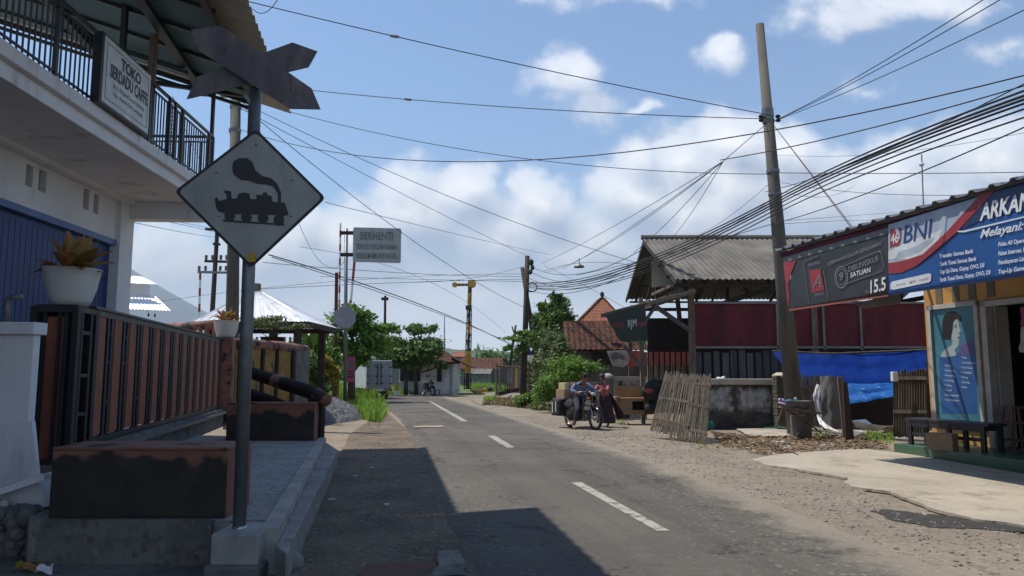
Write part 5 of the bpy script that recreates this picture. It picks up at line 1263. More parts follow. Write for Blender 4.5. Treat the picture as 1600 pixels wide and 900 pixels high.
# dark poles
def dpole(lab, pts, D, r, m='wooddark', straps=True):
    p = [F(x, y, D) for x, y in pts]; t = T('wooden_pole', lab, 'utility pole', p[0]); MB().tube(p, [r, r * .9, r * .75][:len(p)] if len(p) > 2 else [r, r * .8], 10).build('pole', m, t, smooth=True); return t
JP = dpole('tall brown wooden pole holding the tangle of cables', [(817, 622), (821, 510), (824, 400)], 43, .19)
dpole('brown strut pole leaning against the cable pole', [(845, 612), (829, 500), (816, 418)], 43.6, .16)
dpole('short dark leaning pole with broken crosspiece behind the shed', [(795, 590), (801, 540), (806, 508)], 62, .12)
mb = MB(); mb.tube([F(801, 525, 62), F(812, 518, 62)], .08, 6); mb.tube([F(803, 520, 62), F(800, 510, 62)], .06, 6); mb.build('crosspiece', 'wooddark', bpy.data.objects['wooden_pole.002'])
mb = MB()
for (x, y, r) in ((830, 410, 5), (832, 418, 4), (829, 425, 4)): mb.ell(F(x, y, 42.8), (.03 * r, .12, .04 * r), 8, 6)
mb.build('splice_box', 'rubber', JP)
cp = F(831, 449, 42.8); rgn = MB(); rgn.tube([cp + Vector((math.cos(k * .4) * .30, 0, math.sin(k * .4) * .26)) for k in range(17)], .035, 6); O(rgn, 'cable_coil', 'cable', 'coil of spare cable hanging on the brown pole', 'cable coil')
# right trees
tree('shade_tree', 'bright green tree right of the cable pole, left of the tiled house', 'tree', F(868, 625, 38), [pxc(862, 490, 38, 22, 22), pxc(874, 476, 38, 16, 12), pxc(846, 505, 38, 18, 14), pxc(882, 497, 38, 12, 12), pxc(862, 520, 38, 26, 16), pxc(850, 480, 38, 10, 8), pxc(870, 463, 38, 12, 7), pxc(864, 508, 37.5, 22, 26), pxc(845, 530, 37.5, 20, 22)], 17000, .115, 'leafd', .16, 41, sub=16)
tree('sapling', 'thin-branched light green sapling reaching left of the cable pole', 'tree', F(830, 620, 42), [pxc(806, 530, 42, 18, 6), pxc(795, 545, 42, 8, 6), pxc(815, 545, 42, 12, 8), pxc(835, 530, 42, 14, 10), pxc(815, 520, 42, 10, 4)], 1800, .12, 'leaf', .05, 42)
bush('tall olive shrub with drooping twigs before the tiled house', [pxc(872, 560, 31, 26, 26), pxc(855, 575, 31, 24, 26), pxc(878, 535, 31, 12, 16), pxc(858, 545, 31, 16, 14), pxc(870, 600, 30.5, 28, 22), pxc(862, 560, 31.5, 28, 34)], 15000, .065, 'leafo', 43)
bush('dense fresh green bush behind the motorbike', [pxc(902, 573, 28, 26, 15), pxc(885, 588, 28, 30, 16), pxc(915, 580, 28, 14, 12), pxc(850, 610, 29, 20, 18), pxc(890, 572, 28.5, 24, 18)], 12000, .055, 'leaf', 44)
bush('dark shrub with brown twigs at the left of the bush row', [pxc(845, 590, 33, 16, 22), pxc(850, 615, 32, 20, 14)], 3600, .07, 'leafd', 45)
bush('small clipped box hedge beside the road', [pxc(816, 627, 33, 13, 12, .35), pxc(824, 622, 33, 8, 8)], 4500, .05, 'leaf', 46)
bush('low brown-green weeds at the foot of the shrubs', [pxc(845, 634, 31, 22, 6), pxc(865, 636, 30, 14, 5)], 1800, .05, 'leafo', 47)
# tiled houses on the right
t1 = T('tiled_house', 'house with orange tiled gable behind the darker tiled roof', 'house', F(940, 600, 42))
e0, e1 = F(896, 512, 40), F(985, 512, 40); ap_ = F(941, 467, 43)
tilepatch(Vector((e0.x, 40, e0.z)), Vector((e1.x, 40, e0.z)), ap_ + Vector((.15, 0, 0)), ap_ - Vector((.15, 0, 0)), 'tileo', t1, per=.001 + .30, row=.42, amp=.02, step=.07); tilepatch(Vector((e1.x, 40, e0.z)), Vector((e1.x, 47, e0.z)), ap_ + Vector((.2, 1, 0)), ap_ + Vector((.15, 0, 0)), 'tileo', t1)
tilepatch(Vector((e0.x, 47, e0.z)), Vector((e0.x, 40, e0.z)), ap_ - Vector((.15, 0, 0)), ap_ + Vector((-.15, 1, 0)), 'tileo', t1)
MB().tube([Vector((e0.x, 40, e0.z + .05)), ap_ + Vector((0, 0, .08)), Vector((e1.x, 40, e1.z + .05))], .09, 8).build('ridge_tile', 'tile', t1); MB().ell(ap_ + Vector((0, 0, .25)), (.12, .12, .18)).build('finial', 'tile', t1); MB().box((e0.x + .4, 40.5, 0), (e1.x - .4, 46.5, e0.z + .05)).build('wall', 'graywall', t1)
t2 = T('tiled_house', 'low house with dark weathered tiled roof behind the woman', 'house', F(940, 600, 36))
e0, e1 = F(884, 549, 33), F(1012, 549, 33); r0, r1 = F(880, 505, 36), F(1005, 505, 36)
tilepatch(e0, e1, r1, r0, 'tile', t2, per=.24, row=.33, amp=.06, step=.07); tilepatch(Vector((e1.x, 39, e1.z)), Vector((e0.x, 39, e0.z)), r0, r1, 'tile', t2); MB().tube([r0, r1], .09, 8).build('ridge_tile', 'tile', t2)
x0, x1 = F(893, 600, 33.6).x, e1.x - .2
MB().box((x0, 33.6, 0), (x1, 38.6, e0.z + .02)).build('wall', mat('brown_grey_wall', (.13, .11, .10), (.17, .145, .135), 1.5, .9), t2)
pbox(925, 955, 553, 572, 33.5, .06, 'wooddark', 'window_board', t2)

# ================================================================ BARN (right)
bn_ = T('market_barn', 'open timber barn with grey corrugated gable roof and maroon side panels', 'barn', (9, 27, 0))
zr_ = F(1100, 373, 28).z; zE = F(1150, 436, 23).z; zB = F(966, 467, 33).z; xL = F(1004, 373, 28).x; xR = 17.5
xLE = F(1056, 436, 23).x
def corr(p00, p10, p11, p01, per, amp, m, par, name, th=.02):
    L_ = (Vector(p10) - Vector(p00)).length; nu = int(L_ / per * 5)
    return MB().patch(p00, p10, p11, p01, nu, 6, lambda u, v: amp * math.sin(2 * math.pi * u * L_ / per) + .01 * noise.noise(Vector((u * 9, v * 5, 2))) + (.012 if int(v * 3.01) % 2 else 0), th, None).build(name, m, par)
corr((xLE, 23, zE), (xR, 23, zE), (xR, 28, zr_), (xL, 28, zr_), .19, .022, 'asb', bn_, 'roof_front')
corr((xR, 33, zB), (xL + .1, 33, zB), (xL + .1, 28, zr_), (xR, 28, zr_), .19, .022, 'asb', bn_, 'roof_back')
MB().tube([Vector((xL - .05, 28, zr_ + .05)), Vector((xR, 28, zr_ + .05))], .10, 8).build('ridge_cap', 'asb', bn_)
mb = MB()
mb.beam((xLE + .02, 23, zE - .10), (xL + .02, 28, zr_ - .10), .05, .16); mb.beam((xL + .05, 28, zr_ - .10), (xL + .1, 33, zB - .10), .05, .16)
for x in (xL + .5, 8.2, 11.5, 14.8):
    mb.beam((x, 23.3, zE - .12), (x, 28, zr_ - .18), .08, .12); mb.beam((x, 32.8, zB - .12), (x, 28, zr_ - .18), .08, .12); mb.beam((x, 23.4, zE - .25), (x, 32.6, zE - .25), .10, .16); mb.beam((x, 28, zE - .2), (x, 28, zr_ - .2), .1, .1)
    mb.beam((x, 25.5, zE - .2), (x, 28, zr_ - 1), .07, .07); mb.beam((x, 30.5, zE - .2), (x, 28, zr_ - 1), .07, .07)
for y, z in ((24.3, zE + .45), (25.6, zE + 1.0), (27, zE + 1.55), (29.3, zr_ - .8), (30.7, zr_ - 1.3), (32, zr_ - 1.85)): mb.beam((xL + .1, y, z - .22), (xR, y, z - .22), .06, .08)
for y in (23.35, 32.7): mb.beam((xL + .1, y, zE - .15), (xR, y, zE - .15), .1, .14)
mb.build('roof_truss', 'wooddark', bn_)
# timber knee braces and beams on the gable side
mb = MB()
mb.beam(F(1062, 462, 23.3), F(1010, 480, 26), .12, .14); mb.beam(F(1085, 430, 23.5), F(1020, 460, 27), .1, .1)
mb.parts('tie_beam', 'wood', bn_)
MB().prism([F(x, y, 25.8) for x, y in ((1018, 408), (1025, 403), (1055, 442), (1050, 446), (1019, 449))], (0, .03, 0)).build('gable_infill', 'asbu', bn_)
pz = zE - .15
mb = MB()
for x, y in ((F(1082, 560, 23.45).x, 23.45), (F(1003, 560, 23.2).x, 23.2), (9.6, 23.5), (13.4, 23.5), (5.2, 32.6), (9.6, 32.6), (13.4, 32.6)):
    mb.box((x - (.06 if y == 23.2 else .09), y - .08, 0), (x + (.06 if y == 23.2 else .09), y + .08, pz if y != 23.2 else F(1003, 465, 23.2).z))
mb.parts('post', 'wood', bn_)
mb = MB(); mb.beam(F(1012, 470, 22.6), F(1080, 518, 23.3), .11, .11); mb.beam(F(1058, 462, 24.6), F(1062, 500, 24.6), .13, .13); mb.beam(F(975, 540, 21.8), F(1003, 575, 21.8), .08, .08); mb.beam(F(1004, 500, 21.8), F(985, 478, 21.6), .08, .08); mb.beam(F(1006, 505, 21.8), F(1030, 470, 22), .08, .08)
mb.parts('brace', 'woodgrey', bn_)
# lean-to awning with the green banner
mb = MB(); mb.patch(F(940, 491, 20.6), F(1086, 452, 22.9), F(1075, 459, 25), F(960, 489, 24.5), 40, 3, lambda u, v: .012 * math.sin(u * 120), .03); mb.build('lean_to_roof', 'asb', bn_)
MB().beam(F(940, 493, 20.6), F(1086, 455, 22.9), .05, .12).build('lean_to_edge', 'wood', bn_)
# maroon panels, picket railing along the front
x0 = F(1084, 560, 23.5).x; zp1, zp0, zq0 = F(1150, 474, 23.5).z, F(1150, 542, 23.5).z, F(1150, 592, 23.5).z
xpe = F(1446, 560, 23.5).x + .6
px_ = [x0] + [F(p, 500, 23.5).x for p in (1213, 1285, 1343)] + [xpe]
for i in range(4):
    MB().box((px_[i] + .02, 23.48, zp0), (px_[i + 1] - .02, 23.53, zp1)).build('panel', 'maroon', bn_)
mb = MB()
for x in px_: mb.box((x - .03, 23.40, zp0 - .1), (x + .03, 23.47, zp1 + .05))
mb.box((x0, 23.40, zp0 - .05), (xpe, 23.47, zp0 + .02)); mb.box((x0, 23.40, zp1 - .02), (xpe, 23.47, zp1 + .04)); mb.build('panel_frame', 'graywall', bn_)
mb = MB(); x = x0 + .05; rg = random.Random(5)
while x < xpe - .2:
    wd = rg.uniform(.17, .22); z1_ = zp0 - rg.uniform(.08, .2); mb.add([Vector(v) for v in ((x, 23.55, .2), (x + wd, 23.55, .2), (x + wd, 23.58, .2), (x, 23.58, .2), (x, 23.55, z1_), (x + wd, 23.55, z1_), (x + wd, 23.58, z1_), (x, 23.58, z1_))], [(3, 2, 1, 0), (4, 5, 6, 7), (0, 1, 5, 4), (1, 2, 6, 5), (2, 3, 7, 6), (3, 0, 4, 7)]); x += wd + rg.uniform(.05, .1)
mb.build('picket', 'woodgrey', bn_)
MB().box((x0, 23.59, 1.0), (xpe, 23.64, 1.12)).build('picket_rail', 'woodgrey', bn_)
MB().box((F(1012, 560, 29).x, 29, F(1012, 560, 29).z * 0), (17, 29.06, F(1012, 497, 29).z)).build('rear_wall', mat('dark_brown_boards', (.028, .020, .018), (.02, .015, .014), 3, .9, .3), bn_)
# sunlit slatted fence seen through the barn
fx = T('slat_fence', 'salmon and grey slatted fence seen through the open barn end', 'fence', F(1030, 590, 28.5)); mb = MB(); m2 = MB()
for k in range(12):
    x = 1006 + k * 8.6
    if x > 1080: break
    for (y0, y1, q_) in ((550, 571, mb), (571, 594, m2)):
        a, b = F(x, y1, 28.4), F(x + 5.2, y0, 28.4); q_.box((a.x, 28.4, a.z), (b.x, 28.43, b.z))
mb.build('upper_slat', 'banpink', fx); m2.build('lower_slat', 'wood', fx)
# green banner
def hitp(P, Q, R_):
    n = (Q - P).cross(R_ - P).normalized(); return lambda x, y: RP(x, y, P, n)
gb_ = T('green_banner', 'dark green stall banner with red and white lettering under the lean-to', 'banner', F(985, 535, 20.9))
P, Q, R_ = F(946, 493, 20.5), F(1008, 474, 20.9), F(1013, 534, 20.9); hb = hitp(P, Q, R_)
pts = [hb(*q_) for q_ in ((946, 493), (976, 484), (1008, 474), (1013, 534), (983, 535), (968, 532))]
MB().prism(pts, (0, .015, 0)).build('cloth', 'bangreen', gb_)
lf = Vector((0, -.03, 0))
for (s, a, b, h, m) in (('WARUNG', (958, 512), (974, 511), 8, 'red'), ('RJM', (981, 512), (994, 510), 12, 'txtw'), ('BU', (995, 510), (999, 509), 8, 'red'), ('JAYA', (1000, 510), (1011, 508), 7, 'postpink')): textpx(s, hb, a, b, h, m, gb_, lift=lf)
mb = MB(); mb.prism([hb(*q_) + lf * .6 for q_ in ((984, 533), (1013, 531), (1013, 534), (984, 535))], (0, .005, 0)); mb.build('lower_stripe', mat('grass_green_stripe', (.06, .18, .03), None, 4, .5), gb_)
# salmon banner with pale picture
sb_ = T('salmon_banner', 'salmon banner with pale rounded picture hung behind the gate', 'banner', F(980, 575, 24))
MB().prism([F(x, y, 24.5) for x, y in ((978, 548), (1004, 548), (1004, 572), (980, 573))], (0, .02, 0)).build('cloth', 'banpink', sb_)
MB().prism([F(x, y, 24.4) for x, y in ((948, 548), (980, 547), (984, 560), (980, 570), (972, 574), (957, 571))], (0, .02, 0)).build('picture', mat('pale_grey_print', (.66, .60, .57), (.40, .36, .35), 6, .5, trans=.4), sb_)
MB().prism([F(x, y, 24.38) for x, y in ((954, 552), (962, 550), (972, 553), (977, 558), (974, 563), (968, 560), (962, 562), (957, 566), (955, 560))], (0, .01, 0)).build('print_shade', mat('grey_print', (.30, .27, .27), (.16, .14, .15), 7, .5, trans=.3), sb_)
# gate pillar and white wall with scribble
gp_ = T('gate_pillar', 'weathered white gate pillar with rounded cap by the plywood cabinet', 'gate pillar', F(951, 640, 25)); a, b = F(945, 645, 25), F(958, 592, 25)
MB().box((a.x, 25, 0), (b.x, 25.35, b.z)).build('shaft', 'concdark', gp_, bevel=.02); MB().lathe(Vector(((a.x + b.x) / 2, 25.17, b.z)), [(.17, 0), (.2, .04), (.16, .13), (.05, .19)], 16).build('cap', 'conc', gp_, smooth=True)
sw = T('scribbled_wall', 'low white wall with dark scribbled graffiti behind the cabinet', 'wall', F(985, 640, 25.4)); a, b = F(958, 640, 25.4), F(1010, 595, 25.4); MB().box((a.x, 25.4, 0), (b.x, 25.6, b.z)).build('wall', 'lime', sw); MB().box((a.x, 25.33, b.z), (b.x, 25.67, b.z + .14)).build('coping', 'teeth', sw)
mb = MB(); pr = [F(962 + k * 1.4, 603 + 4 * math.sin(k * 1.7) + 2 * math.sin(k * .6), 25.38) for k in range(30)]; mb.tube(pr, .012, 4); mb.build('graffiti', 'txtblue', sw)
# white wall behind the bush, left of pillar
O(MB().box((F(896, 600, 27).x, 27, 0), (F(946, 600, 27).x, 27.2, F(920, 597, 27).z)), 'garden_wall', 'graywall', 'grey wall behind the motorbike between bush and gate pillar', 'wall')
# plywood cabinet
cb = T('plywood_cabinet', 'old brown plywood cabinet standing open beside the gate pillar', 'cabinet', F(985, 647, 22.8)); D = 22.6
def cbx(x0, x1, y0, y1, dd, th, nm, m='ply'): a, b = F(x0, y1, dd), F(x1, y0, dd); return MB().box((a.x, dd, a.z), (b.x, dd + th, b.z)).build(nm, m, cb)
cbx(961, 1014, 603, 621, D + .55, .03, 'back_board'); cbx(962, 968, 620, 648, D, .55, 'side_board'); cbx(1008, 1014, 612, 648, D, .55, 'side_board'); cbx(966, 1010, 641, 648, D, .55, 'base_board'); cbx(966, 1010, 622, 627, D, .6, 'counter'); cbx(968, 1008, 627, 641, D + .4, .03, 'inner_board', 'wooddark')
cbx(968, 988, 627, 641, D + .02, .02, 'drawer_front')
gb2 = T('scrap_bundle', 'dark bundle of bags and a red cloth beside the cabinet', 'bundle', F(1018, 640, 22.3)); mb = MB(); rg = random.Random(9)
for k in range(9): mb.ell(F(rg.uniform(1010, 1024), rg.uniform(602, 640), 22.3 + rg.uniform(-.2, .2)), (.2, .18, .2), 8, 6)
mb.build('bag', 'rubber', gb2, smooth=True); MB().ell(F(1014, 611, 22.0), (.12, .1, .08), 8, 6).build('cloth', 'red', gb2, smooth=True)

# low wall with concrete cap (blackened)
def mosswall():
    """whitewash left in a worn band on soot-black plaster"""
    m = bpy.data.materials.new('worn_limewash'); m.use_nodes = True; t = m.node_tree; b = t.nodes['Principled BSDF']
    g = t.nodes.new('ShaderNodeTexCoord'); v = g.outputs['Object']; sp = t.nodes.new('ShaderNodeSeparateXYZ'); t.links.new(v, sp.inputs[0])
    z = mth(t, 'ABSOLUTE', mth(t, 'SUBTRACT', sp.outputs[2], .78)); x = mth(t, 'ABSOLUTE', mth(t, 'ADD', sp.outputs[0], .08))
    k = mth(t, 'SUBTRACT', .36, z); k = mth(t, 'MINIMUM', k, mth(t, 'SUBTRACT', x, .06)); k = mth(t, 'MINIMUM', k, mth(t, 'SUBTRACT', 1.0, x))
    k = mth(t, 'ADD', mth(t, 'MULTIPLY', k, 1.5), mth(t, 'MULTIPLY', mth(t, 'SUBTRACT', noi(t, v, 4, 10, .78), .5), 1.5))
    bl = mixc(t, maprange(t, noi(t, v, 3, 8, .7), .4, .62), (.034, .031, .028), (.085, .078, .066)); wh = mixc(t, maprange(t, noi(t, v, 5, 6), .4, .6), (.36, .36, .37), (.20, .195, .18))
    t.links.new(mixc(t, maprange(t, k, -.02, .22), bl, wh), b.inputs['Base Color']); b.inputs['Roughness'].default_value = .92
    bn = t.nodes.new('ShaderNodeBump'); bn.inputs['Strength'].default_value = .4; bn.inputs['Distance'].default_value = .03; t.links.new(noi(t, v, 12, 8, .7), bn.inputs['Height']); t.links.new(bn.outputs[0], b.inputs['Normal'])
    return m
lw2 = T('low_wall', 'low blackened plaster wall with pale concrete cap before the barn', 'wall', F(1155, 668, 21)); a, b = F(1078, 668, 21), F(1228, 601, 21)
MB().box((a.x, 21, 0), (b.x, 21.25, b.z)).build('wall', mosswall(), lw2)
a, b = F(1076, 601, 20.9), F(1226, 592, 20.9); MB().box((a.x, 20.88, a.z), (b.x, 21.4, b.z)).build('cap', mat('pale_cap_concrete', (.46, .40, .31), (.36, .31, .25), 3, .85, .2, c3=(.16, .14, .12), s3=3), lw2, bevel=.01)
O(MB().ell(F(1125, 592, 21.1), (.11, .08, .05), 8, 5, Matrix.Rotation(.3, 3, 'Y')).ell(F(1130, 591, 21.05), (.06, .06, .07), 7, 5, Matrix.Rotation(.9, 3, 'Y')), 'white_stone', 'sheet', 'white rag lump lying on the wall cap', 'rag', smooth=True)
bp = T('brick_pillar', 'short mossy brick pillar with pale cap at the end of the low wall', 'pillar', F(1226, 665, 20.4)); a, b = F(1216, 668, 20.4), F(1238, 590, 20.4); mb = MB()
k = 0; z = 0
while z < b.z: mb.box((a.x + .01 * (k % 2), 20.4 + .01 * (k % 2), z), (b.x - .01 * (k % 2), 20.75, z + .085)); z += .1; k += 1
mb.box((a.x + .02, 20.42, 0), (b.x - .02, 20.74, b.z)); mb.build('shaft', 'brickm', bp)
MB().lathe(Vector(((a.x + b.x) / 2, 20.57, b.z)), [(.27, 0), (.29, .06), (.15, .14)], 4).build('cap', mat('pale_pillar_cap', (.5, .43, .33), None, 3, .8), bp)
# bamboo panel leaning
bm = T('bamboo_lattice', 'large bamboo lattice panel leaning beside the road with two cross planks', 'panel', F(1060, 690, 17.5))
q00, q10, q11, q01 = F(1017, 670, 17.9), F(1103, 693, 16.6), F(1110, 588, 17.6), F(1040, 583, 18.9)
q00.z = max(q00.z, .02); mb = MB(); rg = random.Random(11)
for k in range(50):
    u = k / 49 + rg.uniform(-.007, .007); gap = .012 if k < 24 else 0
    p, q = q00.lerp(q10, u), q01.lerp(q11, u); p = p - (q - p) * rg.uniform(0, .04); q = q + (q - p) * rg.uniform(-.02, .05)
    mb.tube([p, p.lerp(q, .5) + Vector((rg.uniform(-.015, .015), rg.uniform(-.01, .01), 0)), q], rg.uniform(.010, .016), 5)
mb.build('bamboo_stick', 'bamboo', bm)
mb = MB()
for (v, u0, u1) in ((.16, 0, .66), (.90, .03, .72), (.14, .7, 1), (.55, 0, .62), (.52, .62, 1), (.86, .7, 1.02)):
    p = (q00.lerp(q10, u0)).lerp(q01.lerp(q11, u0), v) + Vector((0, -.05, 0)); q = (q00.lerp(q10, u1)).lerp(q01.lerp(q11, u1), v) + Vector((0, -.05, 0)); mb.beam(p, q, .03, .13 if v in (.16, .90) else .06)
mb.build('cross_plank', 'wood', bm)
MB().tube([q11.lerp(q10, .1) + Vector((-.05, .06, 0)), Vector((q11.x - .15, q11.y + .9, 0))], .03, 6).build('prop', 'bamboo', bm)
O(MB().ell(F(1106, 665, 17.3), (.16, .14, .12), 9, 6), 'rag_heap', mat('teal_rag', (.02, .22, .18), None, 5, .8), 'teal and dark rag heap at the foot of the bamboo panel', 'rags', smooth=True)
O(MB().tube([G(1112, 674, .03), G(1160, 686, .03), G(1205, 697, .03), G(1247, 711, .03)], .02, 6), 'fallen_stick', 'wooddark', 'long thin stick lying on the ground from the bamboo panel', 'stick')
# concrete pole right
Pb = F(1243, 640, 18.9); Pb.z = 0; Pt = F(1187, 38, 18.6)
rp_ = poleobj('utility_pole', 'tall leaning concrete utility pole beside the shop banners', 'utility pole', Pb, Pt, .225, .105, 'pole')
def polept(py, dx=0, D=18.55): 
    # on the pole at image height py
    lo, hi = 0, 1
    for _ in range(30):
        m_ = (lo + hi) / 2
        if proj(Pb.lerp(Pt, m_))[1] > py: lo = m_
        else: hi = m_
    return Pb.lerp(Pt, lo) + Vector((dx, -.2 if dx == 0 else 0, 0))
for y, h in ((183, .22), (192, .1), (270, .08), (305, .05)):
    c = polept(y); c.y += .2; rr = .225 + (.105 - .225) * (c.z / Pt.z) + .018; MB().tube([c, c + (Pt - Pb).normalized() * h], rr, 16).build('strap', 'galv', rp_)
mb = MB()
for y in (184, 190): c = polept(y); mb.ell(c + Vector((-.22, .1, 0)), (.07, .06, .05), 8, 6); mb.ell(c + Vector((.22, .1, 0)), (.07, .06, .05), 8, 6)
mb.build('clamp', 'rubber', rp_)

# blue tarp: shade above and sun below are put into two colours
tp = MB(); P00, P10, P11, P01 = F(1210, 550, 22.3), F(1446, 548, 21.5), F(1440, 600, 20.3), F(1330, 628, 20.2)
def tarpf(u, v): return .08 * noise.noise(Vector((u * 4, v * 3, 1))) + .03 * noise.noise(Vector((u * 14, v * 9, 4)))
top = [F(x, y, d) for x, y, d in ((1206, 549, 22.6), (1250, 552, 22.3), (1300, 554, 22), (1350, 553, 22), (1400, 550, 21.8), (1448, 547, 21.6))]
mid = [F(x, y, d) for x, y, d in ((1226, 575, 22), (1255, 590, 21.6), (1310, 597, 21.3), (1350, 600, 21.1), (1400, 597, 21), (1446, 590, 21))]
bot = [F(x, y, d) for x, y, d in ((1250, 602, 21.6), (1272, 618, 21.2), (1320, 632, 20.9), (1352, 628, 20.7), (1400, 619, 20.6), (1446, 606, 20.7))]
def strip(rows_, nu, nv):
    mb = MB(); nr = len(rows_) - 1; W_ = nu + 1
    for j in range(nr * nv + 1):
        r = min(nr - 1, j // nv); f = j / nv - r
        for i in range(nu + 1):
            s = i / nu * (len(rows_[0]) - 1); k = min(len(rows_[0]) - 2, int(s)); g = s - k
            p = rows_[r][k].lerp(rows_[r][k + 1], g).lerp(rows_[r + 1][k].lerp(rows_[r + 1][k + 1], g), f); p = p + Vector((0, tarpf(i / nu, j / (nr * nv)), 0)); mb.v.append(p)
    for j in range(nr * nv):
        for i in range(nu): o = j * W_ + i; mb.f.append((o, o + 1, o + W_ + 1, o + W_))
    return mb
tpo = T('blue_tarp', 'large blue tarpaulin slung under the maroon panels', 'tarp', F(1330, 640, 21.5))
strip([top, mid], 50, 14).build('shaded_sheet', 'tarp', tpo, smooth=True); strip([mid, bot], 50, 8).build('sunlit_creased_sheet', 'tarplit', tpo, smooth=True)
O(MB().tube([F(1206, 548, 22.6), F(1300, 552, 22.1), F(1448, 546, 21.6)], .02, 6), 'tarp_line', 'wood', 'cord along the top edge of the blue tarp', 'cord')
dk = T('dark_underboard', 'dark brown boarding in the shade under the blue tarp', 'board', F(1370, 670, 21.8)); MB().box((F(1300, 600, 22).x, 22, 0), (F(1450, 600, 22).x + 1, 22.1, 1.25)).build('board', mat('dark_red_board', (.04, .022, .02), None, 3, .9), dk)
mb = MB(); rg = random.Random(8)
for k in range(9): mb.beam(F(1385 - k * 3, 672 + rg.uniform(-6, 4), 19.8 + rg.uniform(-.3, .4)), F(1450, 668 + rg.uniform(-6, 4), 19.6), .07, .05)
O(mb, 'timber_stack', 'wood', 'stack of old battens on the ground under the tarp', 'timber')
# board fences
def boards(lab, x0, x1, yt, yb, D0, D1, n, seed, m='wood', slant=0, name='board_fence', rails=(.25, .7)):
    t = T(name, lab, 'fence', F((x0 + x1) / 2, yb, (D0 + D1) / 2)); rg = random.Random(seed); mb = MB()
    for k in range(n):
        u = (k + .5) / n; x = x0 + (x1 - x0) * u; D = D0 + (D1 - D0) * u; wpx = (x1 - x0) / n * .42; y = yt + rg.uniform(-3, 3)
        if callable(slant): y += slant(u)
        a, b, c, d = F(x - wpx, yb + rg.uniform(-2, 2), D), F(x + wpx, yb, D), F(x + wpx + (0), y, D), F(x - wpx, y + rg.uniform(-1, 2), D); mb.prism([a, b, c, d], (0, .025, 0))
    mb.build('board', m, t); mb = MB()
    for v in rails: yy_ = yt + (yb - yt) * v; mb.beam(F(x0, yy_, D0 - .04), F(x1, yy_, D1 - .04), .04, .08)
    mb.parts('rail', m, t); return t
boards('row of weathered upright boards right of the brick pillar', 1236, 1282, 588, 660, 19.8, 19.6, 8, 3)
boards('curved fence of split bamboo stakes left of the shop wall', 1396, 1449, 578, 683, 17.8, 17.0, 13, 4, 'bamboo', lambda u: (u - .5) * -8, rails=(.12, .62))
pd = T('leaning_board', 'two dark leaning boards at the end of the sacking screen', 'board', F(1322, 690, 17.2)); MB().prism([F(x, y, 17.6) for x, y in ((1309, 589), (1318, 588), (1327, 682), (1318, 684))], (0, .05, 0)).build('board', 'wood', pd); MB().prism([F(x, y, 17.2) for x, y in ((1317, 597), (1324, 598), (1335, 686), (1322, 688))], (0, .05, 0)).build('board', 'wooddark', pd)
sk = O(strip([[F(1281, 588, 18.2), F(1296, 587, 18.1), F(1313, 589, 18.2)], [F(1283, 630, 18), F(1298, 632, 17.9), F(1316, 632, 18)], [F(1286, 672, 18.1), F(1300, 673, 17.9), F(1316, 668, 18)]], 14, 12), 'sacking_screen', 'sack', 'grey sacking screen hanging on posts behind the basin stand', 'screen', smooth=True)
O(strip([[F(1276, 600, 18.3), F(1281, 602, 18.2)], [F(1270, 618, 18.3), F(1283, 640, 18.2)], [F(1275, 645, 18.3), F(1287, 660, 18.2)], [F(1283, 668, 17.9), F(1312, 675, 17.7)]], 10, 8), 'plastic_sheet', 'sheet', 'torn white plastic sheet draped beside the grey sacking', 'plastic sheet')
for (pts, lab, D) in ((((1330, 657), (1352, 655), (1360, 662), (1386, 667), (1372, 674), (1352, 672), (1338, 668)), 'larger crumpled white sheet on the ground right of the leaning boards', 18.3), (((1332, 672), (1346, 673), (1354, 681), (1334, 682)), 'smaller white sheet lying flat at the foot of the leaning boards', 17.4)):
    mb = MB(); P = [F(x, y, D) for x, y in pts]; c = sum(P, Vector()) / len(P) + Vector((0, -.25, .05)); 
    for p in P: p.z = max(p.z, .05)
    mb.add(P + [c], [(i, (i + 1) % len(P), len(P)) for i in range(len(P))]); O(mb, 'plastic_sheet', 'sheet', lab, 'plastic sheet')
# table with basin
tbn = T('basin_stand', 'rough bamboo and plank stand with crossed legs below the wall pillar', 'stand', F(1250, 680, 17.8)); D = 17.8
mb = MB(); mb.beam(F(1222, 636, D), F(1278, 645, D), .5, .05); mb.beam(F(1220, 634, D - .2), F(1248, 646, D - .3), .06, .05); mb.build('top', 'wood', tbn)
for (a, b) in (((1222, 640), (1212, 668)), ((1240, 646), (1283, 676)), ((1276, 646), (1245, 680)), ((1228, 640), (1262, 660))): MB().tube([F(*a, D - .2), F(*b, D - .25)], .022, 6).build('leg', 'bamboo', tbn)
a, b = F(1243, 684, D), F(1265, 650, D); MB().box((a.x, D - .1, 0), (b.x, D + .3, b.z)).build('block', 'concdark', tbn)
bs = T('grey_basin', 'wide grey plastic basin standing on the rough bamboo stand', 'basin', F(1249, 640, D)); c = F(1249, 640, D); MB().lathe(c, [(.20, 0), (.27, .19), (.29, .21), (.26, .20), (.2, .04)], 20).build('basin', 'bucket', bs, smooth=True)
c = F(1234, 628, D + .1); O(MB().ell(c + Vector((0, 0, .03)), (.10, .07, .03), 10, 5), 'soap_dish', mat('cyan_plastic', (.02, .25, .35), None, 4, .4), 'small cyan tub beside the basin rim', 'tub', smooth=True)
c = F(1243, 626, D + .1); O(MB().lathe(c, [(.03, 0), (.035, .05), (.02, .08)], 10), 'cup', 'sheet', 'small white bottle on the basin rim', 'bottle', smooth=True)
O(strip([[F(1216, 622, 17.6), F(1228, 623, 17.6)], [F(1216, 630, 17.5), F(1227, 634, 17.5)]], 8, 6), 'lilac_cloth', 'purple', 'lilac cloth hanging on the left end of the stand', 'cloth')
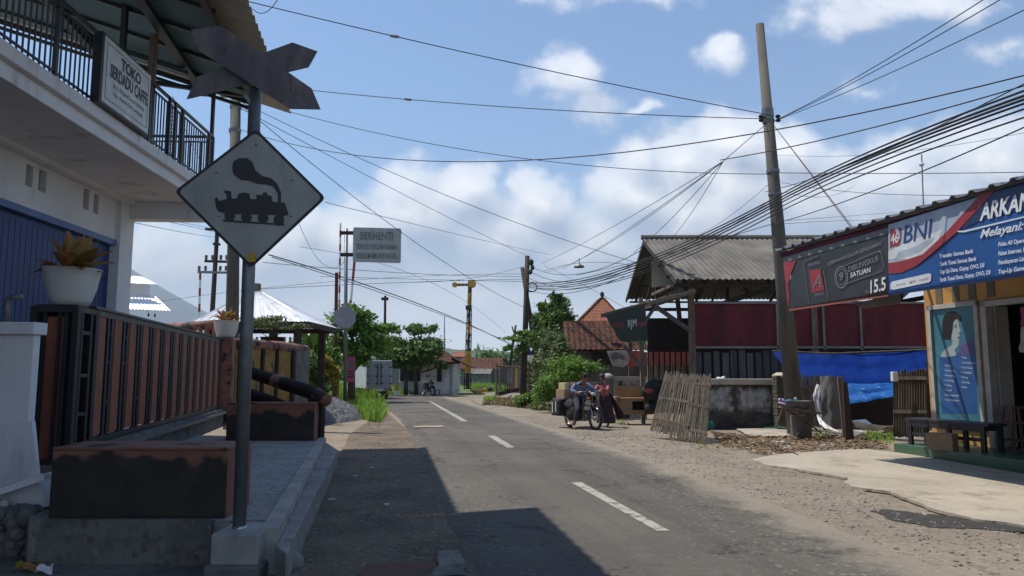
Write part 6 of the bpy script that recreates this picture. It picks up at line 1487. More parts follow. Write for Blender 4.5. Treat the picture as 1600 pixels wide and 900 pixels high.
O(MB().tube([F(1195, 668, 19), F(1215, 667, 19.2), F(1238, 669, 19)], .015, 6), 'green_hose', mat('green_hose', (.02, .22, .12), None, 4, .5), 'thin green hose on the ground before the low wall', 'hose')
O(MB().box((F(1392, 590, 17.4).x, 17.3, F(1392, 596, 17.4).z), (F(1400, 590, 17.4).x, 17.42, F(1392, 581, 17.4).z)), 'meter_box', 'sheet', 'small white box fixed on top of the stake fence', 'box', bevel=.01)

# ================================================================ SHOP (right)
SF = frame((7.46, 14.7), (-.192, 1)); SF.__name__ = 'sf'
shop = T('shop_building', 'ochre shop with grey tin roof, poster window and dark open doorway', 'shop', SF(-4, 3, 0)); TZ = .2
wl_o = Vector((8.62, 15.4, 0)); bw = (wl_o - SF.o).dot(SF.p); aw0 = (wl_o - SF.o).dot(SF.d)
RF = frame((5.08, 14.2), (-.192, 1)); RZ = 3.9
MB().fbox(SF, -10, .0, 0, bw + 3, 0, TZ).build('terrace', 'green', shop, bevel=.01)
zc = 3.9
s = lambda px, z: SF.at(px, bw, z)
wa, wb2, wc, wd_ = s(1457, 1.5), s(1537, 1.5), s(1563, 1.5), -6.0
wz0, wz1 = SF.hit(1490, 668, bw).z, SF.hit(1470, 476, bw).z
dz1 = SF.hit(1550, 470, bw).z
mb = MB()
mb.fbox(SF, wa, aw0, bw, bw + .15, TZ, zc); mb.fbox(SF, wb2, wa, bw, bw + .15, TZ, wz0); mb.fbox(SF, wb2, wa, bw, bw + .15, wz1, zc)
mb.fbox(SF, s(1543, 1.5), wb2, bw, bw + .15, TZ, zc); mb.fbox(SF, -4.6, s(1543, 1.5), bw, bw + .15, dz1, zc); mb.fbox(SF, -10, -4.6, bw, bw + .15, TZ, zc)
mb.fbox(SF, aw0 - .15, aw0, bw + .16, bw + 5, TZ, zc)
mb.build('wall', 'ochre', shop)
mb = MB()
for px in (1468, 1494, 1520, 1549): a_ = s(px, 3.0); mb.fbox(SF, a_ - .09, a_ + .09, bw - .012, bw + .02, 2.98, 3.35)
mb.parts('vent_slot', mat('dusty_vent', (.16, .13, .09), None, 4, .9), shop)
wn = MB()
for (a0_, a1_, z0_, z1_) in ((wb2, wb2 + .09, wz0, wz1), (wa - .09, wa, wz0, wz1), (wb2, wa, wz0, wz0 + .07), (wb2, wa, wz1 - .09, wz1)): wn.fbox(SF, a0_, a1_, bw - .05, bw + .05, z0_, z1_)
wn = wn.build('window_frame', 'frame', shop)
psr = MB().fbox(SF, wb2 + .09, wa - .09, bw + .0, bw + .03, wz0 + .07, wz1 - .09).build('poster', 'postteal', wn)
hp = lambda x, y: SF.hit(x, y, bw - .006)
hp2 = lambda x, y: SF.hit(x, y, bw - .003)
def pol(pts, m, name, par, hh=hp2, th=.002): return MB().prism([hh(*p) for p in pts], SF.p * th).build(name, m, par)
z5 = lambda L_: [(1420 + x / 3, 460 + y / 3) for x, y in L_]
pol(z5([(142, 300), (240, 270), (300, 205), (312, 260), (322, 560), (155, 560)]), 'postblue', 'lower_field', psr, hh=lambda x, y: SF.hit(x, y, bw - .001), th=.0005)
pol(z5([(236, 245), (300, 200), (308, 290), (236, 285)]), 'postpurple', 'purple_field', psr)
def smoothp(P, n=5):
    out = []; N_ = len(P)
    for i in range(N_):
        p0, p1, p2, p3 = (Vector(P[(i + k) % N_]) for k in (-1, 0, 1, 2))
        for k in range(n):
            t_ = k / n; out.append(tuple(.5 * ((2 * p1) + (p2 - p0) * t_ + (2 * p0 - 5 * p1 + 4 * p2 - p3) * t_ ** 2 + (3 * p1 - p0 - 3 * p2 + p3) * t_ ** 3)))
    return out
pol(smoothp(z5([(152, 292), (166, 262), (190, 246), (204, 232), (206, 196), (236, 196), (232, 238), (214, 262), (220, 286)]), 4), 'postface', 'portrait_neck', psr)
pol(smoothp(z5([(206, 112), (224, 112), (234, 132), (237, 152), (244, 172), (238, 180), (240, 196), (234, 202), (235, 216), (222, 226), (204, 214), (196, 190), (194, 150)]), 4), 'postface', 'portrait_face', psr, hh=lambda x, y: SF.hit(x, y, bw - .005))
pol(smoothp(z5([(160, 118), (172, 92), (198, 80), (224, 84), (242, 104), (244, 128), (232, 118), (220, 116), (208, 132), (206, 160), (200, 190), (196, 208), (176, 210), (160, 204), (156, 160)]), 4), 'hair', 'portrait_hair', psr, hh=lambda x, y: SF.hit(x, y, bw - .008))
mb = MB()
for q_ in (((212, 152), (224, 148), (225, 151), (213, 155)), ((211, 143), (226, 139), (226, 141), (212, 145)), ((226, 200), (238, 198), (234, 204)), ((231, 178), (238, 180), (233, 183))): mb.prism([SF.hit(x, y, bw - .010) for x, y in z5(q_)], SF.p * .001)
mb.build('portrait_features', 'txtd', psr)
for (ls, x0_, y0_, dy) in ((('Facial', 'Smoothing', 'Rebonding', 'Coloring', 'Toning', 'Facial', 'Hair Creambath', 'Hair Extention'), 166, 337, 23), (('Totok', 'Cord Keratin', 'Cool Catok', 'Creambath', 'Potong', 'Gunting', 'Catok'), 245, 300, 23)):
    for k, t_ in enumerate(ls):
        wpx = 9 * len(t_) * .62; p = z5([(x0_, y0_ + k * dy), (x0_ + min(wpx, 70), y0_ + k * dy + min(wpx, 70) * .06)]); textpx('• ' + t_, hp, p[0], p[1], 3.2, 'txtw', psr)
# door frame; indoor shade painted as near-black panels lining the room
mb = MB()
for (a0_, a1_, z0_, z1_) in ((s(1543, 1.5) - .12, s(1543, 1.5), TZ, dz1), (-4.6, -4.48, TZ, dz1), (-4.6, s(1543, 1.5), dz1 - .1, dz1)): mb.fbox(SF, a0_, a1_, bw - .06, bw + .1, z0_, z1_)
dfr = mb.build('door_frame', 'frame', shop)
lf0 = s(1543, 1.5) - .12
MB().fbox(SF, lf0 - .05, lf0 - .01, bw + .1, bw + .38, TZ, dz1 - .1).build('door_leaf', 'frame', shop)
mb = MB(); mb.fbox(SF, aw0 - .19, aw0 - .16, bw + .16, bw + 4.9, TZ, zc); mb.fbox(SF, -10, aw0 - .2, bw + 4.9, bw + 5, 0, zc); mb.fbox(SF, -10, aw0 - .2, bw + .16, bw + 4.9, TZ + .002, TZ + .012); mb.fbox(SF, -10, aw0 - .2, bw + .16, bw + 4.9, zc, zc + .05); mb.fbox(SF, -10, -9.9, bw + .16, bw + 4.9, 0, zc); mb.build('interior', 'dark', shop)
a_, b_ = s(1566, 3.0), s(1577, 3.0); MB().fbox(SF, b_, a_, bw + .5, bw + .56, dz1 - .32, dz1 - .27).build('tube_lamp', 'sheet', shop)
# roof
LR = 13; per = .32
def rp3(a, b, dz=0): return RF(a, b, RZ + b * .16 + dz)
def trap(t): t = (t % 1); return .045 * (1 if t < .22 else (1 - (t - .22) / .08 if t < .30 else (0 if t < .92 else (t - .92) / .08)))
mb = MB(); nu = int(LR / per * 12); mb.patch(rp3(0, 0), rp3(-LR, 0), rp3(-LR, 8), rp3(0, 8), nu, 2, lambda u, v: -trap(u * LR / per), .008, Vector((0, 0, -1))); mb.build('roof', 'shoproof', shop)
mb = MB(); mb.beam(rp3(-.03, .15, -.09), rp3(-LR, .15, -.09), .05, .1)
for k in range(7): mb.beam(rp3(-.1 - k * 2.1, .1, -.10), rp3(-.1 - k * 2.1, 7.8, -.10), .06, .08)
mb.build('roof_beam', 'maroon', shop)
mb = MB()
for a_ in (-12.5,): mb.beam(RF(a_, .15, 0), RF(a_, .15, RZ - .1), .07, .07)
mb.beam(RF(-.1, .2, RZ - .2), SF(aw0, bw, RZ - .2), .06, .06)
mb.build('post', 'galv', shop)
RB = .10
HB = lambda x, y: RF.hit(x, y, RB - .0)
HT = lambda x, y: RF.hit(x, y, RB - .0175)
def bann(name, lab, px0, px1, yt0, yt1, yb0, yb1, m, sag):
    t = T(name, lab, 'banner', HB((px0 + px1) / 2, (yb0 + yb1) / 2)); a, b, c, d = HB(px0, yb0), HB(px1, yb1), HB(px1, yt1), HB(px0, yt0)
    MB().patch(a, b, c, d, 60, 16, lambda u, v: .004 * noise.noise(Vector((u * 7 + px0, v * 2.5, 0))) + .003 * math.sin(u * 9 + v * 4), .004).build('cloth', m, t, smooth=True); return t
bk = bann('tobacco_banner', 'charcoal banner with red emblem, DIBUNGKUS SATUAN and price 15.5', 1236, 1389, 394, 350, 486, 460, 'bunnerk', 0)
def pl2(pts, m, name, par, lift=.02): return MB().prism([RF.hit(x, y, RB - lift * .5) for x, y in pts], RF.p * .001).build(name, m, par)
z2b = lambda L_: [(1200 + x / 4, 280 + y / 4) for x, y in L_]
pl2(z2b([(88, 462), (752, 282), (752, 300), (90, 486)]), 'maroon', 'top_strip', bk); pl2(z2b([(92, 490), (752, 302), (752, 340), (100, 520)]), mat('grey_valance', (.17, .165, .16), None, 2, .6), 'valance', bk, .018)
pl2(z2b([(130, 812), (752, 722), (752, 732), (132, 824)]), 'banpink', 'lower_edge', bk); pl2(z2b([(96, 520), (175, 508), (150, 570), (124, 650), (130, 720), (130, 812), (118, 740), (104, 600)]), 'banred', 'corner_flame', bk)
pl2(z2b([(258, 572), (328, 560), (352, 692), (275, 712)]), 'banred', 'emblem', bk)
def tx(sx, a, b, h, m, par, **k): pa, pb = z2b([a, b]); return textpx(sx, HT, pa, pb, h / 4, m, par, **k)
tx('A', (280, 680), (335, 672), 80, 'txtg', bk, shear=.2); tx('AROMA', (250, 545), (325, 530), 20, 'txtg', bk); tx('PREMIUM', (290, 735), (350, 722), 22, 'txtg', bk)
tx('KEMEWAHAN DALAM GENGGAMAN', (375, 540), (705, 412), 22, 'txtg', bk, off=.01); tx('DIBUNGKUS', (502, 580), (690, 510), 34, 'txtg', bk, off=.01); tx('SATUAN', (515, 615), (640, 580), 30, 'txtw', bk, off=.01); tx('15.5', (640, 712), (735, 690), 78, 'txtw', bk, off=.02); tx('Rp', (610, 712), (632, 706), 20, 'txtg', bk); tx('RASA', (120, 610), (160, 560), 24, 'banpink', bk)
def ring(cx, cy, rx, ry, t, m, nm, par):
    mb = MB(); n = 32; P = [z2b([(cx + rx * math.cos(a) * s_, cy + ry * math.sin(a) * s_)])[0] for a in [2 * math.pi * k / n for k in range(n)] for s_ in (1, 1 - t)]
    vs = [RF.hit(x, y, RB - .016) for x, y in P]; mb.add(vs, [(2 * k, 2 * ((k + 1) % n), 2 * ((k + 1) % n) + 1, 2 * k + 1) for k in range(n)]); mb.build(nm, m, par)
ring(458, 612, 42, 70, .1, 'txtg', 'seal_ring', bk); ring(458, 612, 32, 52, .08, 'txtg', 'seal_ring', bk); tx('9', (445, 635), (470, 628), 50, 'txtg', bk)
def lines(ptl, m, nm, par, r=.006):
    mb = MB()
    for pts in ptl:
        pts = z2b(pts)
        mb.tube([RF.hit(x, y, RB - .016) for x, y in pts], r, 4)
    mb.build(nm, m, par)
lines([[(470, 545), (690, 450), (705, 455), (725, 545), (722, 565), (700, 578), (490, 655)], [(222, 520), (318, 476)], [(222, 520), (255, 770)], [(345, 570), (375, 740)]], 'txtg', 'outline', bk)
bb = bann('shop_banner', 'blue shop banner reading BNI and ARKAN with red swoosh and list of services', 1389, 1720, 350, 246, 462, 415, 'banblue', 0)
pl2(z2b([(752, 285), (1400, 85), (1330, 170), (1180, 330), (1060, 430), (960, 500), (752, 545)]), 'bangrey', 'pale_field', bb, .020)
pl2(z2b([(752, 500), (752, 450), (800, 430), (900, 380), (1050, 330), (1090, 310), (1060, 400), (980, 480), (880, 500)]), 'banwhite', 'white_wave', bb, .024)
pl2(z2b([(790, 500), (820, 450), (900, 430), (1040, 360), (1030, 390), (950, 450), (880, 480)]), 'bangrey', 'grey_wave', bb, .027)
pl2(z2b([(1400, 85), (1640, 20), (1640, 175), (1360, 245), (1240, 300), (1180, 310), (1230, 260)]), 'bandark', 'navy_field', bb, .020)
pl2(z2b([(1330, 90), (1425, 62), (1300, 200), (1170, 340), (1040, 450), (930, 540), (830, 585), (752, 590), (752, 525), (850, 508), (965, 470), (1110, 335), (1240, 190)]), 'banred', 'red_swoosh', bb, .030)
pl2(z2b([(775, 640), (1005, 588), (1020, 595), (1018, 635), (1005, 645), (780, 692), (764, 685), (764, 655)]), 'banwhite', 'logo_strip', bb, .026)
pl2(z2b([(765, 312), (790, 305), (818, 380), (832, 360), (815, 300), (833, 305), (830, 380), (818, 415), (790, 418), (762, 428)]), 'banred', 'square_logo', bb, .03)
tx('46', (768, 405), (815, 392), 60, 'banwhite', bb, off=.02)
tx('BNI', (845, 402), (1025, 362), 112, 'txtblue', bb, shear=.15); tx('ARKAN', (1322, 258), (1650, 178), 100, 'txtw', bb, shear=.2, off=.03); tx('Melayani:', (1325, 368), (1598, 312), 50, 'txtw', bb, shear=.35, off=.02)
for k, t_ in enumerate(('Transfer Semua Bank', 'Tarik Tunai Semua Bank', 'Top Up Dana, Gopay, OVO, Dll', 'Tarik Tunai Dana, Gopay, OVO, Dll')):
    x1_ = (1283, 1302, 1352, 1390)[k]; y0_ = (493, 543, 592, 642)[k]; tx(t_, (1072, y0_), (x1_, y0_ - (x1_ - 1072) * .155), 24, 'txtw', bb, shear=.1, off=.02); tx('•', (1056, y0_ - 2), (1064, y0_ - 3), 8, 'banred', bb)
for k, t_ in enumerate(('Pulsa All Operator', 'Paket Internet, PLN', 'Pembayaran Listrik', 'Top-Up Game FF')):
    y0_ = (420, 478, 534, 592)[k]; tx(t_, (1440, y0_), (1640, y0_ - 31), 26, 'txtw', bb, shear=.1, off=.02); tx('•', (1424, y0_ - 2), (1432, y0_ - 3), 8, 'banred', bb)
tx('mitra layanan', (800, 668), (860, 654), 12, 'txtblue', bb); tx('agen', (880, 650), (920, 641), 16, 'banred', bb); tx('resmi', (945, 636), (1000, 624), 14, 'txtg', bb)
pl2(z2b([(1184, 322), (1220, 322), (1640, 222), (1640, 230), (1225, 332), (1186, 330)]), 'txtw', 'rule_line', bb, .03)
pl2(z2b([(745, 735), (830, 725), (830, 780), (640, 792), (600, 780)]), 'banwhite', 'folded_hem', bb, -.03) if False else None
hm_ = O(MB().prism([RF.hit(x, y, .4) for x, y in ((1330, 474), (1406, 460), (1407, 474), (1350, 482))], RF.p * .01), 'pale_backing_sheet', 'graywall', 'pale sheet hem showing below the charcoal banner', 'sheet')
hc = O(strip([[SF.hit(1594, 480, bw - .9), SF.hit(1640, 475, bw - .9)], [SF.hit(1596, 510, bw - .9), SF.hit(1640, 520, bw - .9)]], 8, 6), 'hanging_garment', mat('magenta_cloth', (.30, .05, .18), None, 4, .8), 'magenta garment hanging in the doorway at the right edge', 'garment')
hc = O(strip([[SF.hit(1595, 511, bw - .9), SF.hit(1640, 511, bw - .9)], [SF.hit(1593, 550, bw - .9), SF.hit(1640, 555, bw - .9)]], 8, 6), 'hanging_garment', mat('pale_cloth', (.42, .36, .34), None, 4, .8), 'pale garment hanging below the magenta one', 'garment')
fl = O(MB().prism([F(x, y, 19) for x, y in ((1426, 512), (1446, 514), (1446, 543), (1438, 530))], (0, .02, 0)), 'red_flap', 'maroon', 'loose red cloth flap at the corner of the shop wall', 'cloth')
# bench
bt_ = T('long_bench', 'low black wooden bench on the green terrace below the poster', 'bench', SF(SF.at(1480, bw - .7, .6), bw - .7, TZ))
tA, tB = RP(1410, 655, Vector((0, 0, TZ + .62)), Vector((0, 0, 1))), RP(1540, 660, Vector((0, 0, TZ + .62)), Vector((0, 0, 1)))
bl_, br_ = F(1412, 655, 14.6), F(1543, 660, 12.9)
dB = (br_ - bl_); dB.z = 0; BF = frame((bl_.x, bl_.y), dB); BL = dB.length; bzt = (bl_.z + br_.z) / 2
bzt = max(.55, min(.85, bzt))
MB().fbox(BF, 0, BL, -.45, 0, bzt - .05, bzt).build('seat', 'black', bt_, bevel=.005)
for a_ in (.12, BL * .55, BL - .12):
    for b__ in (-.42, -.03): MB().fbox(BF, a_ - .04, a_ + .04, b__ - .03, b__ + .03, TZ, bzt - .05).build('leg', 'black', bt_)
mb = MB(); mb.fbox(BF, .1, BL - .1, -.04, -.01, TZ + .18, TZ + .24); mb.fbox(BF, .1, BL - .1, -.04, -.01, bzt - .15, bzt - .05); mb.fbox(BF, .1, BL - .1, -.44, -.41, bzt - .15, bzt - .05); mb.build('stretcher', 'black', bt_)
cbx_ = T('cardboard_box', 'brown cardboard box on the terrace in front of the black bench', 'box', F(1474, 705, 12.3)); f0 = G(1447, 702, TZ); f1 = G(1489, 705, TZ); XF = frame((f0.x, f0.y), f1 - f0); lx = (f1 - f0).length
MB().fbox(XF, 0, lx, -.32, 0, TZ, TZ + .29).build('carton', 'cbox', cbx_, bevel=.004); MB().fbox(XF, lx * .48, lx * .52, -.322, .002, TZ + .24, TZ + .293).build('tape', 'ply', cbx_)
# bar stool
st = T('bar_stool', 'tall brown wooden bar stool at the right edge of the terrace', 'stool', G(1590, 712, TZ)); c = G(1592, 706, TZ); sh = .78
mb = MB(); mb.box((c.x - .19, c.y - .17, TZ + sh - .035), (c.x + .19, c.y + .17, TZ + sh)); mb.build('seat', mat('red_brown_stool', (.13, .06, .04), None, 4, .6), st, bevel=.01)
for i in (-1, 1):
    for j in (-1, 1): MB().beam((c.x + i * .21, c.y + j * .19, TZ), (c.x + i * .14, c.y + j * .12, TZ + sh - .03), .04, .04).build('leg', mat('red_brown_stool', (.13, .06, .04), None, 4, .6), st)
mb = MB()
for z in (.2, .5):
    for i in (-1, 1): mb.beam((c.x - .18, c.y + i * .16, TZ + z), (c.x + .18, c.y + i * .16, TZ + z), .03, .03); mb.beam((c.x + i * .18, c.y - .16, TZ + z), (c.x + i * .18, c.y + .16, TZ + z), .03, .03)
mb.parts('rung', mat('red_brown_stool', (.13, .06, .04), None, 4, .6), st)
# antenna above the shop roof
an_ = T('antenna_mast', 'thin antenna mast standing behind the shop roof ridge', 'antenna', F(1443, 335, 17)); MB().tube([F(1444, 350, 17), F(1440, 241, 17)], .014, 6).build('mast', 'galv', an_); MB().ell(F(1440, 257, 17), (.06, .06, .05), 8, 6).build('lamp_head', 'sheet', an_)
# ================================================================ MOTORBIKES
def motorbike(lab, group):
    """scooter in its own frame: x forward, y left, z up, origin on the ground at mid wheelbase"""
    t = T('motorbike', lab, 'motorbike', (0, 0, 0), group)
    def wheel(x):
        c = Vector((x, 0, .29)); n = 28; mb = MB(); vs = []; fs = []; m_ = 8
        for i in range(n):
            a = 2 * math.pi * i / n
            for j in range(m_):
                b = 2 * math.pi * j / m_; r = .255 + .042 * math.cos(b); vs.append(c + Vector((r * math.cos(a), .042 * math.sin(b), r * math.sin(a))))
        for i in range(n):
            for j in range(m_): fs.append((i * m_ + j, i * m_ + (j + 1) % m_, ((i + 1) % n) * m_ + (j + 1) % m_, ((i + 1) % n) * m_ + j))
        mb.add(vs, fs); w_ = mb.build('wheel', 'rubber', t, smooth=True)
        mb = MB(); mb.tube([c + Vector((.215 * math.cos(k * .262), 0, .215 * math.sin(k * .262))) for k in range(25)], .014, 6); mb.build('rim', 'chrome', w_, smooth=True)
        mb = MB()
        for k in range(16): a = k * .3927; mb.tube([c + Vector((0, .02 * (1 if k % 2 else -1), 0)), c + Vector((.21 * math.cos(a), 0, .21 * math.sin(a)))], .003, 4)
        mb.tube([c - Vector((0, .05, 0)), c + Vector((0, .05, 0))], .04, 10); mb.build('spokes', 'chrome', w_)
    wheel(.62); wheel(-.62)
    mb = MB()
    for s in (-1, 1): mb.tube([(.62, s * .07, .29), (.50, s * .06, .62)], .02, 8); 
    mb.tube([(.52, 0, .60), (.38, 0, .98)], .028, 8); mb.build('fork', 'chrome', t, smooth=True)
    mb = MB(); pts = [Vector((.62 + .335 * math.cos(a), 0, .29 + .335 * math.sin(a))) for a in [R(10 + k * 14) for k in range(11)]]
    vs = []; fs = []
    for p in pts: vs += [p + Vector((0, -.06, -.02)), p + Vector((0, -.045, .02)), p + Vector((0, .045, .02)), p + Vector((0, .06, -.02))]
    for i in range(len(pts) - 1):
        for j in range(3): fs.append((i * 4 + j, i * 4 + j + 1, i * 4 + j + 5, i * 4 + j + 4))
    mb.add(vs, fs); mb.build('front_mudguard', 'bikeblack', t, smooth=True)
    mb = MB()   # leg shield: two swept panels
    for s in (-1, 1): mb.add([(.50, 0, .95), (.42, s * .20, .88), (.34, s * .27, .60), (.28, s * .22, .36), (.44, s * .05, .50), (.30, s * .16, .90)], [(0, 1, 2, 4), (4, 2, 3), (0, 5, 1), (1, 5, 2)])
    mb.build('leg_shield', 'bikeblack', t, smooth=False)
    mb = MB()
    for s in (-1, 1): mb.add([(.52, s * .03, .80), (.45, s * .17, .82), (.40, s * .21, .70), (.48, s * .06, .66)], [(0, 1, 2, 3)]); mb.add([(.50, s * .05, .62), (.42, s * .20, .66), (.37, s * .22, .56), (.45, s * .08, .53)], [(0, 1, 2, 3)])
    mb.build('silver_trim', 'silver', t)
    mb = MB(); mb.ell((.43, 0, .99), (.13, .12, .085), 14, 8); mb.build('handlebar_cowl', 'bikeblack', t, smooth=True)
    mb = MB(); mb.ell((.53, 0, .98), (.05, .085, .05), 12, 8); mb.build('headlight', 'lamp', t, smooth=True)
    for s in (-1, 1):
        MB().ell((.50, s * .15, .86), (.05, .05, .035), 8, 6).build('indicator', 'paint_o', t, smooth=True)
        h = MB().tube([(.40, s * .10, 1.02), (.36, s * .24, 1.05), (.30, s * .36, 1.02)], .014, 8).build('handlebar', 'chrome', t, smooth=True)
        MB().tube([(.33, s * .27, 1.035), (.29, s * .38, 1.015)], .02, 8).build('grip', 'rubber', h, smooth=True)
        m_ = MB().tube([(.36, s * .22, 1.05), (.38, s * .30, 1.22)], .007, 6).build('mirror_stem', 'rubber', t); MB().ell((.38, s * .32, 1.25), (.015, .06, .04), 10, 6).build('mirror', 'bikeblack', m_, smooth=True)
    mb = MB(); mb.tube([(.36, 0, .80), (.20, 0, .50), (-.05, 0, .42), (-.25, 0, .55), (-.55, 0, .62)], [.06, .07, .09, .11, .07], 10); mb.build('frame_cover', 'bikeblack', t, smooth=True)
    mb = MB(); mb.box((-.15, -.11, .22), (.16, .11, .42)); mb.tube([(.10, 0, .32), (.28, 0, .36)], .07, 10); mb.build('engine', 'galv', t, bevel=.02)
    mb = MB(); mb.ell((-.40, 0, .64), (.42, .13, .12), 16, 8); mb.build('tail_fairing', 'bikeblack', t, smooth=True)
    mb = MB(); mb.ell((-.28, 0, .76), (.38, .13, .06), 16, 8); mb.build('seat', 'rubber', t, smooth=True)
    MB().tube([(.0, -.12, .25), (-.3, -.14, .24), (-.75, -.15, .34)], [.025, .04, .05], 10).build('exhaust', 'chrome', t, smooth=True)
    for s in (-1, 1): MB().tube([(-.62, s * .09, .29), (-.50, s * .11, .62)], .02, 8).build('shock_absorber', 'chrome', t, smooth=True)
    MB().ell((-.82, 0, .66), (.03, .07, .04), 8, 6).build('tail_light', 'red', t, smooth=True)
    MB().box((.56, -.10, .74), (.57, .10, .80)).build('number_plate', 'black', t)
    return t
bike = motorbike('loaded black motorbike with silver trim at the road edge, rider astride', None)
yaw = math.atan2(-.88, .48)
BO = Vector((1.98, 21.0, 0)); bike.location = BO; bike.rotation_euler = (R(-4) * 0, 0, yaw)
BM = Matrix.Translation(BO) @ Matrix.Rotation(yaw, 4, 'Z')
sc2 = copy_tree(bike); gs = F(669, 614, 49.5); sc2.location = (gs.x, gs.y, 0); sc2.rotation_euler = (0, 0, R(-55)); sc2['label'] = 'dark scooter parked in front of the guard house wall'
# cargo
def local(mb): return mb.xf(BM)
pn = T('pannier_bags', 'black box panniers slung on both sides of the motorbike tail', 'panniers', BM @ Vector((-.72, 0, .3)))
for s in (-1, 1):
    mb = MB(); mb.box((-.88, s * .36 - .15, .34), (-.44, s * .36 + .15, .80)); local(mb).build('bag', 'rubber', pn, bevel=.05)
mb = MB(); mb.box((-.80, -.515, .42), (-.76, -.51, .72)); mb.box((-.62, -.515, .45), (-.585, -.51, .75)); local(mb).build('pale_strap', 'sheet', pn)
mb = MB(); mb.box((-.94, -.40, .80), (-.40, .40, .83)); local(mb).build('rack', 'bucket', pn, bevel=.005)
for (a, b, m, lab) in (((-.86, -.34, .835), (-.42, .02, 1.08), 'cbox', 'brown cardboard carton on the motorbike rack, nearer one'), ((-.84, -.26, 1.085), (-.50, .06, 1.27), 'cboxy', 'yellowish carton stacked on top of the brown carton on the motorbike'), ((-.84, .05, .835), (-.46, .36, 1.07), 'cboxy', 'pale carton on the far side of the motorbike rack')):
    mb = MB(); mb.box(a, b); local(mb); t = T('cargo_box', lab, 'box', mb.v[0]); mb.build('carton', m, t, bevel=.008)
    mb = MB(); y_ = (a[1] + b[1]) / 2; mb.box((a[0] - .004, y_ - .025, a[2]), (b[0] + .004, y_ + .025, b[2] + .004)); local(mb).build('tape', 'ply' if m == 'cbox' else 'pink', t)
sk_ = T('dark_sacks', 'black sack hanging at the near side of the motorbike behind the rider leg', 'sack', BM @ Vector((-.3, -.36, .3))); mb = MB(); mb.ell((-.30, -.24, .62), (.26, .12, .20), 14, 10); mb.ell((-.20, -.24, .44), (.24, .11, .22), 12, 8); mb.ell((-.02, -.18, .40), (.20, .09, .20), 12, 8)
for v in mb.v: v += Vector((noise.noise(v * 7), noise.noise(v * 7 + Vector((5, 0, 0))), noise.noise(v * 7 + Vector((0, 5, 0))))) * .05
mb = mb; local(mb).build('sack', 'rubber', sk_, smooth=True)

# ================================================================ PEOPLE
def skin_obj(name, J, E, m, parent, root=0, sub=2, extra=None, xf=None):
    me = bpy.data.meshes.new(name); ks = list(J); ix = {k: i for i, k in enumerate(ks)}
    V = [Vector(J[k][:3]) for k in ks]
    if xf: V = [xf @ v for v in V]
    org = WL[parent.name]
    me.from_pydata([v - org for v in V], [(ix[a], ix[b]) for a, b in E], [])
    o = bpy.data.objects.new(name, me); col.objects.link(o)
    md = o.modifiers.new('skin', 'SKIN'); md.use_smooth_shade = True; md.branch_smoothing = .6
    if not me.skin_vertices: me.skin_vertices.new() if hasattr(me.skin_vertices, 'new') else None
    for i, k in enumerate(ks):
        r = J[k][3]; r = r if isinstance(r, tuple) else (r, r); me.skin_vertices[0].data[i].radius = r
        me.skin_vertices[0].data[i].use_root = (i == root)
    s = o.modifiers.new('sub', 'SUBSURF'); s.levels = sub; s.render_levels = sub
    bpy.context.view_layer.update(); dg = bpy.context.evaluated_depsgraph_get()
    m2 = bpy.data.meshes.new_from_object(o.evaluated_get(dg)); bpy.data.objects.remove(o)
    mb = MB(); mb.v = [v.co + org for v in m2.vertices]; mb.f = [tuple(p.vertices) for p in m2.polygons]
    if extra: extra(mb)
    return mb.build(name, m, parent, smooth=True)
def fingers(mb, wrist, palm_dir, curl_dir, side, s=1.0):
    """palm with four bent fingers and a thumb"""
    w_, d, c, sd = Vector(wrist), Vector(palm_dir).normalized(), Vector(curl_dir).normalized(), Vector(side).normalized()
    q = Matrix((sd, d, sd.cross(d))).transposed()
    mb.ell(w_ + d * .045 * s, (.042 * s, .055 * s, .018 * s), 10, 8, q)
    for k, ln in enumerate((.070, .078, .072, .058)):
        b = w_ + d * .085 * s + sd * (k - 1.5) * .019 * s; k1 = b + d * ln * .45 * s + c * .008; k2 = k1 + (d * .5 + c).normalized() * ln * .35 * s; k3 = k2 + (c - d * .2).normalized() * ln * .3 * s
        mb.tube([b - d * .02 * s, k1, k2, k3], [.0095 * s, .009 * s, .008 * s, .006 * s], 6)
    b = w_ + d * .03 * s - sd * .035 * s; mb.tube([b, b - sd * .03 * s + d * .02 * s + c * .01, b - sd * .03 * s + d * .045 * s + c * .025], [.012 * s, .010 * s, .007 * s], 6)
def head(mb, c, fwd, s=1.0):
    """adds nose, ears, lips and eye sockets to the skin-grown head"""
    c = Vector(c); f = Vector(fwd).normalized(); sd = Vector((0, 0, 1)).cross(f).normalized(); up = f.cross(sd)
    q = Matrix((f, sd, up)).transposed()
    mb.ell(c, (.095 * s, .075 * s, .118 * s), 16, 12, q); mb.ell(c + f * .045 * s - up * .055 * s, (.050 * s, .052 * s, .055 * s), 12, 8, q)
    mb.tube([c + f * .088 * s + up * .015 * s, c + f * .112 * s - up * .022 * s, c + f * .09 * s - up * .03 * s], [.008 * s, .015 * s, .012 * s], 8)
    for e in (-1, 1): mb.ell(c + sd * e * .078 * s - up * .005 * s - f * .01 * s, (.018 * s, .010 * s, .030 * s), 8, 6, q)
    mb.tube([c + f * .088 * s - up * .058 * s + sd * .022 * s, c + f * .097 * s - up * .056 * s, c + f * .088 * s - up * .058 * s - sd * .022 * s], .008 * s, 6)
    return q, f, sd, up
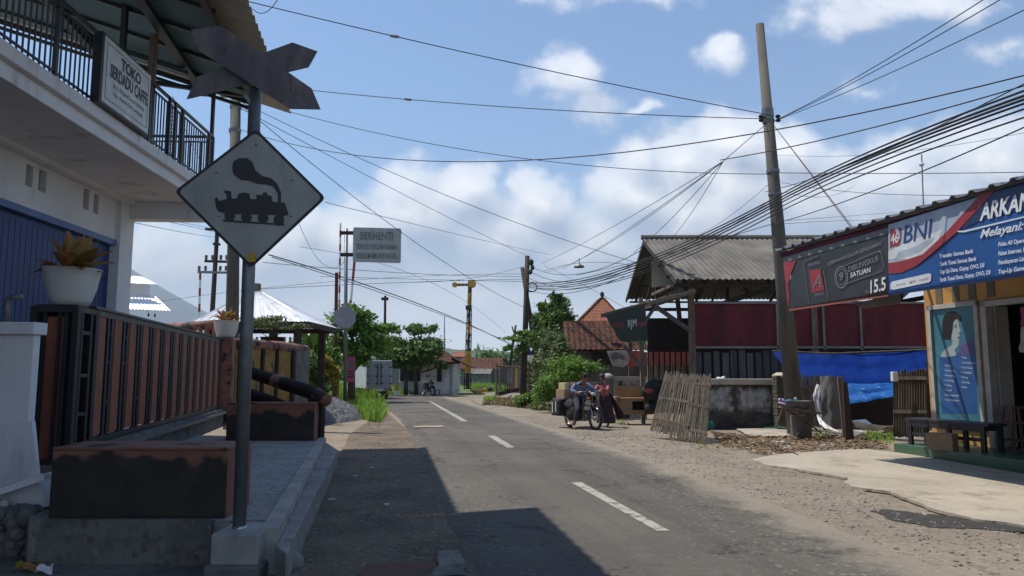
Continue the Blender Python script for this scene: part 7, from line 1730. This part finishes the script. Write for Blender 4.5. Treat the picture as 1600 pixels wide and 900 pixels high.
def eyes(par, c, fwd, s=1.0):
    c = Vector(c); f = Vector(fwd).normalized(); sd = Vector((0, 0, 1)).cross(f).normalized(); up = f.cross(sd); mb = MB()
    for e in (-1, 1): mb.ell(c + f * .083 * s + sd * e * .031 * s + up * .008 * s, (.012 * s, .014 * s, .008 * s), 8, 6); mb.tube([c + f * .086 * s + sd * e * .018 * s + up * .03 * s, c + f * .083 * s + sd * e * .048 * s + up * .03 * s], .005 * s, 5)
    mb.build('eyes', 'hair', par)
def hairm(par, c, fwd, s=1.0, bun=False):
    c = Vector(c); f = Vector(fwd).normalized(); sd = Vector((0, 0, 1)).cross(f).normalized(); up = f.cross(sd); q = Matrix((f, sd, up)).transposed(); mb = MB()
    mb.ell(c - f * .018 * s + up * .03 * s, (.103 * s, .088 * s, .108 * s), 18, 12, q); mb.ell(c - f * .05 * s - up * .03 * s, (.06 * s, .080 * s, .08 * s), 14, 10, q)
    for k in range(26):
        a = k * 2.399; z = 1 - k / 26 * .9; r = math.sqrt(max(0, 1 - z * z)); d = (f * math.cos(a) * r + sd * math.sin(a) * r + up * z).normalized()
        if d.dot(f) > .55 and z < .6: continue
        mb.ell(c - f * .018 * s + up * .03 * s + Vector((d.x * .095, d.y * .09, d.z * .10)) * s, (.028 * s, .028 * s, .018 * s), 6, 5, q)
    if bun: mb.ell(c - f * .11 * s + up * .02 * s, (.05 * s,) * 3, 12, 8)
    mb.build('hair', 'hair', par, smooth=True)
# --- rider (bike frame coordinates)
man = T('person', 'man in pale blue long-sleeved shirt astride the motorbike, bent over the handlebar', 'person', BO + Vector((-.25, -.1, 0)))
hd = (.31, -.10, 1.42)
J = {'pel': (-.16, 0, .84, .13), 'sp': (-.07, -.04, 1.02, .115), 'ch': (.05, -.08, 1.20, .125), 'nk': (.18, -.09, 1.31, .055), 'hd0': (.25, -.10, 1.38, .06),
     'shR': (.03, -.26, 1.22, .065), 'elR': (.08, -.42, 1.05, .045), 'wrR': (.26, -.36, 1.03, .028), 'shL': (.14, .08, 1.22, .065), 'elL': (.26, .22, 1.08, .045), 'wrL': (.30, .31, 1.06, .028),
     'hpR': (-.12, -.12, .80, .095), 'knR': (.16, -.26, .52, .062), 'anR': (.02, -.34, .09, .036), 'toR': (.19, -.37, .035, .034), 'hpL': (-.12, .12, .80, .095), 'knL': (.20, .22, .60, .062), 'anL': (.12, .24, .30, .036), 'toL': (.27, .24, .26, .034)}
E = [('pel', 'sp'), ('sp', 'ch'), ('ch', 'nk'), ('nk', 'hd0'), ('ch', 'shR'), ('shR', 'elR'), ('elR', 'wrR'), ('ch', 'shL'), ('shL', 'elL'), ('elL', 'wrL'), ('pel', 'hpR'), ('hpR', 'knR'), ('knR', 'anR'), ('anR', 'toR'), ('pel', 'hpL'), ('hpL', 'knL'), ('knL', 'anL'), ('anL', 'toL')]
def ex(mb):
    R3 = BM.to_3x3(); h = BM @ Vector(hd); fw = R3 @ Vector((.9, .12, -.45)); head(mb, h, fw)
    for s, w_ in ((-1, (.26, -.36, 1.03)), (1, (.30, .31, 1.06))): fingers(mb, BM @ Vector(w_), R3 @ Vector((.85, 0, -.1)), Vector((0, 0, -1)), R3 @ Vector((0, 1, 0)), 1)
skin_obj('body', J, E, 'skin', man, 0, 2, ex, BM)
fw = BM.to_3x3() @ Vector((.9, .12, -.45)); eyes(man, BM @ Vector(hd), fw); hairm(man, BM @ Vector(hd), fw)
JS = {k: (v[0], v[1], v[2], v[3] + g) for k, v, g in ((k, J[k], {'pel': .018, 'sp': .03, 'ch': .03, 'nk': .015}.get(k, .018)) for k in ('pel', 'sp', 'ch', 'nk', 'shR', 'elR', 'shL', 'elL'))}
JS['nk'] = (.15, -.085, 1.285, .07); JS['wR'] = (.235, -.36, 1.035, .042); JS['wL'] = (.285, .313, 1.067, .042)
skin_obj('shirt', JS, [('pel', 'sp'), ('sp', 'ch'), ('ch', 'nk'), ('ch', 'shR'), ('shR', 'elR'), ('elR', 'wR'), ('ch', 'shL'), ('shL', 'elL'), ('elL', 'wL')], 'shirtb', man, 0, 2, None, BM)
JT = {'pel': (-.17, 0, .83, .145), 'hpR': (-.12, -.12, .80, .115), 'knR': (.16, -.26, .52, .082), 'cR': (.065, -.31, .24, .062), 'hpL': (-.12, .12, .80, .115), 'knL': (.20, .22, .60, .082), 'cL': (.15, .235, .40, .062)}
skin_obj('trousers', JT, [('pel', 'hpR'), ('hpR', 'knR'), ('knR', 'cR'), ('pel', 'hpL'), ('hpL', 'knL'), ('knL', 'cL')], 'trous', man, 0, 2, None, BM)
mb = MB(); mb.box((-.04, -.41, .002), (.25, -.32, .022)); local(mb).build('sandal', 'wooddark', man, bevel=.008)
# --- woman
wo = Vector((2.66, 21.55, 0)); wm = T('person', 'woman in coral red top and long dark skirt steadying the motorbike', 'person', wo)
wf = Vector((-.55, -.84, 0)).normalized(); wang = math.atan2(wf.y, wf.x); WM = Matrix.Translation(wo) @ Matrix.Rotation(wang, 4, 'Z')
hw_ = (.13, 0, 1.40)
J = {'pel': (-.02, 0, .82, .13), 'sp': (.0, 0, 1.0, .105), 'ch': (.05, 0, 1.15, .11), 'nk': (.08, 0, 1.27, .045), 'hd0': (.11, 0, 1.33, .055),
     'shR': (.07, -.16, 1.18, .055), 'elR': (.24, -.22, .98, .038), 'wrR': (.42, -.12, 1.03, .025), 'shL': (.07, .16, 1.18, .055), 'elL': (.28, .24, 1.05, .038), 'wrL': (.50, .18, 1.10, .025),
     'hpR': (0, -.09, .78, .09), 'knR': (.03, -.10, .46, .058), 'anR': (.0, -.10, .09, .034), 'toR': (.14, -.12, .035, .03), 'hpL': (0, .09, .78, .09), 'knL': (.03, .10, .46, .058), 'anL': (-.05, .10, .09, .034), 'toL': (.09, .12, .035, .03)}
def ex2(mb):
    R3 = WM.to_3x3(); head(mb, WM @ Vector(hw_), R3 @ Vector((.9, .1, -.35)), .95)
    for w_ in ((.42, -.12, 1.03), (.50, .18, 1.10)): fingers(mb, WM @ Vector(w_), R3 @ Vector((1, 0, -.15)), Vector((0, 0, -1)), R3 @ Vector((0, 1, 0)), .92)
skin_obj('body', J, E, 'skin', wm, 0, 2, ex2, WM)
fw = WM.to_3x3() @ Vector((.9, .1, -.35)); eyes(wm, WM @ Vector(hw_), fw, .95); hairm(wm, WM @ Vector(hw_), fw, .95, True)
JS = {'pel': (-.02, 0, .84, .145), 'sp': (.0, 0, 1.0, .13), 'ch': (.05, 0, 1.15, .135), 'nk': (.07, 0, 1.235, .065), 'shR': (.07, -.16, 1.18, .073), 'eR': (.20, -.205, 1.03, .058), 'shL': (.07, .16, 1.18, .073), 'eL': (.22, .22, 1.085, .058)}
skin_obj('blouse', JS, [('pel', 'sp'), ('sp', 'ch'), ('ch', 'nk'), ('ch', 'shR'), ('shR', 'eR'), ('ch', 'shL'), ('shL', 'eL')], 'pink', wm, 0, 2, None, WM)
mb = MB(); prof = [(.16, .90), (.19, .80), (.21, .60), (.24, .35), (.28, .12)]; n = 36; vs = []; fs = []
for (r, z) in prof:
    for k in range(n): a = 2 * math.pi * k / n; rr = r * (1 + .09 * math.sin(a * 7) * (1 - z)); vs.append((rr * math.cos(a) * .85 - .02 - .08 * (1 - z), rr * math.sin(a), z))
for i in range(len(prof) - 1):
    for k in range(n): fs.append((i * n + k, i * n + (k + 1) % n, (i + 1) * n + (k + 1) % n, (i + 1) * n + k))
mb.add(vs, fs).xf(WM).build('skirt', 'maroonc', wm, smooth=True)
mb = MB(); prof = [(-.05, .13, 1.0), (-.17, .22, .78), (-.28, .34, .5), (-.34, .42, .26)]
mb.patch((-.10, .10, .98), (-.05, .18, .98), (-.26, .55, .26), (-.40, .22, .22), 10, 12, lambda u, v: .03 * math.sin(u * 14) * v, .01); mb.xf(WM).build('shawl', 'maroonc', wm, smooth=True)

# ================================================================ CABLES
def wpt(P): return P if isinstance(P, Vector) else F(*P)
def cable(a, b, mid, r, lab, n=40, m='cable', group=None, name='cable', twist=False):
    A, B = wpt(a), wpt(b); s = 0; t = .5
    if mid:
        lo, hi = 0.0, 1.0; inc = proj(B)[0] > proj(A)[0]
        for _ in range(40):
            t = (lo + hi) / 2; x = proj(A.lerp(B, t))[0]
            if (x < mid[0]) == inc: lo = t
            else: hi = t
        t = min(.95, max(.05, t))
        P0 = A.lerp(B, t); zt = F(mid[0], mid[1], P0.y).z; s = (P0.z - zt) / (4 * t * (1 - t))
    off = lambda P: not isinstance(P, Vector) and (P[0] > 1605 or P[1] < -3)
    u0, u1 = (-.5 if off(a) else 0.0), (1.6 if off(b) else 1.0)      # spans that leave the picture run on to the next pole
    us = [u0 + (u1 - u0) * k / n for k in range(n + 1)]
    pts = [A + (B - A) * u - Vector((0, 0, 4 * s * u * (1 - u) if 0 <= u <= 1 else (4 * s * (1 - u) if u > 1 else 4 * s * u) * .6)) for u in us]
    mb = MB().tube(pts, r * .82, 6)
    o = O(mb, name, m, lab, 'cable', group); return o, pts
pR_ = lambda y: polept(y)
LPt = lambda py, dx=0: F(368 + dx, py, 20.85)
GRP = 'cables of the thick bundle rising right'
o, pts = cable((330, -12, 15), pR_(184), (800, 98), .013, 'topmost long cable from the upper left corner to the leaning pole'); 
def splice(px, py, D, lab): c = F(px, py, D); d = Vector((1, .15, -.12)).normalized(); O(MB().tube([c - d * .09, c - d * .06, c + d * .06, c + d * .09], [.015, .035, .035, .015], 8), 'cable_splice', 'stonel', lab, 'cable splice', 'splices on the upper cables', smooth=True)
def near(pts, px): return min(pts, key=lambda p: abs(proj(p)[0] - px))
def splice_on(pts, px, lab):
    c = near(pts, px); O(MB().tube([c + Vector((-.11, 0, .015)), c + Vector((-.07, 0, .01)), c + Vector((.07, 0, -.01)), c + Vector((.11, 0, -.015))], [.015, .036, .036, .015], 8), 'cable_splice', 'stonel', lab, 'cable splice', smooth=True)
splice_on(pts, 612, 'pale splice on the topmost cable')
o, pts = cable(LPt(128), pR_(190), (645, 156), .013, 'second cable from the top, running just under the topmost one to the pole'); splice_on(pts, 645, 'pale splice on the second cable from the top')
cable(LPt(150), (1202, 272, 18.8), (800, 245), .011, 'thin cable sagging from the left pole to the lower clamp of the leaning pole')
o, pa = cable(LPt(200), (1640, 108, 9), (830, 250), .012, 'long cable sagging low in mid-picture then rising to the upper right edge')
cable((1126, 250, 15), (1640, 122, 8.8), (1400, 190), .012, 'cable running close under the long sagging one to the right edge')
cable(LPt(155), (1000, 412, 26.5), (680, 298), .011, 'cable sloping down from the left pole to the barn gable')
cable(LPt(165), (828, 402, 42.8), (602, 289), .012, 'cable sloping down from the left pole to the top of the brown pole')
cable(LPt(160, 4), (823, 482, 42.8), (640, 372), .014, 'steep cable from the left pole passing the BERHENTI panel')
cable((508, 316, 18), (860, 398, 45), (680, 358), .009, 'faint cable from behind the diamond sign toward the brown pole')
cable((188, 330, 20), (345, 360, 51.6), (270, 345), .013, 'upper of the cables leaving the cafe corner to the tilted pole')
cable((188, 333, 20.5), (347, 366, 51.6), (275, 349), .013, 'middle cable leaving the cafe corner to the tilted pole')
cable((188, 343, 21), (350, 372, 51.6), (275, 361), .013, 'lowest cable leaving the cafe corner to the tilted pole')
cable((420, 398, 30), (815, 548, 60), (600, 455), .03, 'heavy black cable descending from the diamond sign to the far shed', m='cable')
cable((425, 402, 30), (812, 543, 60), (620, 466), .02, 'thinner cable hanging under the heavy descending one')
cable((470, 386, 32), (790, 520, 60), (620, 420), .011, 'thin line crossing behind the BERHENTI panel')
cable((190, 480, 40), (822, 428, 42.8), (520, 440), .013, 'low cable from the mountain side to the brown pole')
cable((400, 452, 38), (822, 436, 42.8), (640, 441), .016, 'slack cable above the pavilion roof to the brown pole')
cable((410, 410, 28), (822, 432, 42.8), (640, 427), .014, 'cable from behind the diamond sign level with the semaphore arm')
cable((500, 432, 40), (822, 440, 42.8), (640, 436), .014, 'lowest near-level cable left of the brown pole')
cable((640, 441, 41), (822, 415, 42.8), (740, 434), .012, 'short cable curving up to the brown pole top')
# brown pole to the right: tangle
JPt = lambda py, dx=0: F(822 + dx, py, 42.7)
for i, (y0, x1, y1, D1, mx, my, lab) in enumerate(((412, 1000, 392, 26, 905, 428, 'uppermost cable from the brown pole top to the barn gable'), (420, 1010, 402, 26, 905, 440, 'second cable from the brown pole to the barn gable'), (432, 985, 420, 25, 900, 447, 'third cable from the brown pole to the barn gable'), (440, 1003, 408, 25, 905, 436, 'cable crossing the lamp wire right of the brown pole'), (452, 975, 432, 25, 900, 456, 'lowest cable from the coil toward the barn eave'))):
    cable(JPt(y0), (x1, y1, D1), (mx, my), .016, lab)
for i, (y0, yp, ye, De, r) in enumerate(((442, 318, 142, 7.4, .022), (444, 322, 150, 7.5, .026), (446, 326, 156, 7.3, .026), (448, 330, 163, 7.6, .022), (450, 336, 172, 7.4, .018), (447, 342, 186, 7.8, .018))):
    A = JPt(y0); Bm = polept(yp, -.26); Bm.y = 18.4 - .05 * i
    cable(A, Bm, (1010, (404, 408, 412, 416, 421, 425)[i]), r, 'black cable of the thick bundle between brown pole and leaning pole', group='bundle cables left of the leaning pole')
    cable(Bm, (1660, ye - 22, De), (1420, (yp - 12) * .47 + (ye - 22) * .53 + 4), r * .8, 'black cable of the thick bundle rising from the leaning pole to the right edge', group=GRP)
cable(polept(352, -.26), (1660, 172, 7.6), (1420, 276), .011, 'separate thinner cable under the thick bundle on the right')
cable(polept(300, -.26), (1660, 100, 8.2), (1420, 218), .010, 'thin cable above the thick bundle on the right')
cable((900, 430, 30), polept(352, -.26), (1060, 392), .011, 'slack cable along the bottom of the bundle over the barn roof')
# fan
for i, (x0, y0, D0, mx, my, lab) in enumerate(((845, 412, 42, 1000, 330, 'top cable of the fan gathering left of the leaning pole'), (855, 425, 42, 990, 355, 'second cable of the fan gathering left of the leaning pole'), (880, 420, 40, 1010, 338, 'third cable of the fan, starting right of the street lamp'), (990, 395, 27, 1060, 330, 'short fan cable ending at the barn ridge'), (1050, 372, 28, 1095, 310, 'steepest fan cable ending on the barn roof'))):
    cable((x0, y0, D0), (1130, 252, 16), (mx, my), .010, lab)
cable((1130, 252, 16), polept(186, .1), None, .010, 'short tie from the cable junction up to the pole clamp')
for (x1, y1, lab) in ((1545, -6, 'leftmost of three cables rising from the pole clamp to the top right'), (1572, -6, 'middle of three cables rising from the pole clamp to the top right'), (1640, -4, 'rightmost of three cables rising from the pole clamp to the top right')): cable(polept(190, .12), (x1, y1, 10), ((1212 + x1) / 2, (190 + y1) / 2 + 5), .010, lab)
cable(polept(270, .12), (1660, 268, 16), (1420, 271), .011, 'level thin cable from the lower pole clamp to the right edge')
cable((1190, 240, 24), (1660, 195, 14), (1400, 238), .006, 'faint level line high behind the bundle')
for (dx, lab) in ((0, 'left strand of the brown stay wire from pole clamp to shop roof'), (3, 'right strand of the brown stay wire from pole clamp to shop roof')): cable(polept(195, .12), (1333 + dx, 360, 14.8), None, .010, lab, m='cablered')
for i, (a, b, mid, lab) in enumerate((((1225, 300, 18.3), (1335, 290, 30), (1280, 308), 'thin looped drop wire right of the leaning pole'), ((1222, 345, 18.3), (1420, 330, 30), (1320, 338), 'faint line behind the shop roof, upper'), ((1222, 350, 18.3), (1400, 345, 30), (1310, 345), 'faint line behind the shop roof, lower'), ((1215, 275, 18.4), (1040, 385, 28), (1150, 330), 'thin drop wire from the pole to the barn roof'), ((1215, 305, 18.4), (1030, 400, 27), (1110, 370), 'thin low wire over the barn roof edge'), ((1640, 300, 10), (1222, 285, 18.4), (1440, 305), 'thin wire behind the antenna'))): cable(a, b, mid, .007, lab)
cable((395, 14, 14), (440, -12, 14), (425, 12), .010, 'short cable loop at the top edge near the awning corner')
cable((400, 170, 20.9), (445, 300, 26), (415, 240), .009, 'thin wire dropping behind the diamond sign')
cable((270, 150, 20), (330, 275, 26), (300, 225), .009, 'thin wire visible past the terrace railing corner')
cable((460, 330, 22), (545, 400, 30), (485, 385), .009, 'loose looping wire between diamond sign and BERHENTI post')
cable((850, 415, 40), (1010, 500, 26), (930, 455), .009, 'thin drop wire sloping to the tiled house')
cable((760, 300, 30), (700, 400, 50), None, .006, 'faint short line above the semaphore') if False else None
# street lamp on the cable
sl = T('street_lamp', 'small grey dish lamp hanging among the cables left of the barn', 'street lamp', F(905, 418, 34)); c = F(905, 418, 34); MB().lathe(c, [(.25, 0), (.22, .08), (.08, .14), (.05, .2)], 16).build('lamp_shade', 'galv', sl, smooth=True); MB().tube([c + Vector((0, 0, .18)), c + Vector((0, 0, .45))], .02, 6).build('hanger', 'cable', sl)
cable((850, 424, 40), (985, 414, 27), (905, 411), .012, 'wire carrying the grey dish lamp')

# haze
HZ = True
if HZ:
    mb = MB(); mb.box((-9500, -9500, -1.2), (9500, 9500, 1215)); m = bpy.data.materials.new('haze_air'); m.use_nodes = True; t = m.node_tree
    for n_ in list(t.nodes): t.nodes.remove(n_)
    oo = t.nodes.new('ShaderNodeOutputMaterial'); v = t.nodes.new('ShaderNodeVolumePrincipled'); v.inputs['Color'].default_value = (.74, .87, 1.0, 1); v.inputs['Density'].default_value = HAZE; v.inputs['Anisotropy'].default_value = 0.0
    t.links.new(v.outputs[0], oo.inputs['Volume']); hzo = mb.build('haze', m); hzo['kind'] = 'stuff'; hzo['label'] = 'thin bluish haze filling the air'
